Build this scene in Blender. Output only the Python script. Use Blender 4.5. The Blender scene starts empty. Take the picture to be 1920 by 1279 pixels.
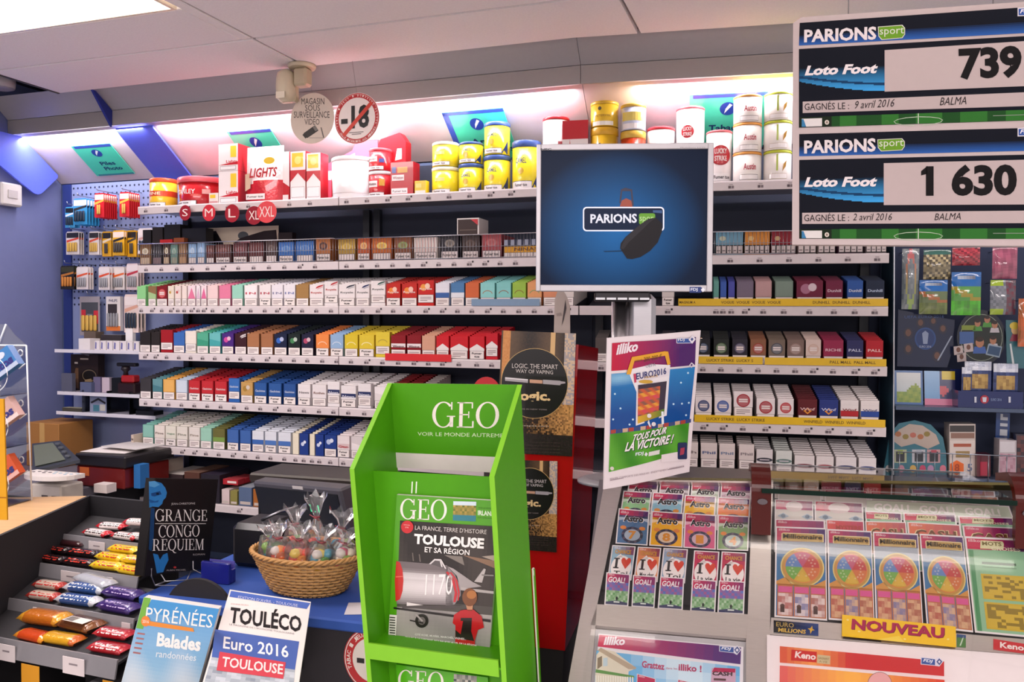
import bpy, math, random
from mathutils import Vector, Matrix
random.seed(7)
S = bpy.context.scene
COL = S.collection
# ------------------------------------------------------------------ camera
FPX = 1550.0
camd = bpy.data.cameras.new('camera'); camo = bpy.data.objects.new('camera', camd); COL.objects.link(camo)
camd.sensor_fit = 'HORIZONTAL'; camd.sensor_width = 36; camd.lens = FPX / 1920 * 36; camd.clip_start = .05
CAM = Vector((0, 0, 1.55))
CR = (Matrix.Rotation(math.radians(90 - 1.48), 4, 'X') @ Matrix.Rotation(math.radians(.3), 4, 'Z'))
camo.matrix_world = Matrix.Translation(CAM) @ CR
S.camera = camo
# ------------------------------------------------------------------ world, exposure
S.view_settings.view_transform = 'Standard'; S.view_settings.look = 'None'
S.view_settings.gamma = 1; S.view_settings.use_curve_mapping = False
S.view_settings.exposure = 0.0
W = bpy.data.worlds.new('shop_ambient'); S.world = W; W.use_nodes = True
W.node_tree.nodes['Background'].inputs[0].default_value = (1, .91, .91, 1)
W.node_tree.nodes['Background'].inputs[1].default_value = .8
def area(name, loc, rot, sx, sy, power, col=(1, .95, .88)):
    l = bpy.data.lights.new(name, 'AREA'); l.shape = 'RECTANGLE'; l.size = sx; l.size_y = sy; l.energy = power; l.color = col
    o = bpy.data.objects.new(name, l); o.location = loc; o.rotation_euler = rot; COL.objects.link(o); return o
CEIL = 2.53
LC = (1, .90, .89)
area('ceiling_lamp', (-1.72, 2.02, CEIL - .012), (0, 0, math.radians(-19)), 1.1, .5, 34, LC)
for x, y in ((-.3, -1.3), (-2.3, -1.2), (1.9, -1.5), (.2, -2.9)): area('ceiling_lamp', (x, y, CEIL - .03), (0, 0, math.radians(-15)), 1.2, .55, 62, LC)

# ------------------------------------------------------------------ projection helpers
def ray(px, py): return (CR.to_3x3() @ Vector(((px - 960) / FPX, -(py - 639.5) / FPX, -1)))
def at(px, py, Z): return CAM + ray(px, py) * Z
def atz(px, py, z):
    r = ray(px, py); return CAM + r * ((z - CAM.z) / r.z)
class Fr:
    """local frame: x to the right along a front, y into depth, z up (leaning back by tilt degrees)"""
    def __init__(s, o, yaw=0, tilt=0, roll=0, m=None):
        s.m = m if m is not None else Matrix.Translation(Vector(o)) @ Matrix.Rotation(math.radians(yaw), 4, 'Z') @ Matrix.Rotation(math.radians(-tilt), 4, 'X') @ Matrix.Rotation(math.radians(roll), 4, 'Y')
        s.i = s.m.inverted()
    def hit(s, px, py, y=0.0):
        d = s.i.to_3x3() @ ray(px, py); o = s.i @ CAM
        return o + d * ((y - o.y) / d.y)
    def hitz(s, px, py, z=0.0):
        d = s.i.to_3x3() @ ray(px, py); o = s.i @ CAM
        return o + d * ((z - o.z) / d.z)
    def hitx(s, px, py, x=0.0):
        d = s.i.to_3x3() @ ray(px, py); o = s.i @ CAM
        return o + d * ((x - o.x) / d.x)
    def sub(s, x=0, y=0, z=0, yaw=0, tilt=0, roll=0):
        return Fr(None, m=s.m @ Matrix.Translation((x, y, z)) @ Matrix.Rotation(math.radians(yaw), 4, 'Z') @ Matrix.Rotation(math.radians(-tilt), 4, 'X') @ Matrix.Rotation(math.radians(roll), 4, 'Y'))
def para(TL, TR, BR, BL, Z):
    """frame and depths of the flat rectangle seen at four pixels; Z is the depth of its centre; origin at bottom left"""
    import numpy as np
    r = [np.array(ray(*p)) for p in (TL, TR, BR, BL)]
    A = np.stack([r[0], -r[1], r[2], -r[3]], 1)
    d = np.linalg.svd(A)[2][-1]; d = d * np.sign(d[0]); d = d * (Z * 4 / d.sum())
    P = [CAM + Vector(r[i]) * float(d[i]) for i in range(4)]
    ex = ((P[1] - P[0]) + (P[2] - P[3])).normalized(); ez = ((P[0] - P[3]) + (P[1] - P[2])).normalized()
    ey = ez.cross(ex).normalized(); ez = ex.cross(ey).normalized()
    m = Matrix.Identity(4)
    for k, a in enumerate((ex, ey, ez)):
        for j in range(3): m[j][k] = a[j]
    m.translation = P[3]
    return Fr(None, m=m)

# ------------------------------------------------------------------ colours and materials
def lin(h):
    if not isinstance(h, str): return tuple(h)
    h = h.lstrip('#'); o = []
    for i in (0, 2, 4):
        c = int(h[i:i + 2], 16) / 255
        o.append(c / 12.92 if c <= .04045 else ((c + .055) / 1.055) ** 2.4)
    return tuple(o)
def mix(a, b, t):
    a, b = lin(a), lin(b); return tuple(a[i] + (b[i] - a[i]) * t for i in range(3))
MAT = {}
def mat(name, rough=.5, metal=0, col=None, spec=.5, noise=.06, scale=60, bump=0, trans=0, ior=1.45, alpha=1, coat=0, emit=0, stretch=None):
    if name in MAT: return MAT[name]
    m = bpy.data.materials.new(name); m.use_nodes = True; nt = m.node_tree; N, L = nt.nodes, nt.links
    b = N['Principled BSDF']; b.inputs['Roughness'].default_value = rough; b.inputs['Metallic'].default_value = metal
    b.inputs['IOR'].default_value = ior; b.inputs['Transmission Weight'].default_value = trans
    b.inputs['Coat Weight'].default_value = coat; b.inputs['Alpha'].default_value = alpha
    b.inputs['Specular IOR Level'].default_value = spec
    tc = N.new('ShaderNodeTexCoord'); mp = N.new('ShaderNodeMapping'); nz = N.new('ShaderNodeTexNoise')
    nz.inputs['Scale'].default_value = scale; nz.inputs['Detail'].default_value = 3
    L.new(tc.outputs['Object'], mp.inputs[0]); L.new(mp.outputs[0], nz.inputs['Vector'])
    if stretch: mp.inputs['Scale'].default_value = stretch
    rr = N.new('ShaderNodeMapRange'); rr.inputs[3].default_value = 1 - noise; rr.inputs[4].default_value = 1 + noise
    L.new(nz.outputs[0], rr.inputs[0])
    mx = N.new('ShaderNodeMix'); mx.data_type = 'RGBA'; mx.blend_type = 'MULTIPLY'; mx.inputs[0].default_value = 1
    if col is None:
        at_ = N.new('ShaderNodeVertexColor'); at_.layer_name = 'Col'; L.new(at_.outputs[0], mx.inputs[6])
    else: mx.inputs[6].default_value = (*lin(col), 1)
    L.new(rr.outputs[0], mx.inputs[7]); L.new(mx.outputs[2], b.inputs['Base Color'])
    if emit:
        L.new(mx.outputs[2], b.inputs['Emission Color']); b.inputs['Emission Strength'].default_value = emit
    if bump:
        bp = N.new('ShaderNodeBump'); bp.inputs['Strength'].default_value = bump; bp.inputs['Distance'].default_value = .002
        L.new(nz.outputs[0], bp.inputs['Height']); L.new(bp.outputs[0], b.inputs['Normal'])
    MAT[name] = m; return m
PAPER = mat('printed_paper', .55, noise=.03)
GLOSS = mat('glossy_print', .22, noise=.03, coat=.3)
CARD = mat('coated_card', .42, noise=.04, spec=.3)
PLAS = mat('moulded_plastic', .35, noise=.05)
MATTE = mat('painted_matte', .7, noise=.05, scale=25, bump=.1)
METAL = mat('brushed_metal', .32, 1, noise=.1, scale=40, stretch=(1, 1, 30))
ENAMEL = mat('enamelled_steel', .3, .15, noise=.04)
WRAP = mat('crinkled_wrapper', .2, .1, noise=.12, scale=90, bump=.6, coat=.4)
GLOW = mat('lit_diffuser', .5, emit=6, noise=.02)
SCREEN = mat('lcd_screen', .3, emit=.5, noise=.02, spec=.12)
LED = mat('led_digits', .4, emit=2.5, noise=.02)
CERAMIC = mat('tile_fissured', .85, noise=.07, scale=140, bump=.25)
def glassy(name, tint, mixf, rough=.02, haze=0):
    """thin clear sheet: mostly see-through with a mirror-like surface"""
    if name in MAT: return MAT[name]
    m = bpy.data.materials.new(name); m.use_nodes = True; N, L = m.node_tree.nodes, m.node_tree.links
    N.remove(N['Principled BSDF']); out = N['Material Output']
    t = N.new('ShaderNodeBsdfTransparent'); t.inputs[0].default_value = (*tint, 1)
    g = N.new('ShaderNodeBsdfGlossy'); g.inputs['Roughness'].default_value = rough
    f = N.new('ShaderNodeFresnel'); f.inputs[0].default_value = 1.45
    mr = N.new('ShaderNodeMath'); mr.operation = 'MULTIPLY_ADD'; mr.inputs[1].default_value = 1.0; mr.inputs[2].default_value = mixf
    s = N.new('ShaderNodeMixShader')
    L.new(f.outputs[0], mr.inputs[0]); L.new(mr.outputs[0], s.inputs[0]); L.new(t.outputs[0], s.inputs[1]); L.new(g.outputs[0], s.inputs[2]); 
    if haze:
        d = N.new('ShaderNodeBsdfDiffuse'); d.inputs[0].default_value = (.9, .9, .92, 1); s2 = N.new('ShaderNodeMixShader'); s2.inputs[0].default_value = haze
        L.new(s.outputs[0], s2.inputs[1]); L.new(d.outputs[0], s2.inputs[2]); s = s2
    L.new(s.outputs[0], out.inputs[0]); MAT[name] = m; return m
GLASS = glassy('clear_glass', (.97, .99, .98), .0)
ACRYL = glassy('clear_acrylic', (.94, .95, .96), .05, .06)
CELLO = glassy('cellophane', (.98, .98, .98), .02, .16, .06)

# ------------------------------------------------------------------ text
_TC = {}
def tmesh(s, bold=0.0, shear=0.0):
    k = (s, bold, shear)
    if k not in _TC:
        cu = bpy.data.curves.new('lettering', 'FONT'); cu.body = s; cu.size = 1; cu.offset = bold; cu.shear = shear; cu.resolution_u = 4 if len(s) < 6 and bold > .04 else 2
        ob = bpy.data.objects.new('lettering', cu); me = ob.to_mesh()
        v = [(p.co.x, p.co.y) for p in me.vertices]; f = [tuple(p.vertices) for p in me.polygons]
        x0 = min(p[0] for p in v); x1 = max(p[0] for p in v); y0 = min(p[1] for p in v); y1 = max(p[1] for p in v)
        v = [((p[0] - x0) / (x1 - x0), (p[1] - y0) / (y1 - y0)) for p in v]
        ob.to_mesh_clear(); bpy.data.objects.remove(ob); bpy.data.curves.remove(cu)
        _TC[k] = (v, f, (x1 - x0) / (y1 - y0))
    return _TC[k]
# serif capitals: strokes built as polygons on a 0..1 height
def _ring(cx, cy, rx, ry, t, th, a0=0, a1=360, n=26):
    P = []
    for i in range(n):
        for j in (i, i + 1): pass
    out = []
    for i in range(n):
        a, b = math.radians(a0 + (a1 - a0) * i / n), math.radians(a0 + (a1 - a0) * (i + 1) / n)
        out.append([(cx + rx * math.cos(a), cy + ry * math.sin(a)), (cx + rx * math.cos(b), cy + ry * math.sin(b)),
                    (cx + (rx - t) * math.cos(b), cy + (ry - th) * math.sin(b)), (cx + (rx - t) * math.cos(a), cy + (ry - th) * math.sin(a))])
    return out
def _R(x0, y0, x1, y1): return [[(x0, y0), (x1, y0), (x1, y1), (x0, y1)]]
def _stem(x, w=.13, s=.08, y0=0, y1=1): return _R(x, y0, x + w, y1) + _R(x - s, y0, x + w + s, y0 + .04) + _R(x - s, y1 - .04, x + w + s, y1)
def _D(x0, y0, x1, y1, w): return [[(x0, y0), (x0 + w, y0), (x1 + w, y1), (x1, y1)]]
def serif(c):
    h = .045
    if c == 'O': return _ring(.42, .5, .42, .52, .13, h), .84
    if c == 'Q': return _ring(.42, .5, .42, .52, .13, h) + _D(.62, -.22, .36, .06, .13) + _R(.62, -.24, .85, -.18), .84
    if c == 'C': return _ring(.42, .5, .42, .52, .13, h, 42, 318) + _R(.70, .70, .75, 1), .76
    if c == 'G': return _ring(.42, .5, .42, .52, .13, h, 42, 325) + _R(.70, .70, .75, 1) + _R(.66, .02, .79, .44) + _R(.55, .42, .86, .46), .86
    if c == 'E': return _stem(.1) + _R(.1, 0, .62, h) + _R(.1, 1 - h, .60, 1) + _R(.1, .49, .46, .49 + h) + _R(.58, 0, .64, .26) + _R(.55, .76, .60, 1) + _R(.43, .38, .47, .64), .66
    if c == 'I': return _stem(.1), .34
    if c == 'R': return _stem(.1) + _ring(.36, .73, .27, .27, .12, h, -90, 90) + _R(.2, 1 - h, .38, 1) + _R(.2, .46, .38, .46 + h) + _D(.62, 0, .32, .48, .14) + _R(.58, 0, .82, .04), .80
    if c == 'A': return _D(.06, 0, .40, 1, .05) + _D(.62, 0, .34, 1, .14) + _R(.18, .32, .64, .36) + _R(0, 0, .2, .04) + _R(.56, 0, .84, .04), .84
    if c == 'N': return _R(.12, 0, .17, 1) + _D(.68, 0, .10, 1, .14) + _R(.75, 0, .80, 1) + _R(.04, 0, .26, .04) + _R(.66, .96, .88, 1) + _R(.02, .96, .2, 1), .9
    if c == 'U': return _R(.1, .3, .23, 1) + _R(.66, .3, .71, 1) + _ring(.405, .32, .305, .34, .10, .06, 180, 360) + _R(.02, .96, .31, 1) + _R(.58, .96, .79, 1), .82
    if c == 'M': return _R(.12, 0, .17, 1) + _D(.46, 0, .12, 1, .13) + _D(.48, 0, .80, 1, .05) + _R(.80, 0, .93, 1) + _R(.04, 0, .25, .04) + _R(.72, 0, 1.01, .04) + _R(.04, .96, .2, 1) + _R(.80, .96, 1.0, 1), 1.04
    return [], .35
def smesh(s):
    k = ('serif', s)
    if k not in _TC:
        v, f, x = [], [], 0
        for c in s:
            ps, w = serif(c)
            for p in ps:
                f.append(tuple(range(len(v), len(v) + len(p)))); v += [(a + x, b) for a, b in p]
            x += w + .05
        x0 = min(p[0] for p in v); x1 = max(p[0] for p in v)
        _TC[k] = ([((p[0] - x0) / (x1 - x0), p[1]) for p in v], f, (x1 - x0))
    return _TC[k]

# ------------------------------------------------------------------ mesh builder
class MB:
    def __init__(s, fr=None, m=PAPER): s.v, s.f, s.c, s.mi, s.ms, s.dm, s.fr, s.sm = [], [], [], [], [], m, fr, []
    def _m(s, m):
        m = m or s.dm
        if m not in s.ms: s.ms.append(m)
        return s.ms.index(m)
    def add(s, v, f, col, m=None, smooth=False):
        o = len(s.v); s.v += [tuple(p) for p in v]; k = s._m(m)
        many = isinstance(col, list)
        for i, q in enumerate(f):
            s.f.append(tuple(o + j for j in q)); s.c.append(lin(col[i]) if many else lin(col)); s.mi.append(k); s.sm.append(smooth)
        return s
    def box(s, x0, x1, y0, y1, z0, z1, col, m=None, front=None, top=None):
        v = [(x0, y0, z0), (x1, y0, z0), (x1, y1, z0), (x0, y1, z0), (x0, y0, z1), (x1, y0, z1), (x1, y1, z1), (x0, y1, z1)]
        c = [lin(col)] * 6
        if front: c[2] = lin(front)
        if top: c[1] = lin(top)
        return s.add(v, [(3, 2, 1, 0), (4, 5, 6, 7), (0, 1, 5, 4), (1, 2, 6, 5), (2, 3, 7, 6), (3, 0, 4, 7)], c, m)
    def rbox(s, x0, x1, y0, y1, z0, z1, col, b=.005, m=None):
        """box with chamfered edges"""
        X, Y, Z = (x0, x1), (y0, y1), (z0, z1); sg = (1, -1); v = []; idx = {}
        for i in (0, 1):
            for j in (0, 1):
                for k in (0, 1):
                    x, y, z = X[i], Y[j], Z[k]; dx, dy, dz = sg[i] * b, sg[j] * b, sg[k] * b
                    for t, p in enumerate(((x, y + dy, z + dz), (x + dx, y, z + dz), (x + dx, y + dy, z))):
                        idx[i, j, k, t] = len(v); v.append(p)
        f = []
        for a in (0, 1):
            f.append([idx[a, 0, 0, 0], idx[a, 1, 0, 0], idx[a, 1, 1, 0], idx[a, 0, 1, 0]][::(-1 if a == 0 else 1)])
            f.append([idx[0, a, 0, 1], idx[1, a, 0, 1], idx[1, a, 1, 1], idx[0, a, 1, 1]][::(1 if a == 0 else -1)])
            f.append([idx[0, 0, a, 2], idx[1, 0, a, 2], idx[1, 1, a, 2], idx[0, 1, a, 2]][::(-1 if a == 0 else 1)])
        for a in (0, 1):
            for c in (0, 1):
                f.append([idx[a, c, 0, 0], idx[a, c, 0, 1], idx[a, c, 1, 1], idx[a, c, 1, 0]])
                f.append([idx[a, 0, c, 0], idx[a, 0, c, 2], idx[a, 1, c, 2], idx[a, 1, c, 0]])
                f.append([idx[0, a, c, 1], idx[0, a, c, 2], idx[1, a, c, 2], idx[1, a, c, 1]])
        for i in (0, 1):
            for j in (0, 1):
                for k in (0, 1): f.append([idx[i, j, k, 0], idx[i, j, k, 1], idx[i, j, k, 2]])
        return s.add(v, f, col, m)
    def poly(s, pts, y, col, m=None):
        """flat polygon facing the viewer at depth y; pts are (x, z)"""
        return s.add([(p[0], y, p[1]) for p in pts], [tuple(range(len(pts)))], col, m)
    def rect(s, x0, z0, x1, z1, y, col, m=None): return s.poly([(x0, z0), (x1, z0), (x1, z1), (x0, z1)], y, col, m)
    def disc(s, cx, cz, rx, rz, y, col, m=None, n=28): return s.poly([(cx + rx * math.cos(6.28319 * i / n), cz + rz * math.sin(6.28319 * i / n)) for i in range(n)], y, col, m)
    def ring(s, cx, cz, rx, rz, t, y, col, m=None, a0=0, a1=360, n=32):
        for q in _ring(cx, cz, rx, rz, t, t, a0, a1, n): s.poly(q, y, col, m)
        return s
    def mapped(s, tm, bl, br, tl, y, col, m=None):
        v, f, _ = tm
        ex = (br[0] - bl[0], br[1] - bl[1]); ez = (tl[0] - bl[0], tl[1] - bl[1])
        return s.add([(bl[0] + u * ex[0] + w * ez[0], y, bl[1] + u * ex[1] + w * ez[1]) for u, w in v], f, col, m)
    def text(s, t, x0, z0, x1, z1, y, col, bold=.02, shear=0, m=None, ser=False):
        return s.mapped(smesh(t) if ser else tmesh(t, bold, shear), (x0, z0), (x1, z0), (x0, z1), y, col, m)
    # the same with pixels of the photograph, dropped onto the plane y of the builder's frame
    def L(s, p, y): q = s.fr.hit(p[0], p[1], y); return (q.x, q.z)
    def P(s, pts, col, k=1, m=None): y = -.0002 * k; return s.poly([s.L(p, y) for p in pts], y, col, m)
    def PR(s, x0, y0, x1, y1, col, k=1, m=None): return s.P([(x0, y1), (x1, y1), (x1, y0), (x0, y0)], col, k, m)
    def PT(s, t, bl, br, tl, col, k=2, bold=.02, shear=0, ser=False, m=None):
        y = -.0002 * k; return s.mapped(smesh(t) if ser else tmesh(t, bold, shear), s.L(bl, y), s.L(br, y), s.L(tl, y), y, col, m)
    def PD(s, cx, cy, rx, ry, col, k=1, n=28, m=None): return s.P([(cx + rx * math.cos(-6.28319 * i / n), cy + ry * math.sin(-6.28319 * i / n)) for i in range(n)][::1], col, k, m)
    def PRing(s, cx, cy, rx, ry, t, col, k=2, a0=0, a1=360, n=32, m=None):
        for q in _ring(cx, cy, rx, ry, t, t, a0, a1, n): s.P(q[::-1], col, k, m)
        return s
    def grid(s, fn, nu, nv, colfn, m=None, smooth=False):
        v = [fn(i / nu, j / nv) for j in range(nv + 1) for i in range(nu + 1)]
        f, c = [], []
        for j in range(nv):
            for i in range(nu):
                a = j * (nu + 1) + i; f.append((a, a + 1, a + nu + 2, a + nu + 1))
                c.append(lin(colfn((i + .5) / nu, (j + .5) / nv)) if callable(colfn) else lin(colfn))
        return s.add(v, f, c, m, smooth)
    def PG(s, bl, br, tr, tl, nu, nv, colfn, k=1, m=None):
        """printed picture: a grid of coloured cells between four pixels (u to the right, v up)"""
        y = -.0002 * k; A, B, C_, D = [s.L(p, y) for p in (bl, br, tr, tl)]
        def fn(u, v):
            return ((A[0] * (1 - u) + B[0] * u) * (1 - v) + (D[0] * (1 - u) + C_[0] * u) * v, y, (A[1] * (1 - u) + B[1] * u) * (1 - v) + (D[1] * (1 - u) + C_[1] * u) * v)
        return s.grid(fn, nu, nv, colfn, m)
    def lathe(s, prof, col, cx=0, cy=0, n=24, m=None, sx=1, sy=1, smooth=True):
        """prof: (r, z) or (r, z, colour of the band that starts here)"""
        v = []; o = 0
        for p in prof:
            for i in range(n):
                a = 6.28319 * i / n; v.append((cx + p[0] * sx * math.sin(a), cy - p[0] * sy * math.cos(a), p[1]))
        for j in range(len(prof) - 1):
            c = prof[j][2] if len(prof[j]) > 2 else col
            f = [(j * n + i, j * n + (i + 1) % n, (j + 1) * n + (i + 1) % n, (j + 1) * n + i) for i in range(n)]
            if j == 0: s.add(v, f, c, m, smooth); o = len(s.v) - len(v)
            else:
                k = s._m(m)
                for q in f: s.f.append(tuple(o + t for t in q)); s.c.append(lin(c)); s.mi.append(k); s.sm.append(smooth)
        k = s._m(m)
        if prof[0][0] > 1e-6: s.f.append(tuple(o + i for i in range(n))[::-1]); s.c.append(lin(prof[0][2] if len(prof[0]) > 2 else col)); s.mi.append(k); s.sm.append(False)
        if prof[-1][0] > 1e-6:
            b = (len(prof) - 1) * n; s.f.append(tuple(o + b + i for i in range(n))); s.c.append(lin(prof[-1][2] if len(prof[-1]) > 2 else col)); s.mi.append(k); s.sm.append(False)
        return s
    def tube(s, pts, r, col, n=8, m=None, smooth=True):
        P = [Vector(p) for p in pts]; v = []
        for i, p in enumerate(P):
            d = (P[min(i + 1, len(P) - 1)] - P[max(i - 1, 0)]).normalized()
            a = d.cross(Vector((0, 0, 1)))
            if a.length < .01: a = d.cross(Vector((1, 0, 0)))
            a.normalize(); b = d.cross(a).normalized()
            rr = r[i] if isinstance(r, (list, tuple)) else r
            for j in range(n):
                t = 6.28319 * j / n; v.append(p + a * (rr * math.cos(t)) + b * (rr * math.sin(t)))
        f = [(i * n + j, (i + 1) * n + j, (i + 1) * n + (j + 1) % n, i * n + (j + 1) % n) for i in range(len(P) - 1) for j in range(n)]
        f += [tuple(range(n)), tuple(range((len(P) - 1) * n, len(P) * n))[::-1]]
        return s.add(v, f, col, m, smooth)
    def prism(s, pts, y0, y1, col, m=None, front=None):
        """outline (x, z), anticlockwise seen from the viewer, given thickness from y0 (front) to y1"""
        n = len(pts); v = [(p[0], y0, p[1]) for p in pts] + [(p[0], y1, p[1]) for p in pts]
        f = [tuple(range(n)), tuple(range(n, 2 * n))[::-1]] + [((i + 1) % n, i, n + i, n + (i + 1) % n) for i in range(n)]
        c = [lin(front or col)] + [lin(col)] * (n + 1)
        return s.add(v, f, c, m)
    def hexa(s, pts8, col, m=None):
        """eight corners: bottom four (front-left, front-right, back-right, back-left) then top four"""
        return s.add(pts8, [(3, 2, 1, 0), (4, 5, 6, 7), (0, 1, 5, 4), (1, 2, 6, 5), (2, 3, 7, 6), (3, 0, 4, 7)], col, m)
    def side(s, poly, x0, x1, col, m=None):
        """outline (y, z) extruded along x"""
        n = len(poly); v = [(x0, p[0], p[1]) for p in poly] + [(x1, p[0], p[1]) for p in poly]
        f = [tuple(range(n)), tuple(range(n, 2 * n))[::-1]] + [((i + 1) % n, i, n + i, n + (i + 1) % n) for i in range(n)]
        return s.add(v, f, col, m)
    def mesh(s, name):
        me = bpy.data.meshes.new(name); me.from_pydata(s.v, [], s.f)
        for m in s.ms: me.materials.append(m)
        me.polygons.foreach_set('material_index', s.mi); me.polygons.foreach_set('use_smooth', s.sm)
        ca = me.color_attributes.new('Col', 'FLOAT_COLOR', 'CORNER'); a = []
        for q, c in zip(s.f, s.c): a += [c[0], c[1], c[2], 1.0] * len(q)
        ca.data.foreach_set('color', a); me.update(); return me
I4 = Matrix.Identity(4)
def _mx(m): return m.m if isinstance(m, Fr) else (m if m is not None else I4)
def obj(name, mb, m=None, parent=None):
    me = mb.mesh(name) if isinstance(mb, MB) else mb
    o = bpy.data.objects.new(name, me); COL.objects.link(o)
    if parent: o.parent = parent
    o.matrix_local = _mx(m) if not parent or m is not None else I4
    return o
def tag(o, label, cat, group=None):
    o['label'] = label; o['category'] = cat
    if group: o['group'] = group
    return o
def thing(name, label, cat, m, group=None):
    o = bpy.data.objects.new(name, None); COL.objects.link(o); o.empty_display_size = .05; o.matrix_world = _mx(m); return tag(o, label, cat, group)
def solid(name, mb, m, label, cat, group=None): return tag(obj(name, mb, m), label, cat, group)
def part(name, mb, parent, label=None, m=None):
    o = obj(name, mb, m, parent)
    if label: o['label'] = label
    return o
def struct(name, mb, m=None):
    o = obj(name, mb, m); o['kind'] = 'structure'; return o
def dup(o, m=None, label=None, parent=None):
    c = o.copy(); COL.objects.link(c)
    if parent: c.parent = parent
    if m is not None: c.matrix_local = _mx(m)
    if label: c['label'] = label
    for ch in list(o.children): dup(ch, None, None, c)
    return c
ORD = ['first', 'second', 'third', 'fourth', 'fifth', 'sixth', 'seventh', 'eighth', 'ninth', 'tenth', 'eleventh', 'twelfth', 'thirteenth', 'fourteenth', 'fifteenth', 'sixteenth', 'seventeenth', 'eighteenth', 'nineteenth', 'twentieth', 'twenty-first', 'twenty-second', 'twenty-third', 'twenty-fourth', 'twenty-fifth', 'twenty-sixth', 'twenty-seventh', 'twenty-eighth', 'twenty-ninth', 'thirtieth', 'thirty-first', 'thirty-second', 'thirty-third', 'thirty-fourth', 'thirty-fifth', 'thirty-sixth']
# ================================================================== the room
FL = Fr((-1.644, 3.64, 1.55), -18.8)          # left shelving front (local z is measured from eye height)
FR = Fr((.2416, 2.998, 1.55), -12)            # right shelving front, turned a little
BACK = .30                                    # depth of the shelving
XK = 1.992                                    # the kink between the two runs, on FL
XC = FL.hit(116, 480, BACK).x                 # corner with the left wall
mb = MB(m=MATTE); mb.box(-4, 4, -2.5, 5.5, -.05, 0, '#c6c0be'); struct('floor', mb)
# walls: the back wall in two runs and the short blue wall on the left
mb = MB(FL, MATTE); mb.box(XC - .1, XK + .02, BACK + .002, BACK + .1, -1.55, 1.3, '#4a5878'); struct('wall_back', mb, FL)
mb = MB(FR, MATTE); mb.box(0, 3.4, BACK + .04, BACK + .14, -1.55, 1.3, '#39415c'); struct('wall_right', mb, FR)
mb = MB(FL, MATTE); mb.box(XC - .1, XC, -2.2, BACK, -1.55, 1.3, '#6f77a4'); struct('wall_left', mb, FL)
# ceiling: suspended panels with recessed joints
cz = CEIL - 1.55
ys = FL.hitz(320, 92, cz).y; xs1 = FL.hitz(440, 55, cz).x; xs2 = FL.hitz(1182, 32, cz).x
pw = (xs2 - xs1) if .5 < xs2 - xs1 < 2.5 else 1.2
xl = FL.hitz(65, 161, cz).x
yf = -.10
TK = math.tan(math.radians(6.8)); TM = math.tan(math.radians(3.4))
def mitre(mb, xa=None, xb=None):
    """cut the ends at the kink on the skew so that the two runs meet"""
    mb.v = [(p[0] - p[1] * TM, p[1], p[2]) if xb is not None and abs(p[0] - xb) < 1e-6 else (p[0] + p[1] * TM, p[1], p[2]) if xa is not None and abs(p[0] - xa) < 1e-6 else p for p in mb.v]
    return mb
mb = MB(FL, CERAMIC); mb.box(xl, 5, -4.6, yf, cz + .03, cz + .06, '#6a5f5c'); mb.box(XK, 5, yf, .32, cz + .03, cz + .06, '#6a5f5c'); ceil = struct('ceiling', mb, FL)
rows = [(ys, yf), (ys - .62, ys), (ys - 1.24, ys - .62), (ys - 1.86, ys - 1.24), (ys - 2.48, ys - 1.86), (ys - 3.1, ys - 2.48), (ys - 3.72, ys - 3.1)]
LX1 = FL.hitz(341, 18, cz).x; LY1 = FL.hitz(0, 66, cz).y
cols = [xl, xs1, xs1 + pw / 2, xs2, xs2 + pw / 2, xs2 + pw, xs2 + 1.5 * pw, 5] if pw > 1.3 else [xl, xs1, xs2, xs2 + pw, xs2 + 2 * pw, 5]
for j, (a, b) in enumerate(rows):
    for x0, x1 in zip(cols[:-1], cols[1:]):
        if j == 1 and x0 == xl: continue
        mb = MB(FL, CERAMIC); g = .0065
        def yb(x): return b - g if j or x < XK else yf + (x - XK) * TK - g
        if j == 0 and x0 < XK < x1:      # the panel over the kink of the canopy
            mb.hexa([(x0 + g, a + g, cz), (XK, a + g, cz), (XK, yf - g, cz), (x0 + g, yf - g, cz)] + [(x0 + g, a + g, cz + .025), (XK, a + g, cz + .025), (XK, yf - g, cz + .025), (x0 + g, yf - g, cz + .025)], '#ebe4e4')
            mb.hexa([(XK, a + g, cz), (x1 - g, a + g, cz), (x1 - g, yb(x1), cz), (XK, yf - g, cz)] + [(XK, a + g, cz + .025), (x1 - g, a + g, cz + .025), (x1 - g, yb(x1), cz + .025), (XK, yf - g, cz + .025)], '#ebe4e4')
        elif j == 0 and x0 >= XK:
            mb.hexa([(x, y, z) for z in (cz, cz + .025) for x, y in ((x0 + g, a + g), (x1 - g, a + g), (x1 - g, yb(x1)), (x0 + g, yb(x0)))], '#ebe4e4')
        else: mb.rbox(x0 + g, x1 - g, a + g, b - g, cz, cz + .025, '#ebe4e4', .003)
        part('ceiling_panel', mb, ceil)
# the panel round the light is cut away
a, b = rows[1]
for (x0, x1, y0, y1) in ((LX1, xs1 - .004, a + .004, b - .004), (xl + .004, LX1, LY1, b - .004)):
    mb = MB(FL, CERAMIC); mb.rbox(x0, x1, y0, y1, cz, cz + .025, '#ebe4e4', .003); part('ceiling_panel', mb, ceil)
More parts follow.
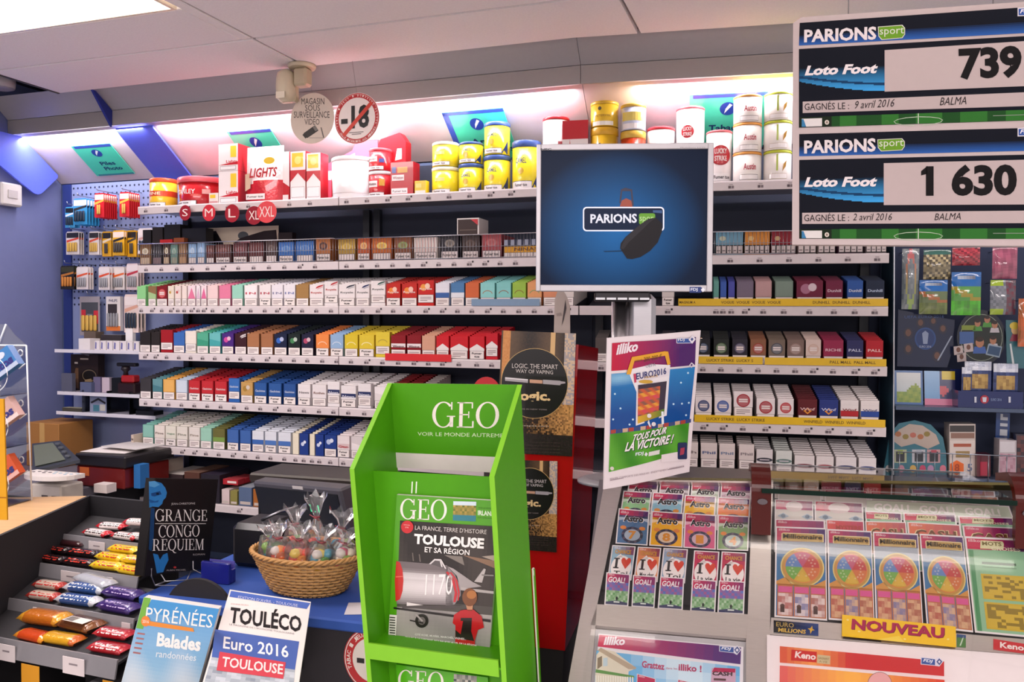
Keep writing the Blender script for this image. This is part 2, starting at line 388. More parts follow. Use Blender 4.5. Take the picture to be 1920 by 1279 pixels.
# louvred ceiling light
lt = thing('ceiling_light', 'bright recessed ceiling light with white louvres at the upper left', 'light', FL.sub(xl + .02, a, cz))
w_, d_ = LX1 - xl - .03, LY1 - a - .01
mb = MB(); mb.box(0, w_, 0, d_, .016, .026, '#fff4e2', GLOW); part('diffuser', mb, lt)
mb = MB(m=ENAMEL); mb.box(0, w_, d_ - .012, d_, -.004, .0158, '#e9dcc8'); mb.box(0, w_, 0, .012, -.004, .0158, '#e9dcc8'); mb.box(w_ - .012, w_, .012, d_ - .012, -.004, .0158, '#e9dcc8'); mb.box(0, .012, .012, d_ - .012, -.004, .0158, '#e9dcc8'); part('frame', mb, lt)
for i in range(1, int(w_ / .075)):
    mb = MB(m=ENAMEL); mb.box(i * .075, i * .075 + .002, .013, d_ - .013, .006, .0155, '#fdf0dc'); part('louvre', mb, lt)
for i in range(1, 4):
    mb = MB(m=ENAMEL); mb.box(.013, w_ - .013, i * d_ / 4, i * d_ / 4 + .002, .007, .0155, '#fdf0dc'); part('louvre', mb, lt)
# dark higher ceiling beyond the edge of the panels
mb = MB(FL, MATTE); mb.box(-3.5, xl - .002, -3, .32, cz + .12, cz + .15, '#26282c'); mb.box(xl - .012, xl - .002, -3, yf, cz + .0, cz + .12, '#4a4644'); struct('trim_1', mb, FL)
sp = solid('spotlight', MB(m=PLAS).lathe([(.035, 0, '#8f8a95'), (.05, .006), (.055, .03), (.05, .06)], '#b9b4bd'), FL.sub(*FL.hitz(4, 168, cz + .03)), 'small round pale spotlight in the dark ceiling at the far left edge', 'light')
# canopy over the shelves: slanted upper plate, upright lip, lit slanted panel behind it
LIPB, LIPC = .850, .916
def canopy(fr, x0, x1, nm, lab, flip):
    def ends(w): return (None, w) if not flip else (0, None)
    t = thing(nm, lab, 'canopy', fr.sub(x0, 0, LIPB)); w = x1 - x0
    mb = MB(m=ENAMEL); mb.side([(0, 0), (.012, 0), (.012, LIPC - LIPB), (0, LIPC - LIPB)], 0, w, '#a09a98'); part('lip', mitre(mb, *ends(w)), t)
    top = cz - LIPB
    mb = MB(m=ENAMEL); mb.side([(0, LIPC - LIPB + .002), (.012, LIPC - LIPB + .002), (-.082, top + .02), (-.094, top + .02)], 0, w, '#a9a5a6'); part('slanted_plate', mitre(mb, *ends(w)), t)
    mb = MB(m=MATTE); mb.side([(.03, .012), (.035, .02), (BACK + .0, -.175), (BACK - .005, -.183)], 0, w, '#cfc3c8'); part('soffit_panel', mitre(mb, *ends(w)), t)
    return t
XL0 = FL.hit(-60, 265, 0).x
c1 = canopy(FL, XC + .005, XK - .001, 'shelf_canopy', 'long grey metal canopy over the left tobacco shelves with lit white underside', 0)
c2 = canopy(FR, .001, 1.9, 'shelf_canopy', 'grey metal canopy over the right tobacco shelves behind the monitor', 1)
# fluorescent tubes hidden behind the lip
for fr, xs in ((FL, (-.55, .62, 1.4)), (FR, (.55, 1.3))):
    for i, x in enumerate(xs):
        l = 1.1 if fr is FL else .7
        p = fr.m @ Vector((x, .075, .83))
        o = area('canopy_tube_light', p, (0, 0, 0), l, .03, 6.5 if fr is FL else 4.6, (1, .93, .98))
        o.matrix_world = fr.sub(x, .03, .838).m @ Matrix.Rotation(math.radians(28), 4, 'X')
# blue boards of the canopy
def blue_board(x0, x1, ext, lab):
    t = thing('canopy_board', lab, 'board', FL.sub(x0, 0, LIPB)); w = x1 - x0
    dy, dz = BACK - .03, -.195
    def q(s, o): return (.03 + dy * s + .02 * 0, .004 + dz * s - .008 - o)
    if ext:
        n = 8; O = [(0, 0), (w, 0), (w, ext - .06)] + [(w - .05 + .05 * math.cos(a * 1.5708 / n), ext - .05 + .05 * math.sin(a * 1.5708 / n)) for a in range(1, n)] + [(.06, ext), (0, ext - .10)]
    else: O = [(0, 0), (w, 0), (w, .93), (0, .93)]
    v = [(u, *q(s, 0)) for u, s in O] + [(u, *q(s, .010)) for u, s in O]; n = len(O)
    f = [tuple(range(n)), tuple(range(n, 2 * n))[::-1]] + [(i, n + i, n + (i + 1) % n, (i + 1) % n) for i in range(n)]
    part('board', MB(m=ENAMEL).add(v, f, '#6474f2'), t)
    return t
bx = FL.hit(207, 250, 0).x
b1 = blue_board(bx + .0, bx + .205, 0, 'blue board on the lit canopy underside right of the battery sign')
top = cz - LIPB
part('fin', MB(m=ENAMEL).side([(-.002, -.006), (.0, .066), (-.092, top), (-.108, top)], .0, .012, '#28348a'), b1, 'dark blue triangular fin on the front of the canopy')
bl = FL.hit(40, 266, .03).x
b2 = thing('canopy_board', 'blue end cheek with a rounded corner closing the canopy by the left wall', 'board', FL.sub(bl, 0, 0))
part('board', MB(m=ENAMEL).side([(-.26, .795), (.085, .597), (.100, .590), (.118, .588), (.134, .594), (.146, .603), (.232, .686), (.232, .700), (.03, .846), (-.26, .846)], -.012, 0, '#6474f2'), b2)
# ================================================================== tobacco shelving
ZS = [.470, .2136, .035, -.168, -.373, -.577, -.81]      # middle of each price strip above eye height
SH = .0165                                               # half height of a strip
XU = FL.hit(635, 500).x; X0 = FL.hit(259, 505).x
DARK = '#2b3042'
def shelving(fr, x0, x1, lab, zs, xa=None, xb=None, mod=0, strip='#d9cfd0', hooks=True):
    t = thing('shelving_unit', lab, 'shelving', fr.sub(x0, 0, -1.55)); w = x1 - x0
    ends = (0 if xa else None, w if xb else None)
    mb = MB(m=MATTE); mb.box(0, w, BACK - .006, BACK, .45, 2.20, DARK); part('back_panel', mitre(mb, *ends), t)
    for x in ((.03, w - .04) if xa else (.01, w - .04) if not xb else (.01,)):
        mb = MB(m=ENAMEL); mb.box(x, x + .03, BACK - .03, BACK - .007, .45, 2.02, '#23262f'); part('upright', mb, t)
    mb = MB(m=ENAMEL); mb.box(.002, w - .002, .02, BACK - .01, .0, .42, '#3c4254'); part('plinth', mitre(mb, *((.002 if xa else None), (w - .002 if xb else None))), t)
    for k, z in enumerate(zs):
        z = z + 1.55
        mb = MB(m=ENAMEL); mb.box(0, w, .006, BACK - .03, z + SH - .012, z + SH, '#8d8b93'); mb.box(0, w, .008, .02, z - SH, z + SH - .012, '#8d8b93'); sh = part('shelf', mitre(mb, *ends), t)
        if 2 <= k <= 5: part('sloping_tray', MB(m=MATTE).side([(.045, z + SH + .0005), (BACK - .04, z + SH + .0005), (BACK - .04, z + SH + .040), (.045, z + SH + .0015)], .03, w - .03, '#3a3a44'), sh)
        mb = MB(m=PLAS); mb.side([(0, z - SH), (.005, z - SH), (.005, z + SH), (.001, z + SH), (-.001, z + SH * .7)], .0015, w - .0015, strip); part('price_strip', mb, sh, 'pale grey price strip along the shelf edge')
    return t
u1 = shelving(FL, X0, XU - .0005, 'left tobacco shelving unit beside the battery pegboard', ZS)
u2 = shelving(FL, XU + .0005, XK - .001, 'middle tobacco shelving unit left of the monitor', ZS, xb=True)
XR1 = FR.hit(1666, 590).x
u3 = shelving(FR, .001, XR1, 'right tobacco shelving unit with yellow brand strips beside the toy rack', ZS[:5] + [ZS[5] + .008], xa=True)
# price tickets printed on the strips: one small print per product
def tickets(fr, pxs, z, unit, dark=False):
    mb = MB(m=PAPER)
    for px in pxs:
        x = fr.hit(px, 600).x - (fr.i @ unit.matrix_world.translation).x
        mb.rect(x - .010, z + 1.55 - .010, x - .001, z + 1.55 - .001, -.0018, '#5d5257'); mb.rect(x + .001, z + 1.55 - .010, x + .009, z + 1.55 - .001, -.0018, '#7a6d72'); mb.rect(x - .007, z + 1.55 + .002, x + .006, z + 1.55 + .005, -.0018, '#a99da0')
        if random.random() < .25: mb.rect(x + .010, z + 1.55 + .001, x + .017, z + 1.55 + .008, -.0018, '#332c33')
    return mb
def stuffpart(name, mb, parent): o = part(name, mb, parent); o['kind'] = 'stuff'; return o
# ------------------------------------------------------------------ packs
PK = {}
def pack_art(mb, w, h, col, emb, ec, tx, warn, wc='#efe6e2'):
    """front of a pack on the plane y=0, x 0..w, z 0..h"""
    e = -.0003
    wz = h * .36 if warn else 0
    if emb == 'chev': mb.poly([(0, wz), (w, wz), (w, wz + h * .10), (w / 2, wz + h * .30), (0, wz + h * .10)], e, '#efe8e6')
    elif emb == 'circle': mb.disc(w * .5, wz + (h - wz) * .42, w * .36, w * .36, e, ec); mb.disc(w * .5, wz + (h - wz) * .42, w * .31, w * .31, 2 * e, mix(ec, '#ffffff', .12)); mb.rect(w * .27, wz + (h - wz) * .44, w * .73, wz + (h - wz) * .53, 3 * e, '#e8dcd8'); mb.rect(w * .27, wz + (h - wz) * .31, w * .73, wz + (h - wz) * .40, 3 * e, '#e8dcd8')
    elif emb == 'band': mb.rect(0, wz + h * .10, w, wz + h * .27, e, ec)
    elif emb == 'low': mb.rect(0, wz, w, wz + h * .22, e, ec)
    elif emb == 'swoosh': mb.poly([(w * .45, h * .80), (w * .97, h * .93), (w, h * .99), (w * .68, h * .94), (w * .5, h * .88)], e, ec); mb.poly([(w * .55, h * .76), (w * .98, h * .86), (w * .98, h * .90), (w * .6, h * .82)], e, mix(ec, '#ffffff', .4))
    elif emb == 'oval': mb.disc(w * .5, wz + (h - wz) * .35, w * .5, h * .085, e, ec); mb.rect(w * .2, wz + (h - wz) * .32, w * .8, wz + (h - wz) * .38, 2 * e, '#d8cfd6')
    elif emb == 'arch': mb.ring(w * .5, wz + h * .14, w * .36, h * .17, w * .05, e, ec, None, 10, 170, 14)
    elif emb == 'diam': mb.poly([(w * .5, wz + h * .04), (w * .72, wz + h * .17), (w * .5, wz + h * .30), (w * .28, wz + h * .17)], e, '#e6953a'); mb.disc(w * .5, wz + h * .17, w * .08, w * .08, 2 * e, ec, None, 10)
    elif emb == 'tri': mb.poly([(0, wz), (w, wz), (w * .5, h * .9)], e, ec)
    elif emb == 'split': mb.poly([(0, h), (0, wz + (h - wz) * .55), (w, wz + (h - wz) * .35), (w, h)], e, ec)
    elif emb == 'spots': mb.disc(w * .35, wz + (h - wz) * .5, w * .2, w * .2, e, ec); mb.disc(w * .6, wz + (h - wz) * .6, w * .16, w * .16, 2 * e, mix(ec, '#ffffff', .45))
    elif emb == 'lines': 
        for k in range(3): mb.rect(w * (.22 + .25 * k), wz + .004, w * (.25 + .25 * k), h - .004, e, ec)
    elif emb == 'frame': mb.rect(w * .06, wz + h * .03, w * .94, h * .97, e, ec)
    if tx:
        t, tc = tx; zz = wz + (h - wz) * (.30 if emb not in ('band',) else .12); hh = min((h - wz) * .17, w * .8 / max(tmesh(t, .02)[2], .01)) if emb != 'band' else h * .12
        mb.text(t, w * .10, zz, w * .90, zz + hh, 4 * e, tc, .02)
    if warn:
        mb.rect(0, 0, w, wz, e, '#3a2f33'); mb.rect(w * .03, h * .012, w * .97, wz - h * .012, 2 * e, wc)
        if warn == 2: mb.text('Fumer', w * .16, wz * .56, w * .84, wz * .82, 3 * e, '#2c2226', .03); mb.text('tue', w * .32, wz * .18, w * .68, wz * .42, 3 * e, '#2c2226', .03)
        else:
            for q in (.68, .48, .28): mb.rect(w * .14, wz * q - .0014, w * (.86 if q > .3 else .6), wz * q + .0014, 3 * e, '#9b8c8c')
def pack_mesh(w, h, d, col, emb=None, ec='#ffffff', tx=None, warn=1, top=None, m=None):
    k = (round(w, 3), round(h, 3), d, col, emb, ec, tx, warn, top)
    if k not in PK:
        mb = MB(m=m or CARD); mb.box(0, w, 0, d, 0, h, col, top=top)
        mb.box(.0004, w - .0004, -.00015, 0, h * .80, h * .803, mix(col, '#000000', .35))
        pack_art(mb, w, h, col, emb, ec, tx, warn); PK[k] = mb.mesh('cigarette_pack')
    return PK[k]
NPACK = [0]
BEHIND = MB(m=CARD)
def pack_row(fr, z, items, where, colname, y0=.016, d=.022, behind=7, single=0, h0=.087):
    """items: (px0, px1, colour, colour word, emblem, emblem colour, text, extra height, warn)"""
    for i, it in enumerate(items):
        px0, px1, col, word, emb, ec, tx, dh, warn = (it + (None, '#ffffff', None, 0, 1)[len(it) - 4:]) if len(it) < 9 else it
        xa, xb = fr.hit(px0, 600, y0).x + .0015, fr.hit(px1, 600, y0).x - .0015; w = round(xb - xa, 3)
        h = h0; zb = z + SH + .0005 + dh * 0
        me = pack_mesh(w, h, d, col, emb, ec or '#ffffff', tx, warn)
        lab = f'{word} cigarette pack, {ORD[i]} from left, {where}'
        f = fr.sub(xa, y0, zb)
        n = behind
        if dh:      # a pack standing on top of the row, pushed up
            f = fr.sub(xa, y0, zb + dh)
            BEH_box(fr, xa, w, y0, d, zb, dh - .0006, col)
        o = solid('cigarette_pack', me, f, lab, 'cigarettes', 'front packs on the ' + where); NPACK[0] += 1
        for k in range(n):
            y = y0 + (k + 1) * (d + .0009); zk = zb + .2 * (k + 1) * d     # the trays climb towards the back
            if y + d > BACK - .035: break
            if k < single and NPACK[0] < 296:
                solid('cigarette_pack', me, fr.sub(xa, y, zk), f'{word} pack {ORD[k + 1]} in {ORD[i]} column, {where}', 'cigarettes', 'packs behind on the ' + where); NPACK[0] += 1
            else: BEH_box(fr, xa, w, y, d, zk, h, col)
def BEH_box(fr, xa, w, y, d, zb, h, col):
    p = [(xa, y, zb), (xa + w, y, zb), (xa + w, y + d, zb), (xa, y + d, zb)]
    p = p + [(q[0], q[1], q[2] + h) for q in p]
    BEHIND.hexa([tuple(fr.m @ Vector(q)) for q in p], col)
WHT, NV, RD = '#ece4e3', '#2c3560', '#b3202c'
row2 = [(257, 274, '#8fd08c', 'light green'), (278, 293, '#a3c48c', 'pale green and brown', 'split', '#8d6c4a'), (290 + 4, 314, '#7d1f25', 'dark red', 'circle', '#c23a3a'), (315, 327, '#e8dccb', 'slim cream and gold', 'spots', '#c4a050'), (328, 340, '#ead9d2', 'slim cream and red', 'spots', '#b94a44'), (341, 351, '#ecdcd4', 'slim plain cream'),
        (352, 367, '#eedbe0', 'white and pink', 'tri', '#e07a9c'), (368, 376, '#efe6ea', 'very slim white', 'tri', '#d8b8cc'), (377, 388, '#eedbe0', 'slim white and pink', 'tri', '#dd6a98'), (389, 409, '#ecd0cf', 'pale pink'), (411, 433, '#e2809f', 'bright pink'), (435, 456, '#9cd3bf', 'mint green'),
        (458, 483, WHT, 'white, red-edged', 'frame', '#f4eeee', ('1N', '#c04a5c')), (486, 508, WHT, 'white, red-lettered', None, '', ('1N', '#b84a58'), 0, 2), (509, 531, '#e9e4ea', 'white, lilac-lettered', None, '', ('1N', '#8b8aa8')), (532, 554, '#ebe7ec', 'white, blue-lettered', None, '', ('1N', '#7f86b4'), 0, 2), (555, 579, '#a67f4c', 'golden brown'),
        (580, 607, WHT, 'white, red-feathered', 'swoosh', '#c23a3c', ('Royale', '#bb4444')), (608, 634, WHT, 'raised white, red-feathered', 'swoosh', '#b83a3e', ('Royale', '#bb4444'), .012, 2), (635, 666, WHT, 'white, black-feathered', 'swoosh', '#3b3f4c', ('Royale', '#777777'), 0, 2), (667, 693, WHT, 'white, navy-feathered', 'swoosh', NV, ('Royale', '#777777')), (695, 723, WHT, 'raised white, green-feathered', 'swoosh', '#3d5f58', ('Royale', '#777777'), .012),
        (724, 751, '#c2281f', 'red and orange', 'spots', '#ee8a3a', ('Royale', '#f3dcd4'), 0, 2), (753, 782, '#c42a20', 'red, orange-splashed', 'spots', '#ee8a3a', ('Royale', '#f3dcd4')), (783, 814, '#c8241e', 'raised red, orange-splashed', 'spots', '#f0a04a', ('Royale', '#f3dcd4'), .012), (816, 843, '#e6e6ee', 'white and blue', 'low', '#3c62a4'), (845, 871, '#4f7fb0', 'blue and white', 'low', '#e5e8ee'),
        (872, 898, '#d2683c', 'orange'), (900, 928, '#8fd3cf', 'turquoise, tree-printed', 'arch', '#a87a5a'), (930, 958, '#86ccc8', 'turquoise, brown-sunned', 'arch', '#96705a'), (960, 986, '#9bc24a', 'lime green', 'arch', '#8a6a3a'), (988, 1016, '#e2a06a', 'pale orange', 'arch', '#7aa46a'), (1018, 1046, '#d98f6a', 'salmon orange'), (1048, 1076, '#ddd5d0', 'grey white')]
row3 = [(262, 282, '#2b2624', 'black'), (283, 300, '#2e2825', 'black, grey-topped'), (301, 324, '#a01f26', 'raised dark red', None, '', None, .012), (325, 346, '#3f6cb4', 'blue'), (347, 368, '#ece2d6', 'raised cream white', None, '', None, .008), (369, 391, '#3f9a7c', 'green', 'split', '#57ad8e'), (392, 414, '#48a6a8', 'teal', 'split', '#6cbcbc'), (416, 438, '#4a2a7c', 'purple and magenta', 'spots', '#d0509c'), (440, 462, '#3d1d22', 'dark brown', 'swoosh', '#d8d0d0'), (463, 486, '#ab744f', 'tan brown'), (489, 512, '#a66f4c', 'tan brown, paler'),
        (514, 538, '#1c2340', 'navy', 'spots', '#3a6ac0'), (540, 563, '#1b2524', 'black and green', 'spots', '#4a8a5a'), (565, 588, '#20203a', 'black and red-blue', 'spots', '#b04a6a'), (592, 617, '#ee8d49', 'orange', 'arch', '#f6d0b0', None, 0, 2), (619, 644, '#94b4d6', 'light blue', 'arch', '#d8e2ee', None, 0, 2), (646, 671, '#ddc332', 'yellow', 'arch', '#f4e8a8', None), (673, 702, '#e0c63a', 'yellow, navy-topped', 'arch', '#f6ecb4', None, 0, 2), (704, 731, '#e2ca3e', 'raised yellow', 'arch', '#b9a042', None, .012),
        (733, 761, '#8f1620', 'dark red, white-banded', 'band', '#efe6e6', ('Winston', '#5c1c22')), (763, 790, '#8a1520', 'maroon, white-banded', 'band', '#efe6e6', ('Winston', '#5c1c22')), (791, 816, '#d8a489', 'salmon'), (818, 842, '#d3202c', 'red and white, small-roofed', 'chev', ''), (844, 878, '#d01d2a', 'wide red and white', 'chev', ''), (880, 909, '#cf1d2b', 'red and white, roofed', 'chev', '', None, 0, 2), (911, 934, '#c9182a', 'raised red', 'chev', '', None, .012)]
row4 = [(262, 283, '#3d3a3c', 'dark grey'), (285, 304, '#4c7d86', 'grey teal', 'split', '#66949a'), (305, 327, '#dda24c', 'golden yellow', 'frame', '#e6b264'), (329, 351, '#b7c6d8', 'pale blue', 'frame', '#cdd8e4'), (353, 375, '#b8242c', 'red, white-lettered', 'frame', '#c23036', ('Gauloises', '#e9c8c8'), 0, 2), (377, 400, '#ba252d', 'red, second of three', 'frame', '#c23036', ('Gauloises', '#e9c8c8'), 0, 2), (402, 425, '#b6232c', 'red, beside the blue one', 'frame', '#c23036', ('Gauloises', '#e9c8c8'), 0, 2), (428, 449, '#2f62ac', 'raised blue', 'frame', '#3b6eb6', ('Gauloises', '#c8d4e8'), .014), (451, 474, '#c39a5c', 'sand brown', 'spots', '#a8823c'),
        (476, 500, '#27508f', 'blue, white-lettered', 'frame', '#2f5a9c', ('Gauloises', '#c0cce4'), 0, 2), (503, 528, '#264f90', 'blue, middle of three', 'frame', '#2f5a9c', ('Gauloises', '#c0cce4'), 0, 2), (531, 555, '#25498a', 'blue, beside the white one', 'frame', '#2c5394', ('Gauloises', '#c0cce4'), 0, 2), (558, 582, '#eae3e3', 'white, plain-lettered', None, '', ('News', '#7a7478'), 0, 2), (585, 612, '#e8e1e1', 'white, brown-lettered', None, '', ('Rothm', '#8a6a60')), (614, 637, '#ece6e6', 'raised white, navy-labelled', 'band', NV, ('News', '#d5d5e2'), .014), (639, 668, '#ebe5e5', 'white, navy-striped', 'band', NV, ('News', '#d5d5e2'), 0, 2), (671, 696, '#ebe5e5', 'raised white, navy-striped', 'band', NV, ('News', '#d5d5e2'), .010),
        (702, 725, '#e6dedd', 'white and grey', 'split', '#f2ecec'), (728, 750, '#92161f', 'dark red, white-streaked', 'swoosh', '#efe0e0'), (753, 777, '#8f1520', 'maroon'), (780, 803, '#c8bdb8', 'grey white')]
row5 = [(266, 287, '#78b2a4', 'pale teal', 'frame', '#8cc0b2'), (288, 308, '#e4dbd2', 'cream and grey', None, '', ('Fine', '#8f8078')), (309, 329, '#e0dccf', 'cream, green-lettered', None, '', ('Vogue', '#7f9a80'), 0, 2), (330, 351, '#e2dcd2', 'cream, grey-lettered', None, '', ('Fine', '#8f8f80')), (353, 374, '#e2dbd4', 'cream, pale-lettered', None, '', ('Fine', '#a09488')), (375, 396, '#9dcdb8', 'mint'), (398, 421, '#6d6a3a', 'olive and brown', 'low', '#7a9a4c'), (425, 447, '#3b62a8', 'blue, white-topped', 'frame', '#4469ac', None, 0, 2), (449, 470, '#3b5fa4', 'blue, white-edged', 'frame', '#4167aa'), (472, 494, '#dfe2ea', 'white and blue', 'low', '#3f68b0'), (496, 518, '#dfe2ea', 'white and light blue', 'low', '#5078ba', None, 0, 2), (521, 545, '#dde0e8', 'white, blue-footed', 'low', '#4a70b4', None, 0, 2),
        (548, 560, '#e8dfc8', 'narrow cream', None, '', None, 0, 0), (561, 578, '#1f3a84', 'dark blue, white-scripted', 'spots', '#cdd6ea', None, 0, 0), (580, 590, '#e8dfc8', 'second narrow cream', None, '', None, 0, 0), (591, 607, '#1f3a86', 'dark blue', 'spots', '#cdd6ea', None, 0, 0), (608, 631, '#223e88', 'dark blue, warning-labelled', 'spots', '#b9c6e4'), (632, 656, '#e9dede', 'white and red', 'band', '#d8c0c0', ('Gitan', '#b02c3a'), 0, 2), (658, 680, '#ebe4e4', 'white, red-sided', 'split', '#d8d0d0'), (682, 708, '#ebe6ea', 'white, grey-streaked', 'swoosh', NV), (711, 735, '#cfd2dc', 'pale grey blue')]
Ls = ['left upper cigarette shelf', 'left second cigarette shelf', 'left third cigarette shelf', 'left lowest cigarette shelf']
pack_row(FL, ZS[2], row2, Ls[0], '', behind=8, single=0)
pack_row(FL, ZS[3], row3, Ls[1], '', behind=8, single=1)
pack_row(FL, ZS[4], row4, Ls[2], '', behind=9, single=2)
pack_row(FL, ZS[5], row5, Ls[3], '', behind=9, single=2)
rr2 = [(1240, 1264, '#d9d0cc', 'white grey', None, '', None, 0, 2), (1337, 1348, '#5f9a8e', 'slim sea green'), (1349, 1362, '#2f4f9c', 'slim blue', 'frame', '#3a5cac'), (1364, 1378, '#3a3f94', 'slim indigo', 'frame', '#4a4fa4'), (1380, 1413, '#6f6274', 'silver-topped violet grey', 'frame', '#766a7c'), (1415, 1447, '#b48d8e', 'rose grey', 'frame', '#bc9696'), (1452, 1487, '#6c7f74', 'shiny grey green', 'frame', '#7a8c80'), (1492, 1543, '#6c1b38', 'wide burgundy', 'spots', '#a87088', None, 0, 2), (1547, 1580, '#6e1a3c', 'burgundy', None, '', ('Dunhill', '#dcc0cc')), (1587, 1618, '#28539c', 'blue', None, '', ('Dunhill', '#cfd8ea')), (1622, 1658, '#16233c', 'blue black', None, '', ('Dunhill', '#b8c8e0'))]
rr3 = [(1116, 1140, '#5a5250', 'grey brown'), (1240, 1266, '#443c48', 'dark violet'), (1270, 1300, '#3a3540', 'charcoal'), (1305, 1333, '#1d1c22', 'black, blue-topped', 'circle', '#3d4b66'), (1338, 1368, '#1d201e', 'black, green-ringed', 'circle', '#4c6640'), (1373, 1403, '#231f2c', 'black, violet-topped', 'circle', '#4c4460'), (1407, 1438, '#8a5a40', 'brown, red-circled', 'circle', '#9c3a26'), (1441, 1474, '#77675a', 'khaki, dark-circled', 'circle', '#4a4a52'), (1476, 1509, '#806a62', 'rose brown, circled', 'circle', '#94786e'), (1511, 1541, '#dcc6bc', 'pale pink, orange-topped', 'circle', '#cfae9e'), (1544, 1583, '#96244a', 'crimson', None, '', ('RICHE', '#e8c0cc')), (1588, 1620, '#2b2c5c', 'navy', None, '', ('PALL', '#c8cce4')), (1624, 1658, '#b41c2a', 'red', None, '', ('PALL', '#f0c8c4'))]
rr4 = [(1305, 1337, '#e6dedd', 'white, navy-circled', 'circle', '#2c3c6e'), (1341, 1374, '#e6dedd', 'white, blue-circled', 'circle', '#34539a'), (1377, 1414, '#e8dfde', 'white, red-circled and raised', 'circle', '#a31d2a', None, .022), (1420, 1456, '#e8dfde', 'white, red-circled', 'circle', '#a51d2a'), (1460, 1491, '#e8dfde', 'white, bright-red-circled', 'circle', '#b8262f'), (1498, 1535, '#5f1820', 'dark red orange-diamond', 'diam', '#5f1820', ('Winf', '#d9b4b4')), (1538, 1575, '#25357c', 'blue, orange-diamond', 'diam', '#25357c', ('Winf', '#c4c8e4')), (1578, 1613, '#e4dcda', 'white and red', 'low', '#b3242c', ('Winf', '#8a3a3c')), (1616, 1652, '#e4dcda', 'white and blue', 'low', '#2a4a9a', ('Winf', '#5a5a7a'))]
rr5 = [(1283, 1312, '#dfd4d0', 'white, plain', None, '', ('Ph', '#8a7c7c'), .032), (1316, 1348, '#e0d4d0', 'white, blue-lettered', None, '', ('Phil', '#5f6c94'), .032), (1351, 1382, '#e0d4d0', 'white, pale-lettered', None, '', ('Phil', '#7a88a4'), .032), (1388, 1418, '#e0d4d0', 'white, grey-lettered', None, '', ('Phil', '#8f8588'), .032), (1421, 1453, '#dcd6d6', 'white, black oval', 'oval', '#3c3c48', None, .016), (1458, 1489, '#d8dcd6', 'white, grey oval', 'oval', '#6c827c', None, .014), (1493, 1532, '#e2dad8', 'white, wine-red oval', 'oval', '#6f1a2a'), (1534, 1568, '#e2dad8', 'white, red oval', 'oval', '#96202e'), (1571, 1611, '#e2dcdc', 'white, navy oval', 'oval', '#232c60'), (1614, 1648, '#e2dcdc', 'white, blue oval', 'oval', '#2a3a78')]
Rs = ['right upper cigarette shelf', 'right second cigarette shelf', 'right third cigarette shelf', 'right lowest cigarette shelf']
pack_row(FR, ZS[2], rr2, Rs[0], '', behind=5)
pack_row(FR, ZS[3], rr3, Rs[1], '', behind=6)
pack_row(FR, ZS[4], rr4, Rs[2], '', behind=8, single=2)
pack_row(FR, ZS[5] + .008, rr5, Rs[3], '', behind=8, single=2)
o = obj('cigarette_packs_behind', BEHIND); o['kind'] = 'stuff'; o['label'] = 'rows of further cigarette packs standing behind the front packs'; o['category'] = 'cigarettes'
for k, rw in ((2, row2), (3, row3), (4, row4), (5, row5)):
    for u, a, b in ((u1, 0, 636), (u2, 636, 2000)):
        stuffpart('price_print', tickets(FL, [(i[0] + i[1]) / 2 for i in rw if a <= i[0] < b], ZS[k], u), u)
for k, rw in ((2, rr2), (3, rr3), (4, rr4)):
    stuffpart('price_print', tickets(FR, [(i[0] + i[1]) / 2 for i in rw], ZS[k], u3), u3)
for k, n in ((0, 9), (1, 12), (6, 6)):
    stuffpart('price_print', tickets(FL, [275 + j * 345 / n for j in range(n)], ZS[k], u1), u1)
    stuffpart('price_print', tickets(FL, [650 + j * 345 / n for j in range(n)], ZS[k], u2), u2)
    if k < 2: stuffpart('price_print', tickets(FR, [1368 + j * 55 for j in range(6)], ZS[k], u3), u3)
# coloured strips clipped on the shelf edges
def clip_strip(fr, a, b, h, col, name, lab, words, y=-.004, wc='#5c4414'):
    p = fr.hit(*a, y); q = fr.hit(*b, y); w = q.x - p.x
    mb = MB(m=PLAS); mb.box(0, w, 0, .0015, -h / 2, h / 2, col)
    for (t, x0, x1) in words:
        u0 = fr.hit(x0, a[1], y).x - p.x; u1 = fr.hit(x1, a[1], y).x - p.x
        mb.text(t, u0, -h * .2, u1, h * .18, -.0004, wc, .01, m=PAPER)
    solid(name, mb, fr.sub(p.x, y, (p.z + q.z) / 2), lab, 'strip', 'brand strips')
YL = '#e2b81a'
clip_strip(FR, (1272, 564), (1665, 570), .025, YL, 'brand_strip', 'long yellow strip on the right unit under the burgundy packs', [('MAGNUM A', 1274, 1304), ('VOGUE  VOGUE  VOGUE  VOGUE', 1352, 1464), ('DUNHILL  DUNHILL  DUNHILL', 1524, 1632)])
clip_strip(FR, (1310, 675), (1430, 676.5), .025, YL, 'brand_strip', 'short yellow strip under the black round-emblem packs', [('LUCKY STRIKE  LUCKY S', 1325, 1412)])
clip_strip(FR, (1434, 676.5), (1662, 681), .025, YL, 'brand_strip', 'yellow strip under the crimson and red packs', [('PALL MALL  PALL MALL', 1556, 1642)])
clip_strip(FR, (1302, 783), (1660, 796), .026, YL, 'brand_strip', 'yellow strip under the white red-circled packs', [('LUCKY STRIKE  LUCKY STRIKE', 1325, 1434), ('WINFIELD  WINFIELD  WINFIELD', 1507, 1623)])
clip_strip(FL, (722, 670), (846, 671), .028, '#d8242c', 'brand_strip', 'red strip on the third left shelf under the white-banded packs', [], y=-.005)
clip_strip(FL, (724, 767), (760, 769), .028, '#d8242c', 'brand_strip', 'red strip on the fourth left shelf beside the green display', [], y=-.005)
clip_strip(FL, (884, 567), (1012, 567), .026, '#7c98b4', 'brand_strip', 'grey blue landscape strip under the turquoise packs', [], y=-.004)
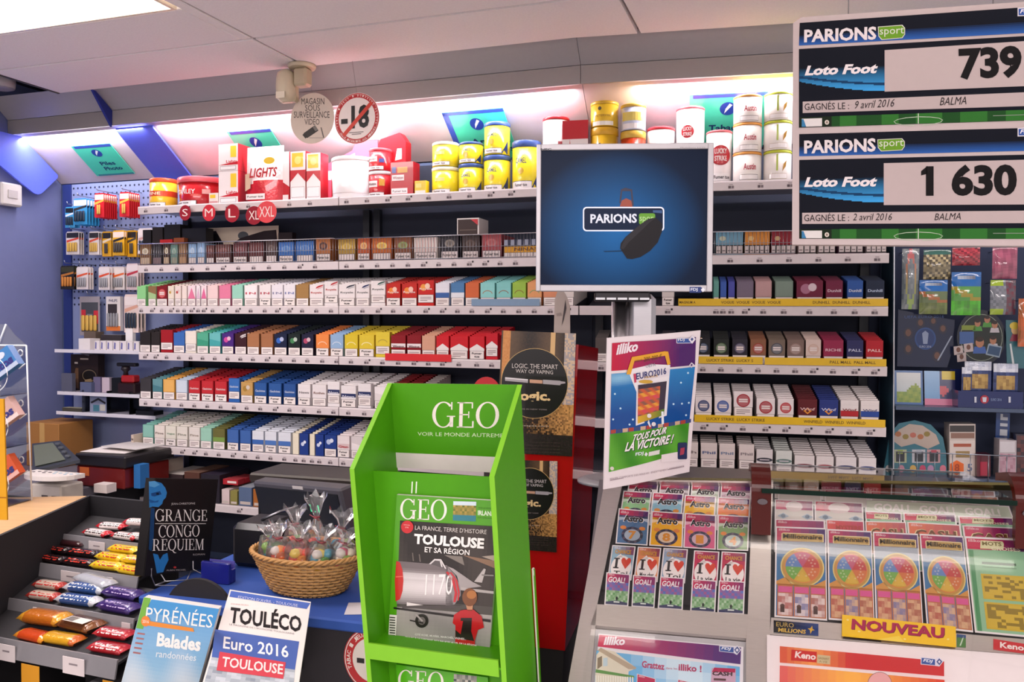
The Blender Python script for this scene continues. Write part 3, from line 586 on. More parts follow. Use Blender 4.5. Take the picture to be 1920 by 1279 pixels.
# ================================================================== what stands on the top shelf and hangs from the canopy
def wrap(mb, art, r, cx=0, cy=0):
    """bend flat lettering round an upright cylinder"""
    o = len(mb.v)
    mb.v += [(cx + (r - p[1]) * math.sin(p[0] / r), cy - (r - p[1]) * math.cos(p[0] / r), p[2]) for p in art.v]
    for q, c, k in zip(art.f, art.c, art.mi): mb.f.append(tuple(o + j for j in q)); mb.c.append(c); mb.mi.append(mb._m(art.ms[k])); mb.sm.append(False)
    return mb
def arect(a, x0, z0, x1, z1, y, col, n=6):
    for i in range(n):
        u, w = x0 + (x1 - x0) * i / n, x0 + (x1 - x0) * (i + 1) / n; a.rect(u, z0, w, z1, y, col)
def dims(fr, px0, px1, ytop, z0, y):
    p, q, t = fr.hit(px0, 600, y), fr.hit(px1, 600, y), fr.hit((px0 + px1) / 2, ytop, y)
    return p.x, q.x, t.z - z0
def can(fr, px0, px1, ytop, z0, lab, body, lid, art=None, taper=0, ydep=.05, lidh=.14, cat='tobacco tin', name='tobacco_tin', lidr=1.02):
    """round tin; art: list of ('band', z0, z1, colour) fractions, ('text', string, z0, z1, colour, halfwidth), ('patch', halfwidth, z0, z1, colour)"""
    x0, x1, h = dims(fr, px0, px1, ytop, z0, ydep); r = (x1 - x0) / 2 * .97; cx = (x0 + x1) / 2
    t = thing(name, lab, cat, fr.sub(cx, ydep + r, z0 + .0005), 'tobacco tins on the top shelf')
    rb = r * (1 - taper); lz = h * (1 - lidh)
    mb = MB(m=GLOSS); mb.lathe([(rb - .001, 0), (rb, .002), (r, lz)], body, n=28)
    A = MB(m=GLOSS)
    for a in art or []:
        if a[0] == 'band':
            zz0, zz1 = a[1] * lz, a[2] * lz; ra = rb + (r - rb) * zz0 / lz; rc = rb + (r - rb) * zz1 / lz
            mb.lathe([(ra + .0006, zz0), (rc + .0006, zz1)], a[3], n=28); mb.f = mb.f[:-2]; mb.c = mb.c[:-2]; mb.mi = mb.mi[:-2]; mb.sm = mb.sm[:-2]
        elif a[0] == 'patch': arect(A, a[1] * r, a[3] * lz, a[2] * r, a[4] * lz, -.001 - (a[6] if len(a) > 6 else 0), a[5], 8)
        elif a[0] == 'disc':
            A.disc(a[1] * r, a[2] * lz, a[3] * r * .25, a[3] * r * .25, -.0016 - (a[5] if len(a) > 5 else 0), a[4], n=22)
            for f0 in (.5, .75, 1): A.ring(a[1] * r, a[2] * lz, a[3] * r * f0, a[3] * r * f0, a[3] * r * .25, -.0016 - (a[5] if len(a) > 5 else 0), a[4], n=22)
        elif a[0] == 'text': A.text(a[1], a[2] * r, a[4] * lz, a[3] * r, a[5] * lz, -.0026, a[6], .02)
        elif a[0] == 'poly': A.poly([(p[0] * r, p[1] * lz) for p in a[1]], -.0014, a[2])
    wrap(mb, A, r if not taper else (r + rb) / 2 + .0015); part('body', mb, t)
    mb = MB(m=PLAS); mb.lathe([(r * lidr - .001, lz + .0005), (r * lidr, lz + .002), (r * lidr, h - .003), (r * lidr - .004, h), (r * .86, h), (r * .85, h - .002)], lid, n=28); part('lid', mb, t)
    return t
ZT = ZS[0] + SH
WARN = [('patch', -.85, .75, .03, .22, '#4a3c3c'), ('patch', -.82, .72, .045, .205, '#f4ecea', .0004), ('text', 'Fumer tue', -.45, .45, .09, .165, '#4a4040')]
def warn(o=0): return [('patch', -.85 + o, .75 + o, .03, .22, '#6a5a5a'), ('patch', -.82 + o, .72 + o, .045, .205, '#f6efee', .0004), ('text', 'Fumer tue', -.5 + o, .4 + o, .09, .165, '#4a4040')]
can(FL, 270, 311, 333, ZT, 'orange and yellow tobacco tin at the left end of the top shelf', '#f0c030', '#e0542a', [('band', .45, .66, '#d84a2a'), ('text', 'FINE', -.6, .5, .5, .61, '#f6e8c0')] + warn(.1))
can(FL, 315, 390, 330, ZT, 'wide red tobacco tub with a rosy lid beside the orange tin', '#b81c24', '#e0606a', [('text', 'STANLEY', -.75, .35, .50, .70, '#f4e6e2'), ('patch', .62, .95, .5, .7, '#e7a8a4')] + warn(-.35), taper=.08, ydep=.03, lidh=.2, lidr=1.05)
def product_box(fr, px0, px1, ytop, z0, d, col, lab, art, ydep=.04, name='tobacco_box', cat='box', group=None, yaw=0, m=None, side=None):
    x0, x1, h = dims(fr, px0, px1, ytop, z0, ydep); w = x1 - x0
    mb = MB(m=m or GLOSS); mb.box(0, w, 0, d, 0, h, side or col, front=col); art(mb, w, h)
    return solid(name, mb, fr.sub(x0, ydep, z0 + .0005, yaw=yaw), lab, cat, group)
def a_small(mb, w, h): mb.rect(w * .1, h * .55, w * .7, h * .85, -.0004, '#f0c83a'); mb.rect(w * .05, h * .05, w * .95, h * .3, -.0004, '#d8a0a0')
product_box(FL, 393, 410, 362, ZT, .03, '#efe4da', 'tiny white and yellow packet beside the red tub', a_small)
def a_white(mb, w, h):
    mb.poly([(0, h * .22), (w, h * .22), (w, h * .34), (w * .3, h * .26)], -.0003, '#c82430'); mb.rect(w * .62, h * .5, w * .92, h * .92, -.0004, '#f4cf3c'); mb.text('Lights', w * .4, h * .26, w * .95, h * .40, -.0006, '#c82430', .02)
    mb.rect(w * .08, h * .04, w * .9, h * .18, -.0004, '#a08a8a'); mb.rect(w * .10, h * .055, w * .88, h * .165, -.0006, '#f7f0ee'); mb.rect(w * .08, h * .7, w * .4, h * .72, -.0004, '#cbb')if 0 else None
x0, x1, h1 = dims(FL, 411, 447, 321, ZT, .04)
product_box(FL, 411, 447, 321, ZT, .09, '#f3eae8', 'white and red tobacco box with yellow sticker, lower of a stack', a_white, side='#c22630', group='stacked white and red boxes')
product_box(FL, 411, 447, 270, ZT + h1 + .001, .09, '#f3eae8', 'white and red tobacco box with yellow sticker, upper of a stack', a_white, side='#c22630', group='stacked white and red boxes')
# big pouch
x0, x1, h = dims(FL, 456, 524, 272, ZT, .03); w = x1 - x0
t = thing('tobacco_pouch', 'large white and red tobacco pouch with slanting letters on the top shelf', 'pouch', FL.sub(x0, .03, ZT + .0005))
def pc(u, v): return '#c22431' if v < .34 + .08 * u else '#f6eeec'
mb = MB(m=WRAP); n = 14
def pf(s):
    def fn(u, v):
        b = .03 * math.sin(math.pi * u) ** .6 * (1 - v ** 2) + .001; return (w * u + .006 * math.sin(math.pi * v) * (u - .5), .034 - b if s else .034 + b, h * v)
    return fn
mb.grid(pf(1), 12, 18, pc, smooth=True); k = MB(m=WRAP).grid(pf(0), 12, 18, pc, smooth=True); k.f = [q[::-1] for q in k.f]; mb.add(k.v, k.f, '#f0e6e4', WRAP, True)
part('pouch', mb, t)
mb = MB(m=PAPER); yy = .034 - .031
mb.text('LIGHTS', w * .18, h * .43, w * .95, h * .60, yy - .003, '#b8202c', .03, .25); mb.poly([(w * .06, h * .20), (w * .2, h * .25), (w * .22, h * .52), (w * .06, h * .5)], yy - .001, '#d9b79c'); mb.rect(w * .08, h * .05, w * .6, h * .15, yy - .001, '#f2e8e6'); mb.disc(w * .72, h * .72, w * .15, h * .06, yy - .001, '#f2cc3a'); mb.text('Fumer tue', w * .12, h * .08, w * .55, h * .12, yy - .002, '#554444', .01)
part('print', mb, t)
def a_red(mb, w, h): mb.poly([(0, h * .45), (w, h * .3), (w, h), (0, h)], -.0004, '#efe2e0'); mb.rect(w * .1, h * .04, w * .9, h * .14, -.0004, '#efe4e2')
product_box(FL, 524, 543, 285, ZT, .07, '#bb2029', 'slim red and white box behind the large pouch', a_red, ydep=.06, side='#a81c26')
def a_chev(mb, w, h):
    mb.poly([(0, h * .38), (w * .5, h * .56), (w, h * .38), (w, h * .62), (0, h * .62)], -.0004, '#c01f2b'); mb.rect(w * .1, h * .68, w * .85, h * .97, -.0004, '#f1c832'); mb.disc(w * .5, h * .82, w * .22, h * .08, -.0006, '#f8e27a'); mb.rect(w * .06, h * .06, w * .94, h * .28, -.0004, '#b4a0a0'); mb.rect(w * .08, h * .07, w * .92, h * .27, -.0006, '#f6efee')
product_box(FL, 545, 573, 284, ZT, .06, '#f6eeec', 'white red-roofed tobacco box with a yellow sticker, left of two', a_chev, side='#c22630')
product_box(FL, 575, 601, 287, ZT, .06, '#f6eeec', 'white red-roofed tobacco box with a yellow sticker, right of two', a_chev, side='#c22630')
# white bucket and the red card behind it
can(FL, 605, 681, 292, ZT, 'big white tobacco bucket with a domed front before a pink card', '#f7f2f2', '#f6f0f0', [('band', .10, .13, '#d9cfcf'), ('poly', [(-.95, .05), (-.72, .05), (-.80, .45), (-.95, .62)], '#b8232e')], ydep=.004, lidh=.1)
x0, x1, h = dims(FL, 603, 708, 241, ZT, .182); w = x1 - x0; h = min(h, .258)
mb = MB(m=CARD); mb.prism([(0, 0), (w, 0), (w, h), (w * .62, h), (w * .55, h * .86), (0, h * .62)], 0, .003, '#d8485c', front='#dc5066'); mb.rect(w * .08, h * .4, w * .22, h * .55, -.0004, '#f0c8cc'); mb.rect(w * .66, h * .45, w * .78, h * .6, -.0004, '#efd8da'); mb.poly([(w * .3, h * .62), (w * .6, h * .72), (w * .6, h * .82), (w * .3, h * .70)], -.0004, '#e7909c')
solid('display_card', mb, FL.sub(x0, .182, ZT + .0005), 'tall pink-red display card standing behind the white bucket', 'card')
rl = can(FL, 682, 724, 320, ZT, 'red tobacco tin with white label, lower of two beside the bucket', '#b81f29', '#d8d0d0', [('patch', -.75, .2, .45, .72, '#f3e9e7'), ('text', 'Winston', -.7, .1, .52, .64, '#5c2024'), ('patch', .35, .8, .5, .8, '#d8a83c')] + warn())
_, _, hh = dims(FL, 682, 724, 320, ZT, .05)
can(FL, 683, 723, 277, ZT + hh + .002, 'red tobacco tin with rosy lid, upper of two beside the bucket', '#bb222c', '#d2505c', [('patch', -.75, .2, .45, .72, '#f3e9e7'), ('text', 'Winston', -.7, .1, .52, .64, '#5c2024'), ('patch', .35, .8, .4, .6, '#4a58a0')] + warn(), ydep=.051)
def a_mb(mb, w, h):
    mb.rect(w * .06, h * .45, w * .6, h * .62, -.0004, '#f3e9e7'); mb.text('Winston', w * .1, h * .49, w * .56, h * .58, -.0006, '#8c2430', .02); mb.rect(w * .3, h * .68, w * .75, h * .85, -.0004, '#dba23c'); mb.rect(w * .06, h * .68, w * .24, h * .86, -.0004, '#5564a8'); mb.rect(w * .04, h * .06, w * .75, h * .22, -.0004, '#f6eeec'); mb.text('Fumer tue', w * .1, h * .1, w * .7, h * .17, -.0006, '#554444', .01)
product_box(FL, 732, 774, 304, ZT, .06, '#bd202b', 'square red tobacco box with a white label left of the yellow tins', a_mb, side='#a31a25')
x0, x1, h = dims(FL, 708, 760, 250, ZT, .115); w = x1 - x0
mb = MB(m=CARD); mb.prism([(0, 0), (w, 0), (w, h * .86), (w * .78, h), (w * .1, h * .92), (0, h * .84)], 0, .05, '#a51b26', front='#b81f2a'); mb.poly([(w * .62, h * .58), (w * .86, h * .60), (w * .86, h * .76), (w * .7, h * .76)], -.0004, '#f0e4e2')
solid('tobacco_carton', mb, FL.sub(x0, .115, ZT + .0005), 'red carton with a cut corner standing behind the square red box', 'carton')
def a_y(mb, w, h): mb.rect(w * .05, h * .06, w * .95, h * .3, -.0004, '#f3e9dd'); mb.rect(w * .1, h * .5, w * .6, h * .8, -.0004, '#f5e27a')
product_box(FL, 777, 798, 339, ZT, .03, '#e8cb2e', 'small yellow packet left of the yellow tins', a_y)
def ystack(px0, px1, yt0, yt1, kind, lab0, lab1, yd):
    blue = kind == 'b'
    body = '#ead62c'; lid = '#3a5698' if blue else '#ece6cc'
    art = warn(-.05) + ([('text', 'CAMEL', -.5, .3, .62, .75, '#3a4a7c'), ('disc', -.1, .45, .22, '#e0b83a')] if blue else [('patch', -.5, .3, .55, .7, '#f3e890')])
    if blue: art = [('poly', [(.62, .02), (1.25, .02), (1.25, .5), (1.0, .28)], '#2a3c74')] + art
    can(FL, px0, px1, yt0, ZT, lab0, body, lid, art, ydep=yd)
    if yt1 is not None:
        _, _, hh = dims(FL, px0, px1, yt0, ZT, yd)
        can(FL, px0 + 1, px1 - 1, yt1, ZT + hh + .002, lab1, body, lid, art, ydep=yd + .001)
ystack(800, 850, 312, 265, 'y', 'yellow tin with a cream lid, lower of the leftmost yellow stack', 'yellow tin with a cream lid, upper of the leftmost yellow stack', .05)
ystack(851, 897, 306, 265, 'b', 'small yellow and blue tin, lower of the middle yellow stack', 'small yellow and blue tin, upper of the middle yellow stack', .05)
ystack(898, 947, 290, 227, 'b', 'yellow and navy tin, lower of the tallest stack left of monitor', 'yellow and navy tin, upper of the tallest stack left of monitor', .05)
ystack(951, 1004, 262, None, 'b', 'tall single yellow and blue tin beside the monitor edge', '', .05)
# right run, above the monitor
can(FR, 1011, 1062, 217, ZT, 'white tobacco tub with a red lid above the left of the monitor', '#f2e8e6', '#c42a34', [('patch', .3, .9, .62, .68, '#d47a80')], lidh=.05)
def a_rw(mb, w, h): mb.rect(0, h * .72, w, h, -.0004, '#c0222d'); mb.poly([(w * .15, 0), (w * .3, h * .72), (w * .45, 0)], -.0004, '#c8303a'); mb.text('JPS', w * .2, h * .40, w * .9, h * .62, -.0006, '#c0222d', .03)
product_box(FR, 1052, 1100, 226, ZT, .05, '#f2e8e6', 'red and white box behind the top left of the monitor', a_rw, side='#a81c26')
def two(px0, px1, y0, y1, body0, lid0, body1, lid1, a0, a1, l0, l1, yd=.02):
    can(FR, px0, px1, y0, ZT, l0, body0, lid0, a0, ydep=yd); _, _, hh = dims(FR, px0, px1, y0, ZT, yd)
    can(FR, px0, px1, y1, ZT + hh + .002, l1, body1, lid1, a1, ydep=yd)
ya = [('patch', -.85, .75, .03, .22, '#f6efe2'), ('disc', -.25, .80, .13, '#5c5440'), ('text', 'INTERVAL', -.6, .55, .42, .52, '#a9862c')]
two(1101, 1155, 237, 188, '#e5b52c', '#d8a428', '#e5bb34', '#d9ac34', ya, ya, 'golden tobacco tin, lower of a stack above the monitor', 'golden tobacco tin, upper of a stack above the monitor')
two(1158, 1207, 244, 193, '#cf4526', '#d8b048', '#c6cbe0', '#d8b048', [('text', 'manU', -.7, .7, .30, .48, '#f6e8d8')], [('patch', -.9, .9, .40, .78, '#e6cf6a'), ('patch', -.85, .75, .05, .28, '#f6efee')], 'red-orange tin under a pale tin above the monitor', 'pale blue and yellow tin on a red-orange tin above the monitor')
ls = [('disc', -.25, .62, .42, '#bb2530'), ('disc', -.25, .62, .35, '#c8323c', .0004), ('text', 'LUCKY', -.52, .02, .63, .72, '#f4e6e4'), ('text', 'STRIKE', -.52, .02, .52, .61, '#f4e6e4')]
can(FR, 1208, 1262, 236, ZT, 'low white tub with a red emblem and red lid above the monitor', '#f3eae8', '#c8323c', ls, lidh=.06)
can(FR, 1263, 1318, 198, ZT, 'tall white tin with a red round emblem above the monitor', '#f5eeec', '#c65058', [('disc', -.2, .70, .46, '#bb2530'), ('disc', -.2, .70, .38, '#c8323c', .0004), ('text', 'LUCKY', -.5, .1, .71, .76, '#f4e6e4'), ('text', 'STRIKE', -.5, .1, .64, .69, '#f4e6e4')], lidh=.04)
can(FR, 1320, 1371, 243, ZT, 'white tin with a big red round emblem right of the monitor corner', '#f3eae8', '#c65a60', [('disc', .1, .55, .78, '#a91e28'), ('disc', .1, .55, .68, '#bf2c36', .0004), ('text', 'LUCKY', -.35, .55, .58, .68, '#f4e6e4'), ('text', 'STRIKE', -.35, .55, .44, .54, '#f4e6e4'), ('patch', -.5, .9, .06, .2, '#f8f2f0'), ('text', 'Fumer tue', -.4, .8, .09, .16, '#4a4040')], lidh=.05)
def three(px0, px1, ys, kinds, pre):
    z = ZT
    for k, y in enumerate(ys):
        _, _, hh = dims(FR, px0, px1, y, z, .012)
        can(FR, px0, px1, y, z, f'{pre}, {["bottom", "middle", "top"][k]} of the stack of three', '#f6f0ea', kinds[0], kinds[1], lidh=.10, ydep=.012); z += hh + .001
three(1371, 1427, (284, 229, 176), ('#e8a04c', [('text', 'Austin', -.3, .55, .42, .66, '#b8384a'), ('patch', -.6, .75, .05, .25, '#5a4a4a'), ('patch', -.58, .73, .065, .235, '#f8f2f0', .0004)]), 'white tin with an orange rim and red script')
three(1429, 1484, (281, 225, 171), ('#c4cf3a', [('poly', [(.25, .32), (.5, .5), (.6, .75), (.32, .58)], '#b98a3c'), ('patch', -.18, -.05, .35, .95, '#b7cc50'), ('patch', -.7, .6, .05, .25, '#c8b49c'), ('patch', -.68, .58, .065, .235, '#f8f2f0', .0004)]), 'white tin with a lime rim and a leaf')
# ------------------------------------------------------------------ size discs under the top shelf
for px, py, rx, ry, tx, col, yy, lab in ((347, 399, 10.5, 14.5, 'S', '#9c1e28', -.03, 'small dark red disc lettered S'), (391.5, 399, 12, 15.5, 'M', '#cc3038', -.033, 'bright red disc lettered M'), (435, 400, 13.5, 17, 'L', '#a01f28', -.036, 'dark red disc lettered L'), (476, 404, 15.5, 17.5, 'XL', '#931b25', -.039, 'dark red disc lettered XL behind a larger disc'), (500, 397.5, 18.5, 20.5, 'XXL', '#dd4a4e', -.05, 'largest coral red disc lettered XXL')):
    c = FL.hit(px, py, yy); e = FL.hit(px + rx, py, yy); r = e.x - c.x; rz = c.z - FL.hit(px, py + ry, yy).z
    t = thing('size_disc', lab + ' hanging from the top shelf edge', 'disc', FL.sub(c.x, yy, c.z), 'size discs on the top shelf edge')
    mb = MB(m=GLOSS); mb.prism([(r * math.cos(a * .2244), rz * math.sin(a * .2244)) for a in range(28)], 0, .0012, col); wd = (.5, .62, .5, .62, .75)[('S', 'M', 'L', 'XL', 'XXL').index(tx)]
    mb.text(tx, -r * wd, -rz * .45, r * wd, rz * .5, -.0004, '#f0dcd6', .0); part('disc', mb, t)
    mb = MB(m=ACRYL); mb.box(-.006, .006, .0014, -yy - .003, rz * .7, rz * .7 + .001, '#dddddd'); part('arm', mb, t, 'clear strip holding the disc to the shelf')
# ------------------------------------------------------------------ category signs on the lit underside
SL = math.degrees(math.atan2(.265, .195))
def soffit(fr): return fr.sub(0, .03, LIPB + .0075, tilt=-SL)
def sign(fr, TL, w, ln, lab, lines, left=False, sk=0):
    f = soffit(fr); p = f.hit(*TL, -.004); g = f.sub(p.x, -.004, p.z)
    t = thing('category_sign', lab, 'sign', g, 'category signs')
    mb = MB(m=GLOSS); mb.box(0, w, 0, .003, -ln, 0, '#4fd8b4')
    mb.rect(-.0 if left else .012, -.016, w, 0, -.0004, '#3c55b8')
    if left: mb.poly([(0, 0), (.024, 0), (.024, -ln), (0, -ln)], -.0004, '#3c55b8')
    mb.rect(w * .06, -ln, w, -ln + .01, -.0004, '#3c8f98')
    mb.disc(w * .5, -ln * .26, .028, ln * .115, -.0004, '#2a46a4'); mb.poly([(w * .5 - .012, -ln * .34), (w * .5 + .016, -ln * .20), (w * .5 + .006, -ln * .17), (w * .5 - .008, -ln * .26)], -.0008, '#e7f2f4')
    for i, (tx, u0, u1) in enumerate(lines): mb.text(tx, w * u0, -ln * (.66 + .17 * i), w * u1, -ln * (.54 + .17 * i), -.0006, '#1d3f6c', .03)
    part('sign_sheet', mb, t)
f_ = soffit(FL); a_ = f_.hit(133, 275, -.004); b_ = f_.hit(205, 269, -.004); c_ = f_.hit(188, 330, -.004)
SW, SLN = b_.x - a_.x, a_.z - c_.z
sign(FL, (133, 275), SW, min(SLN, .27), 'small teal sign for batteries on the lit canopy underside', [('Piles', .36, .74), ('Photo', .36, .82)])
sign(FL, (425, 248), f_.hit(505, 240, -.004).x - f_.hit(425, 248, -.004).x, .26, 'teal sign above the white and red boxes', [])
sign(FL, (828, 212), f_.hit(942, 201, -.004).x - f_.hit(828, 212, -.004).x, .26, 'teal sign with a blue left edge behind the yellow tins', [('Articles', .3, .95), ('Fumeurs', .3, .98)], True)
g_ = soffit(FR)
sign(FR, (1293, 179), g_.hit(1441, 168, -.004).x - g_.hit(1293, 179, -.004).x, .26, 'teal tobacco sign behind the stacked white tins at right', [('Tabac', .26, .62)])
# ------------------------------------------------------------------ round notices hanging before the canopy
def notice(px, py, rx, ry, yy, lab, art, col, thread):
    f0 = FL.hit(px, py, yy); r = FL.hit(px + rx, py, yy).x - f0.x; g = FL.sub(f0.x, yy, f0.z)
    t = thing('round_notice', lab, 'notice', g)
    mb = MB(g, CARD); mb.prism([(r * math.cos(a * .15708), r * math.sin(a * .15708)) for a in range(40)], 0, .0015, col); art(mb, r); part('notice_disc', mb, t)
    mb = MB(m=PLAS); mb.tube([(0, .0008, r - .003), (-.02, .0008, cz - f0.z - .001 if thread else r + .06)], .0006, '#8a8480', 5); part('thread', mb, t)
def art_v(mb, r):
    for tx, x0, x1, y0, y1 in (('MAGASIN', 565, 608, 184, 196), ('SOUS', 572, 600, 197, 208), ('SURVEILLANCE', 551, 618, 209, 221), ('VIDEO', 571, 599, 223, 234)): mb.PT(tx, (x0, y1), (x1, y1), (x0, y0), '#3a3230', 2, .0)
    mb.P([(569, 250), (576, 259), (597, 245), (590, 235)], '#2c2826', 2); mb.P([(586, 238), (591, 246), (597, 244), (591, 235)], '#6d6864', 3); mb.P([(567, 253), (573, 260), (576, 257), (570, 250)], '#2c2826', 2); mb.P([(601, 239), (603, 239), (608, 258), (606, 259)], '#5a5250', 2); mb.P([(580, 258), (606, 258), (606, 259), (580, 259)], '#8a807c', 2)
notice(585.5, 222, 41.5, 45, -.115, 'round beige notice with a camera symbol hanging before the canopy', art_v, '#cbbcae', True)
def art_18(mb, r):
    mb.ring(0, 0, r * .985, r * .985, r * .17, -.0004, '#b8272c'); mb.ring(0, 0, r * .95, r * .95, r * .015, -.0006, '#e2b4ac')
    def arc(tx, a0, a1, rad, flip=False):
        n = len(tx)
        for i, c in enumerate(tx):
            if c == ' ': continue
            a = math.radians(a0 + (a1 - a0) * (i + .5) / n); R_ = r * rad; hw, hh = r * .028, r * .042
            ca, sa = math.cos(a), math.sin(a); tx_, tz_ = (sa, -ca) if not flip else (-sa, ca); nx, nz = (ca, sa) if not flip else (-ca, -sa)
            o = (R_ * ca - tx_ * hw - nx * hh, R_ * sa - tz_ * hw - nz * hh)
            mb.mapped(tmesh(c, .01), o, (o[0] + 2 * hw * tx_, o[1] + 2 * hw * tz_), (o[0] + 2 * hh * nx, o[1] + 2 * hh * nz), -.0008, '#f2dcd6')
    arc('TABAC - JEUX - BOISSONS ALCOOL', 200, -20, .90); arc('VENTE INTERDITE AUX MINEURS', 215, 335, .90, True)
    mb.text('-18', -r * .70, -r * .40, r * .55, r * .52, -.0008, '#1c1a1c', .035)
    mb.poly([(-r * .66, -r * .60), (-r * .54, -r * .70), (r * .72, r * .52), (r * .62, r * .64)], -.0012, '#cf4234')
    for k, (a, b) in enumerate(((-.34, .30), (-.22, .2))): mb.rect(r * a, -r * (.56 + .07 * k), r * b, -r * (.53 + .07 * k), -.0008, '#7c7070')
notice(669, 222, 42.5, 46, -.118, 'round red and white age limit notice struck through before the canopy', art_18, '#efe2dc', True)
# ------------------------------------------------------------------ motion sensor under the ceiling edge
c = FL.hit(566, 112, -.13)
t = thing('motion_sensor', 'beige motion sensor on a bracket under the ceiling edge', 'sensor', FL.sub(c.x, -.13, cz - .001))
mb = MB(m=PLAS); mb.lathe([(.050, -.014), (.054, -.006), (.054, 0)], '#cdbfa4', n=24); part('base', mb, t)
mb = MB(m=PLAS); mb.rbox(-.022, .036, -.03, .02, -.085, -.0145, '#bcae92', .008); part('bracket', mb, t)
def hb(u, v):
    a = math.pi * (u - .5) * 1.05; rr = .040 * (1 - .25 * abs(v - .5) ** 2 * 4) * (1 if 0 < v < 1 else .55)
    return (-.062 + rr * math.sin(a) * 1.0, -.012 - rr * math.cos(a), -.142 + .125 * v)
mb = MB(m=PLAS); mb.grid(hb, 12, 10, '#d4c7ac', smooth=True); mb.rbox(-.098, -.023, -.012, .02, -.138, -.022, '#c4b698', .006); mb.PT
part('sensor_head', mb, t)
mb = MB(m=PLAS); mb.rbox(-.082, -.042, -.054, -.050, -.134, -.108, '#e4dac4', .0015); part('lens', mb, t, 'pale lens window')
# white detector on the left wall
q = FL.hitx(12, 365, XC)
t = thing('wall_detector', 'small white detector box on the blue left wall', 'detector', FL.sub(XC, q.y, q.z))
mb = MB(m=PLAS); mb.rbox(.001, .045, -.06, .05, -.055, .05, '#cfc9c6', .008); part('body', mb, t)
mb = MB(m=PLAS); mb.rbox(.0452, .049, -.03, .02, -.02, .018, '#b9b2b0', .001); part('lens', mb, t)
# ================================================================== cigarillo shelf with wire baskets
def wire_basket(fr, pa, pb, z, h, lab, tops):
    """pa, pb: end pixels in x; front of thin wires on the shelf edge"""
    x0, x1 = fr.hit(pa, 480, -.003).x, fr.hit(pb, 480, -.003).x; w = x1 - x0
    t = thing('wire_basket', lab, 'basket', fr.sub(x0, -.003, z + SH), 'wire baskets')
    mb = MB(m=METAL); mb.tube([(0, .06, h), (0, 0, h), (w, 0, h), (w, .06, h)], .0022, '#d8d8de', 6); part('top_rail', mb, t)
    mb = MB(m=METAL); mb.tube([(0, 0, .003), (w, 0, .003)], .0016, '#aeb0b8', 6); mb.tube([(0, 0, h * .5), (w, 0, h * .5)], .001, '#aeb0b8', 5); part('cross_rail', mb, t)
    mb = MB(m=METAL); n = int(w / .0125)
    for i in range(n + 1): mb.tube([(w * i / n, .0012, .002), (w * i / n, .0012, h)], .0008, '#b6b8c0', 4)
    stuffpart('wires', mb, t)
wire_basket(FL, 258, 624, ZS[1], .092, 'long wire basket along the dark cigarillo boxes, left', 0)
wire_basket(FL, 629, 1062, ZS[1], .090, 'wire basket along the orange and white cigarillo boxes', 0)
wire_basket(FR, 1115, 1490, ZS[1], .080, 'wire basket right of the monitor with blue and orange boxes', 0)
cig = [(262, 283, 92, '#7a5a3c', 'brown and cream', '#d8cdb4', 0), (285, 304, 90, '#2c2626', 'black, silver-lined', '#7c7c84', 0), (306, 318, 92, '#4a3a30', 'cream-topped dark brown', '#d8ccb0', 0), (320, 333, 88, '#6a8a80', 'grey green', '#9ab0a0', 0), (335, 350, 90, '#7a5a40', 'brown, pale-striped', '#c4a884', 0), (353, 368, 88, '#86a8cc', 'light blue, left', '#b8cce0', 1), (370, 384, 90, '#8cacd0', 'light blue, right', '#a8c0dc', 1), (387, 402, 80, '#5a3430', 'maroon brown, narrow', '#7a504c', 1), (404, 432, 82, '#5c3834', 'maroon brown, wide', '#7a4c48', 2), (437, 464, 86, '#5a3234', 'maroon with boxed label', '#784448', 2), (467, 494, 86, '#5e3434', 'maroon with striped label', '#7a4844', 1), (498, 519, 90, '#4c3c3a', 'dark grey brown', '#6c5c58', 1), (522, 551, 84, '#3a68ac', 'bright blue, left', '#5c88c0', 2), (555, 588, 86, '#3a66a8', 'bright blue, right', '#5880b8', 1), (592, 620, 96, '#a8683c', 'orange brown, pale-topped', '#4a3030', 2),
       (634, 666, 88, '#a8863a', 'olive gold', '#c8a850', 1), (670, 694, 90, '#b4552c', 'rust orange, small', '#e0b070', 2), (698, 734, 88, '#b65f28', 'rust orange, wide', '#e0c060', 1), (739, 772, 88, '#7e4a30', 'brown with green emblem', '#8a9a60', 2), (776, 820, 86, '#ddd2cc', 'white, red-striped', '#a03c40', 2), (826, 860, 92, '#2c2830', 'black, white-topped', '#8a8078', 2), (866, 898, 88, '#3a2a28', 'dark brown, white-edged', '#5c4a44', 2), (903, 940, 90, '#a0484e', 'dull red', '#b86a6c', 2)]
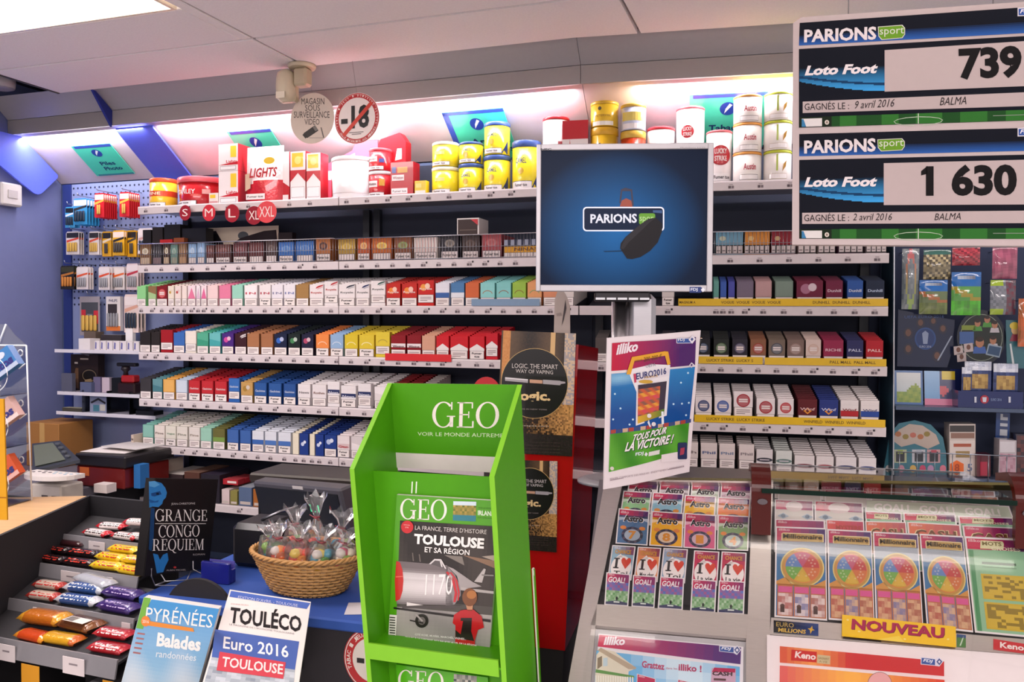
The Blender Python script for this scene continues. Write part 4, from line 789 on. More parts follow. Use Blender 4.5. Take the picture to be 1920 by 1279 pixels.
for i, (a, b, h, col, word, ec, wn) in enumerate(cig):
    y0 = .012; xa, xb = FL.hit(a, 480, y0).x + .001, FL.hit(b, 480, y0).x - .001; w, h = xb - xa, h / 1000
    mb = MB(m=CARD); mb.box(0, w, 0, .16 if i % 3 else .12, 0, h, col, top=mix(col, '#ffffff', .35 if word.endswith('topped') else .08))
    nn = max(2, round(w / .012))
    if 'striped' in word or 'lined' in word:
        for k in range(1, nn): mb.rect(w * k / nn - .0008, h * .3, w * k / nn + .0008, h * .98, -.0003, ec)
    else:
        mb.disc(w / 2, h * .66, w * .28, h * .16, -.0003, ec); mb.disc(w / 2, h * .66, w * .16, h * .09, -.0005, mix(ec, col, .5))
    if wn:
        mb.rect(w * .02, .001, w * .98, h * .34, -.0003, '#2f2a2c'); mb.rect(w * .05, .003, w * .95, h * .32, -.0005, '#d6cac8')
        if wn == 2: mb.text('Fumer tue', w * .12, h * .12, w * .88, h * .24, -.0007, '#2c2628', .02)
        else:
            for k in range(1, nn): mb.rect(w * k / nn - .0006, .004, w * k / nn + .0006, h * .31, -.0007, '#6a6062')
    else: mb.rect(w * .1, h * .05, w * .9, h * .36, -.0003, mix(ec, '#804020', .4))
    solid('cigarillo_box', mb, FL.sub(xa, y0, ZS[1] + SH + .0004), f'{word} cigarillo box, {ORD[i]} from left in the wire baskets', 'cigarillos', 'cigarillo boxes behind the wire')
def box_at(fr, a, b, ytop, ybot, y, d, col, lab, cat='box', name='box', art=None, front=None, top=None, m=None, group=None, z0=None, yaw=0):
    p, q = fr.hit(a, ybot, y), fr.hit(b, ybot, y); z = p.z if z0 is None else z0; h = fr.hit((a + b) / 2, ytop, y).z - z; w = q.x - p.x
    mb = MB(m=m or CARD); mb.box(0, w, 0, d, 0, h, col, front=front, top=top)
    if art: art(mb, w, h)
    return solid(name, mb, fr.sub(p.x, y, z, yaw=yaw), lab, cat, group)
zc = ZS[1] + SH
def a_dark(mb, w, h): mb.poly([(w * .55, h), (w * .97, h * .55), (w * .97, h)], -.0004, '#c83c44'); mb.rect(w * .0, 0, w * .04, h, -.0004, '#e6dfdc'); mb.rect(w * .94, 0, w, h, -.0004, '#e6dfdc'); mb.rect(0, h * .93, w, h, -.0006, '#ece6e2'); mb.rect(w * .12, h * .28, w * .88, h * .33, -.0006, '#6a5a54')
box_at(FL, 857, 898, 409, 443, .012, .10, '#ded8d6', 'dark brown white-framed box raised on top of the cigarillo boxes', 'cigarillos', 'cigarillo_box', a_dark, '#3c2c2a', '#f2eceb', z0=zc + .090)
def a_nin(mb, w, h): mb.rect(0, h * .02, w, h * .28, -.0004, '#dcd2d0'); mb.rect(0, h * .30, w, h * .62, -.0004, '#d89c26'); mb.text('NINAS', w * .3, h * .38, w * .98, h * .56, -.0006, '#6a3c14', .03); [mb.rect(w * k / 6 - .001, h * .02, w * k / 6 + .001, h * .28, -.0006, '#7a7070') for k in range(1, 6)]; [mb.rect(w * k / 5, h * .66, w * (k + .5) / 5, h, -.0004, '#9aa0b4') for k in range(0, 5)]
box_at(FL, 945, 1010, 449, 490, .012, .12, '#2c3048', 'wide dark box with a golden name band beside the monitor', 'cigarillos', 'cigarillo_box', a_nin, z0=zc + .0004)
cr = [(1120, 1180, '#6a5a54', 'brown'), (1185, 1240, '#5a6a7a', 'slate'), (1245, 1335, '#8a7a5a', 'khaki'), (1342, 1393, '#6c9cb4', 'pale blue'), (1396, 1443, '#d0883a', 'orange'), (1446, 1492, '#8a2430', 'dark red, blue-topped'), (1496, 1530, '#d8ccc8', 'whitish'), (1534, 1566, '#d2c6c0', 'cream'), (1572, 1618, '#6a3a5a', 'plum'), (1624, 1662, '#b8a8a8', 'grey')]
for i, (a, b, col, word) in enumerate(cr):
    def a_r(mb, w, h):
        n = max(3, round(w / .018)); mb.rect(0, .002, w, h * .42, -.0003, '#2a2628')
        for k in range(n): mb.rect(w * (k + .1) / n, .006, w * (k + .9) / n, h * .38, -.0005, '#d2c6c4'); mb.rect(w * (k + .2) / n, h * .16, w * (k + .75) / n, h * .2, -.0007, '#6a5e60'); mb.rect(w * (k + .97) / n, h * .42, w * (k + 1) / n, h * .95, -.0003, mix(col, '#000000', .4))
        mb.disc(w * .25, h * .7, w * .12, h * .1, -.0005, mix(col, '#f0e0a0', .5))
    box_at(FR, a, b, 434, 470, .012, .14, col, f'{word} cigarillo box, {ORD[i]} from left on the right upper wire shelf', 'cigarillos', 'cigarillo_box', a_r, top=mix(col, '#fff0d0', .55) if i in (3, 4) else ('#3a4aa0' if i == 5 else None), z0=zc + .0004, group='cigarillo boxes on the right unit')
# things leaning behind the dark cigarillo boxes
for a, b, yt, col, lab in ((268, 283, 431, '#221f20', 'slim black box, leftmost above the cigarillo boxes'), (286, 305, 426, '#26211f', 'second slim black box above the cigarillo boxes'), (308, 338, 421, '#1d1b1d', 'tall black box above the cigarillo boxes'), (342, 386, 428, '#1a1a20', 'wide black box left of the cream backing card')):
    box_at(FL, a, b, yt, 470, .10, .05, col, lab, 'box', 'black_box', None, col, '#4a4444', z0=zc + .0935 if False else zc + .094)
for a, b, yt, col, lab, y in ((300, 323, 449, '#b4282a', 'small red packet above the cigarillo boxes', .07), (326, 345, 446, '#8c4a2c', 'small copper red packet above the cigarillo boxes', .07)):
    box_at(FL, a, b, yt, 470, y, .025, col, lab, 'packet', 'packet', None, col, '#efe4dc', z0=zc + .0935)
p0 = FL.hit(387, 428, .20); p1 = FL.hit(522, 428, .20); g = FL.sub(p0.x, .20, zc + .0005)
hh = p0.z - zc; w = p1.x - p0.x
t = thing('backing_card', 'cream picture card with dark shapes behind the cigarillo boxes', 'card', g)
mb = MB(g, CARD); mb.box(0, w, 0, .003, 0, hh, '#d6c4b0')
mb.P([(376, 470), (385, 434), (405, 433), (424, 466), (424, 474), (376, 474)], '#1c1a1e', 2); mb.P([(438, 455), (452, 446), (495, 433), (518, 431), (520, 456), (470, 460)], '#2a1e20', 2); mb.PD(456, 442, 10, 8, '#56585c', 1, 16); mb.P([(440, 456), (468, 450), (470, 458), (440, 462)], '#b8808a', 3); part('card', mb, t)
box_at(FL, 522, 548, 436, 470, .17, .03, '#2c2024', 'dark brown box right of the cream backing card', 'box', 'box', z0=zc + .091)
# ================================================================== battery pegboard
PBX0, PBX1 = FL.hit(121, 450, BACK - .012).x, X0 - .003
zt_, zb_ = LIPB - .19, FL.hit(190, 880, BACK - .012).z
t = thing('pegboard', 'pale perforated metal board with hooks for batteries at the left', 'board', FL.sub(PBX0, BACK - .012, zb_))
wp, hp = PBX1 - PBX0, zt_ - zb_
mb = MB(m=ENAMEL); mb.box(.015, wp, 0, .008, 0, hp, '#8f9bc4'); part('panel', mb, t)
mb = MB(m=ENAMEL); mb.box(0, .05, -.010, -.0004, 0, hp, '#2e3c7c'); part('edge_post', mb, t, 'dark blue edge post')
mb = MB(m=PAPER)
for i in range(int((wp - .06) / .027)):
    for j in range(int(.62 / .032)): mb.disc(.062 + i * .027, hp - .02 - j * .032, .0055, .0055, -.0003, '#20263e', n=8)
stuffpart('holes', mb, t)
PEG = []
def hook_group(px, py, n, w, h, fn, lab, first=.0, step=.014, dep=None, yaw=0, grp='blister packs on the pegboard', gap=0):
    """n hanging packs on one hook: px,py is the top middle of the nearest pack"""
    L_ = .03 + step * n
    p = FL.hit(px, py, BACK - .012 - L_)
    x, z = p.x, p.z
    hk = MB(m=METAL); hk.tube([(x - PBX0, -.0005, z - zb_ + .012), (x - PBX0, -L_ - .012, z - zb_ + .012), (x - PBX0, -L_ - .018, z - zb_ + .024)], .0022, '#b9bcc8', 6); part('hook', hk, t)
    for k in range(n):
        y = BACK - .012 - L_ + step * k
        mb = MB(m=GLOSS); fn(mb, w, h, k)
        o = thing('blister_pack', (lab if k == 0 else f'{lab}, {ORD[k]} in its row') , 'batteries', FL.sub(x - w / 2, y, z - h, yaw=yaw), grp)
        part('card', mb, o)
        b = MB(m=GLASS if False else PLAS); BL(b, w, h, k, lab); part('bubble', b, o)
def BL(b, w, h, k, lab):
    c = '#b8742e' if 'copper' in lab else '#3c3a3c' if 'yellow' in lab else '#c9a24a' if 'red' in lab else '#8d8d92' if 'white' in lab else '#1c2a3c'
    m = 2 if w < .06 else 4
    for i in range(m): b.lathe([(w * .07, h * .12), (w * .085, h * .16), (w * .085, h * .5), (w * .04, h * .52)], c, cx=w * (.5 + (i - (m - 1) / 2) * .2), cy=-.0055, n=8, sx=1, sy=.5)
def card(bg, hd, tx, tc, sw=None):
    def f(mb, w, h, k):
        mb.prism([(0, 0), (w, 0), (w, h * .92), (w * .9, h), (w * .1, h), (0, h * .92)], 0, .0012, bg)
        mb.rect(w * .04, h * .72, w * .96, h * .94, -.0003, hd)
        if sw: mb.poly([(w * .04, h * .52), (w * .96, h * .66), (w * .96, h * .74), (w * .04, h * .62)], -.0004, sw)
        if tx and k == 0: mb.text(tx, w * .12, h * .77, w * .88, h * .87, -.0006, tc, .02)
    return f
hook_group(150, 372, 5, .085, .125, card('#3a94cc', '#e8e2dc', '', '#222222', '#1d2430'), 'blue and black blister pack, top left of the pegboard', step=.018)
hook_group(127 + 4, 388, 2, .06, .10, card('#46a0d4', '#20242c', '', '#222222', '#dfe6ea'), 'small blue blister pack in front at the pegboard edge', step=.03)
hook_group(186, 362, 7, .058, .115, card('#c8242c', '#f0dccf', '', '#ffffff', '#e8b64a'), 'red and cream blister pack, middle of the top row', step=.013)
hook_group(233, 360, 6, .058, .115, card('#cc2a30', '#f2e2d6', '', '#ffffff', '#e8b64a'), 'red and cream blister pack, right of the top row', step=.013)
hook_group(136, 434, 3, .082, .112, card('#e4dcda', '#2c2a2e', '', '', '#d8503c'), 'white blister pack with a red swoosh, left of second row', step=.014)
hook_group(176, 434, 3, .062, .112, card('#e6dedc', '#34302e', '', '', '#dc5a3c'), 'white blister pack with a red swoosh, second in second row', step=.014)
hook_group(200, 434, 2, .055, .12, card('#e0a626', '#2a2624', '', '', '#f0e0c0'), 'yellow and black blister pack, left of the yellow ones', step=.014)
hook_group(222, 432, 5, .07, .118, card('#e2aa28', '#f0ddd0', '', '', '#2a2624'), 'yellow blister pack in the middle of second row', step=.013)
hook_group(247, 432, 3, .055, .125, card('#dfa422', '#2c2826', '', '', '#4a4438'), 'yellow and black blister pack, right of the yellow ones', step=.014)
hook_group(272, 428, 4, .085, .118, card('#ddd2d2', '#e6dad8', '', '', '#c89a94'), 'whitish blister pack overlapping the wire basket', step=.016)
hook_group(126, 498, 3, .085, .115, card('#22201f', '#3a3a24', '', '', '#b8742e'), 'black and copper blister pack, left of third row', step=.02)
hook_group(154, 500, 3, .072, .11, card('#e2d8d6', '#e8e0de', '', '', '#dc5a34'), 'white blister pack with an orange band, third row', step=.016)
hook_group(195, 500, 5, .066, .11, card('#e2d8d6', '#e8e0de', '', '', '#d8502e'), 'white blister pack with an orange band, middle of third row', step=.016)
hook_group(222, 500, 3, .072, .11, card('#e4dad6', '#eae0dc', '', '', '#e06a34'), 'white blister pack with an orange band, right of third row', step=.016)
hook_group(248, 494, 3, .07, .125, card('#ddc8c8', '#e8dcdc', '', '', '#b83c48'), 'white and rose blister pack at the right end of third row', step=.018)
hook_group(168, 556, 1, .125, .19, lambda mb, w, h, k: (mb.prism([(0, 0), (w, 0), (w, h), (0, h)], 0, .0015, '#9c9498'), mb.rect(w * .08, h * .1, w * .92, h * .85, -.0004, '#4a4c50'), mb.rect(w * .08, h * .30, w * .30, h * .66, -.0006, '#c8323a'), mb.rect(w * .70, h * .30, w * .92, h * .64, -.0006, '#c8323a'), mb.rect(w * .36, h * .25, w * .64, h * .55, -.0006, '#7c7c84')), 'large clear grey blister with two red pieces inside', step=.02)
hook_group(212, 556, 1, .085, .165, lambda mb, w, h, k: (mb.box(0, w, 0, .02, 0, h, '#ece4e0'), mb.rect(0, 0, w, h * .14, -.0004, '#e07a30'), mb.rect(w * .12, h * .42, w * .78, h * .78, -.0004, '#3c3432'), mb.text('PHILIPS', w * .2, h * .84, w * .8, h * .92, -.0006, '#555577')), 'white and orange box hanging right of the grey blister', step=.03)
hook_group(246, 552, 3, .085, .18, card('#e4cfc8', '#ece0dc', '', '', '#d8a48c'), 'pale pink blister pack beside the lowest row', step=.022)
# ------------------------------------------------------------------ thin side shelves under the pegboard
def side_shelf(a, b, lab, d=.20, th=.008):
    y = BACK - .014 - d; p, q = FL.hit(*a, y), FL.hit(*b, y); w = q.x - p.x
    t = thing('side_shelf', lab, 'shelf', FL.sub(p.x, y, p.z - th)); tilt = 0
    mb = MB(m=ENAMEL); mb.box(0, w, 0, d - .0105, 0, th, '#c9c6d4'); part('board', mb, t)
    mb = MB(m=PLAS); mb.box(0, w, -.002, -.0002, -.004, th + .004, '#dddae2'); part('edge_rail', mb, t)
    for x in (.1, w - .05): mb = MB(m=ENAMEL); mb.side([(0.02, -.0003), (d - .0105, -.0003), (d - .0105, -.05)], x, x + .004, '#8f8ea0'); part('bracket', mb, t)
    return p, w, y
s1 = side_shelf((103, 656), (262, 660), 'upper thin shelf with small white boxes left of the cigarettes')
s2 = side_shelf((108, 735), (262, 742), 'middle thin shelf with red gadget left of the cigarettes')
s3 = side_shelf((106, 772), (292, 783), 'lower thin shelf with clear dividers left of the cigarettes', d=.20)
def onshelf(s, a, b, ytop, dy, d, col, lab, name, art=None, cat='box', front=None, top=None, m=None, group=None):
    p, w, y = s; return box_at(FL, a, b, ytop, 700, y + dy, d, col, lab, cat, name, art, front, top, m, group, z0=p.z + .0005)
def a_sb(mb, w, h): mb.poly([(w * .08, h * .2), (w * .35, h * .15), (w * .4, h * .8), (w * .15, h * .9)], -.0004, '#6a6aa4')
onshelf(s1, 148, 169, 635, .02, .06, '#e6e0de', 'larger white box at the left of the upper thin shelf', 'white_box')
for i, (a, b) in enumerate(((178, 187), (189, 199), (201, 211), (213, 224), (226, 237), (239, 249), (251, 261))):
    onshelf(s1, a, b, 639 + i * .3, .02, .07, '#e4dede', f'small white box, {ORD[i]} of the row on the upper thin shelf', 'white_box', a_sb, group='row of small white boxes')
onshelf(s1, 236, 249, 616, .10, .02, '#ece8e6', 'white upright card box behind the small white boxes', 'white_box')
onshelf(s1, 158, 180, 622, .12, .05, '#6a5c50', 'dark beige packet behind the larger white box', 'packet', top='#b8a890')
onshelf(s1, 190, 228, 628, .12, .05, '#3c3638', 'dark packet behind the row of white boxes', 'packet', top='#c8c0b8')
def a_rec(mb, w, h):
    mb.disc(w * .68, h * .42, w * .30, h * .2, -.0004, '#1a1614'); mb.ring(w * .68, h * .42, w * .26, h * .17, w * .03, -.0006, '#6a5a48'); mb.rect(w * .35, h * .86, w * .65, h * .9, -.0004, '#b8a898'); mb.rect(w * .14, h * .74, w * .26, h * .79, -.0004, '#c8bcb0')
    for k in range(9): mb.poly([(w * (.02 + .03 * k), h * .05), (w * (.04 + .03 * k), h * .05), (w * (.20 + .01 * k), h * .62), (w * (.18 + .01 * k), h * .62)], -.0003, '#7a5a40')
    mb.poly([(w * .5, h * .2), (w * .8, h * .26), (w * .75, h * .34), (w * .52, h * .30)], -.0008, '#8a7458')
onshelf(s2, 133, 184, 665, .10, .04, '#2c201c', 'tall dark brown box with a round black device pictured', 'device_box', a_rec)
onshelf(s2, 115, 135, 700, .04, .02, '#5c5e70', 'grey card box leftmost on the middle thin shelf', 'card_box')
onshelf(s2, 150, 171, 717, .03, .03, '#5a6280', 'low grey blue box before the dark brown box', 'card_box')
onshelf(s2, 175, 188, 707, .05, .02, '#5c5470', 'violet grey card box on the middle thin shelf', 'card_box', front='#6c6684')
onshelf(s2, 190, 205, 708, .06, .02, '#b8aab8', 'silver card box on the middle thin shelf', 'card_box', front='#c8b8c4')
onshelf(s2, 209, 226, 709, .05, .04, '#15161a', 'black box left of the red gadget', 'black_box')
p, w, y = s2; q = FL.hit(240, 735, y + .06)
t = thing('toy_gadget', 'red and black gadget with a wide black top on the middle thin shelf', 'gadget', FL.sub(q.x, y + .06, p.z + .0005))
mb = MB(m=PLAS); mb.rbox(-.045, .055, -.02, .05, 0, .05, '#2a1416', .006); part('base', mb, t)
mb = MB(m=PLAS); mb.rbox(-.03, .045, -.015, .03, .0505, .085, '#a82024', .006); part('body', mb, t, 'red body')
mb = MB(m=PLAS); mb.lathe([(.012, .0855), (.010, .10), (.022, .112), (.018, .125)], '#241c1e', cx=-.012, n=12); part('neck', mb, t)
mb = MB(m=PLAS); mb.rbox(-.06, .05, -.01, .02, .1255, .142, '#17161a', .004); part('top_bar', mb, t)
def a_house(mb, w, h): mb.poly([(w * .05, h * .62), (w * .5, h * .9), (w * .95, h * .62), (w * .9, h * .52), (w * .5, h * .76), (w * .1, h * .52)], -.0004, '#2a2a2c'); mb.rect(w * .2, h * .05, w * .55, h * .45, -.0004, '#4a7c8c'); mb.rect(w * .6, h * .1, w * .9, h * .5, -.0004, '#c8c4b8')
onshelf(s3, 168, 200, 743, .05, .05, '#8c94ac', 'box with a roof shape pictured on the lower thin shelf', 'card_box', a_house)
onshelf(s3, 116, 152, 765, .03, .04, '#4a463c', 'low dark box at the left of the lower thin shelf', 'card_box', top='#c8c4a0')
onshelf(s3, 254, 288, 771, .03, .06, '#15171c', 'flat black box at the right end of the lower thin shelf', 'black_box')
p, w, y = s3
for i, px in enumerate((157, 203, 245)):
    q = FL.hit(px, 770, y + .03); solid('shelf_divider', MB(m=ACRYL).box(0, .003, 0, .15, 0, .105, '#dddddd'), FL.sub(q.x, y + .02, p.z + .0005), f'clear divider plate, {ORD[i]} on the lower thin shelf', 'divider', 'clear dividers')
# ================================================================== desk behind the counter
ZD = -.70
xd0 = XC + .05; xd1 = X0 - .02
t = thing('back_desk', 'grey desk in the left corner under the thin shelves', 'desk', FL.sub(xd0, -.36, -1.55))
mb = MB(m=MATTE); mb.rbox(0, xd1 - xd0, 0, BACK + .325, 1.55 + ZD - .04, 1.55 + ZD, '#6d6a76', .004); part('desk_top', mb, t)
for x in (.0, xd1 - xd0 - .04): mb = MB(m=MATTE); mb.box(x, x + .04, .02, .6, 0, 1.55 + ZD - .0405, '#c8c4c4' if x == 0 else '#2a2a30'); part('side_panel', mb, t)
mb = MB(m=MATTE); mb.box(.05, xd1 - xd0 - .05, .10, .12, .1, 1.55 + ZD - .0405, '#23232a'); part('back_board', mb, t)
zd = ZD + .0006
# cardboard box
q = FL.hitz(70, 842, zd); x0 = XC + .075
cb = thing('cardboard_box', 'brown cardboard box by the blue wall in the left corner', 'box', FL.sub(x0, .02, zd))
mb = MB(m=MATTE); mb.rbox(0, .20, 0, .2, 0, .205, '#a4713a', .003); part('carton', mb, cb)
mb = MB(m=PAPER); mb.box(.085, .115, -.001, -.0002, .0, .206, '#c49a5c'); part('tape', mb, cb)
box_at(FL, 138, 149, 805, 840, .18, .02, '#4a3328', 'thin dark brown board leaning beside the cardboard box', 'board', 'board', z0=zd)
# printer with papers
a, b = FL.hitz(146, 912, zd), FL.hitz(238, 905, zd)
pr = thing('printer', 'black and dark red printer with papers on top, on the back desk', 'printer', FL.sub(FL.hit(143, 905, -.26).x, -.26, zd))
wpr = .25
mb = MB(m=PLAS); mb.rbox(0, wpr, 0, .26, 0, .085, '#6a1a18', .006); part('base', mb, pr, 'dark red base')
mb = MB(m=PLAS); mb.rbox(-.005, wpr + .01, -.005, .28, .0855, .135, '#201d20', .006); part('cover', mb, pr, 'black upper cover')
mb = MB(m=PLAS); mb.box(.02, .07, -.002, -.0004, .045, .08, '#d0682a'); part('orange_panel', mb, pr)
for i, (x, y, z, yw, c) in enumerate(((.0, .02, .137, 8, '#e4dcd8'), (.03, .10, .150, -6, '#c8c2c0'))):
    mb = MB(m=PAPER); mb.box(0, .21, 0, .15, 0, .002, c); o = solid('paper_sheet', mb, FL.sub(FL.hit(143, 905, -.26).x + x, -.26 + y, zd + z, yaw=yw), ('white paper sheet lying on the black printer', 'grey paper sheet raised at the back of the printer')[i], 'paper')
# lottery terminal: slanted dark screen, white rounded key panel, cream body
tx = FL.hitz(88, 930, zd)
tm = thing('sales_terminal', 'grey sales terminal with slanted dark screen and white rounded key panel', 'terminal', FL.sub(FL.hit(58, 900, -.52).x, -.52, -1.55))
T = Fr(None, m=tm.matrix_world.copy())
def tl(px, py, y): q = T.hit(px, py, y); return (q.x, y, q.z)
A, B = tl(62, 888, .0), tl(150, 868, .0); C_, D_ = tl(112, 826, .24), tl(60, 832, .24)
mb = MB(m=PLAS); mb.hexa([A, B, (C_[0] + .03, .24, C_[2] - .1), (D_[0], .24, D_[2] - .1)] + [(A[0], 0, A[2] + .012), (B[0], 0, B[2] + .012), C_, D_], '#33363a'); part('screen_housing', mb, tm)
mb = MB(m=SCREEN)
def lerp(p, q, t): return tuple(p[i] + (q[i] - p[i]) * t for i in range(3))
A2, B2 = (A[0], 0, A[2] + .012), (B[0], 0, B[2] + .012)
pp = [lerp(lerp(A2, B2, u), lerp(D_, C_, u), v) for u, v in ((.06, .1), (.74, .1), (.72, .9), (.06, .9))]
mb.add([(p[0], p[1] - .002, p[2] + .003) for p in pp], [(0, 1, 2, 3)], '#55584c'); part('screen', mb, tm)
for k in range(4):
    p = lerp(lerp(A2, B2, .86), lerp(D_, C_, .86), .2 + .2 * k); mb = MB(m=PLAS); mb.rbox(p[0] - .01, p[0] + .01, p[1] - .012, p[1] - .002, p[2] + .000, p[2] + .008, '#585c62', .001); part('key', mb, tm)
P_ = [tl(65, 878, -.02), tl(155, 865, -.02)]; zk = min(P_[0][2], P_[1][2]) - .002; wk = P_[1][0] - P_[0][0]
O = [(P_[0][0], -.01)] + [(P_[0][0] + wk * (.5 - .5 * math.cos(a * .2618)), -.02 - .10 * math.sin(a * .2618) ** .8) for a in range(1, 12)] + [(P_[1][0], -.01)]
n = len(O); v = [(x, y, zk - .020) for x, y in O] + [(x, y, zk - .004) for x, y in O]
mb = MB(m=PLAS).add(v, [tuple(range(n))[::-1], tuple(range(n, 2 * n))] + [(i, (i + 1) % n, n + (i + 1) % n, n + i) for i in range(n)], '#e2d9d2'); part('key_panel', mb, tm, 'white rounded key panel')
mb = MB(m=PLAS)
for k in range(12): mb.box(P_[0][0] + .03 + .017 * k, P_[0][0] + .04 + .017 * k, -.06 + .012 * (k % 3), -.052 + .012 * (k % 3), zk - .0035, zk - .002, '#6a6468' if k < 5 else '#a8c0d0'); 
stuffpart('keys', mb, tm)
mb = MB(m=PLAS); mb.rbox(A[0] - .04, A[0] + .115, .02, .13, 0, A[2] - .045, '#bdb4a8', .006); mb.rect; part('body', mb, tm, 'cream body')
mb = MB(m=PLAS); mb.box(A[0] + .02, A[0] + .05, .0185, .0198, A[2] - .12, A[2] - .085, '#4a4440'); mb.box(A[0] + .07, A[0] + .10, .0185, .0198, A[2] - .12, A[2] - .085, '#4a4440'); stuffpart('sockets', mb, tm)
# small things on the desk
box_at(FL, 206, 248, 876, 902, -.20, .12, '#cfc3a0', 'low cream box with a yellow patch on the back desk', 'box', 'cream_box', lambda mb, w, h: mb.rect(w * .4, h * .3, w * .75, h * .8, -.0004, '#d8cc3c'), z0=zd)
box_at(FL, 251, 263, 872, 905, -.22, .05, '#2e6aa8', 'small blue packet beside the low cream box', 'packet', 'packet', z0=zd)
box_at(FL, 176, 200, 908.5, 910, -.34, .05, '#d4c8c4', 'white slip of card at the front of the back desk', 'card', 'card_slip', z0=zd)
# cream battery cartons left of the lowest cigarette shelf
def a_en(mb, w, h): mb.text('Energizer', w * .1, h * .4, w * .9, h * .72, -.0004, '#3a302e', .02)
za = zd
for i in range(4):
    o = box_at(FL, 243 + (0, 2, -1, 1)[i], 258, 0, 0, -.03, .17, '#cbb9a8', f'cream battery carton, {("lowest", "second", "third", "topmost")[i]} of the stack left of the bottom shelf', 'box', 'battery_carton', None, z0=-9) if False else None
    p, q = FL.hit(245 + (0, 2, -1, 1)[i], 850, -.03), FL.hit(258, 850, -.03); w = X0 - .003 - p.x; h = .046
    mb = MB(m=CARD); mb.box(0, w, 0, .17, 0, h, '#cdbbac'); a_en(mb, w, h)
    solid('battery_carton', mb, FL.sub(p.x, -.03, za), f'cream battery carton, {("lowest", "second", "third", "topmost")[i]} of the stack left of the bottom shelf', 'box', 'battery cartons'); za += h + .0005
# ------------------------------------------------------------------ the bar below the lowest cigarette shelf
z7 = ZS[6] + SH + .0005
for i, (a, b, yt, col, lab, tp) in enumerate(((272, 300, 893, '#2a2526', 'dark box, first from left on the bottom bar shelf', '#3c3434'), (303, 343, 889, '#3c3032', 'dark box with a white top, second on the bottom bar shelf', '#e4dcd6'), (346, 374, 886, '#5a3c34', 'brown box, third on the bottom bar shelf', '#8a6a5c'), (377, 412, 890, '#2a2630', 'black violet box, fourth on the bottom bar shelf', '#40384a'), (416, 430, 918, '#d8c4c4', 'pale pink pouch, fifth on the bottom bar shelf', '#e4d4d4'), (432, 445, 921, '#8c8548', 'olive pouch, sixth on the bottom bar shelf', '#a8a060'), (448, 472, 914, '#5a6c8c', 'grey blue pouch, seventh on the bottom bar shelf', '#a8b0bc'), (475, 492, 918, '#a8642c', 'orange brown pouch, eighth on the bottom bar shelf', '#c88a4c'), (496, 540, 905, '#4a3a34', 'dark brown box, ninth on the bottom bar shelf', '#6a544a'))):
    box_at(FL, a, b, yt, 950, .015, .2, col, lab, 'packet', 'tobacco_pouch' if 'pouch' in lab else 'dark_box', (lambda mb, w, h: mb.rect(w * .1, h * .06, w * .9, h * .22, -.0004, '#c8bcb4')) if 'pouch' in lab else None, col, tp, z0=z7)
zp = FL.hit(440, 914, .05).z
for k in range(3): box_at(FL, 418 + 14 * k, 446 + 14 * k if k < 2 else 470, 899 - 3 * k, 908, .03 + .05 * k, .045, '#b02a34', f'red and white packet, {ORD[k]} of three lying on the pouches', 'packet', 'packet', lambda mb, w, h: mb.rect(w * .3, h * .3, w * .9, h * .7, -.0004, '#ead8d4'), None, '#c04a50', z0=FL.hit(440, 914, .015).z + .006)
p = FL.hit(272, 893, .015); q = FL.hit(268, 890, -.06)
mb = MB(m=CARD); mb.box(0, .105, 0, .2, 0, .055, '#cfbfb2'); a_en(mb, .105, .055)
solid('battery_carton', mb, FL.sub(X0 + .005, -.05, FL.hit(290, 893, .015).z + .012 if False else FL.hit(286, 889, .015).z + .006), 'cream battery carton jutting out under the bottom cigarette shelf', 'box')
# ================================================================== counter in front: candy rack, wooden top, blue counter
def ext(mb, fr, pts, vec, col, m=None, front=None):
    """solid from a face given by (px, py, depth) corners, pushed along a world vector"""
    a = [fr.i @ at(*p) for p in pts]; v = fr.i.to_3x3() @ Vector(vec); n = len(a)
    V = [tuple(p) for p in a] + [tuple(p + v) for p in a]
    mb.add(V, [tuple(range(n)), tuple(range(n, 2 * n))[::-1]] + [((i + 1) % n, i, n + i, n + (i + 1) % n) for i in range(n)], [lin(front or col)] + [lin(col)] * (n + 1), m)
    return mb
WOOD = mat('pale_wood', .45, col='#c9a273', noise=.22, scale=6, stretch=(1, 9, 1))
ZW = -.52
wb = atz(165, 930, 1.55 + ZW); wf = atz(0, 1003, 1.55 + ZW); wl = atz(-260, 1125, 1.55 + ZW); wbl = atz(-40, 934, 1.55 + ZW)
mb = MB(m=WOOD)
def w3(p, z): return (p.x, p.y, z)
top = [w3(wl, 0), w3(wf, 0), w3(wb, 0), w3(wbl, 0)]
g0 = Fr((wf.x, wf.y, 0))
t = thing('wooden_counter', 'pale wooden counter top at the left edge beside the candy rack', 'counter', g0)
def loc(fr, p, z): return (p.x - fr.m.translation.x, p.y - fr.m.translation.y, z)
P4 = (wl, wf, wb, wbl)
mb = MB(m=WOOD); mb.hexa([loc(g0, p, 1.55 + ZW - .03) for p in P4] + [loc(g0, p, 1.55 + ZW) for p in P4], '#c9a273'); part('counter_top', mb, t)
P5 = [Vector((p.x - .012, p.y + .0, 0)) for p in P4]
mb = MB(m=MATTE); mb.hexa([loc(g0, p, 0) for p in P5] + [loc(g0, p, 1.55 + ZW - .0305) for p in P5], '#3a3634'); part('cabinet', mb, t)
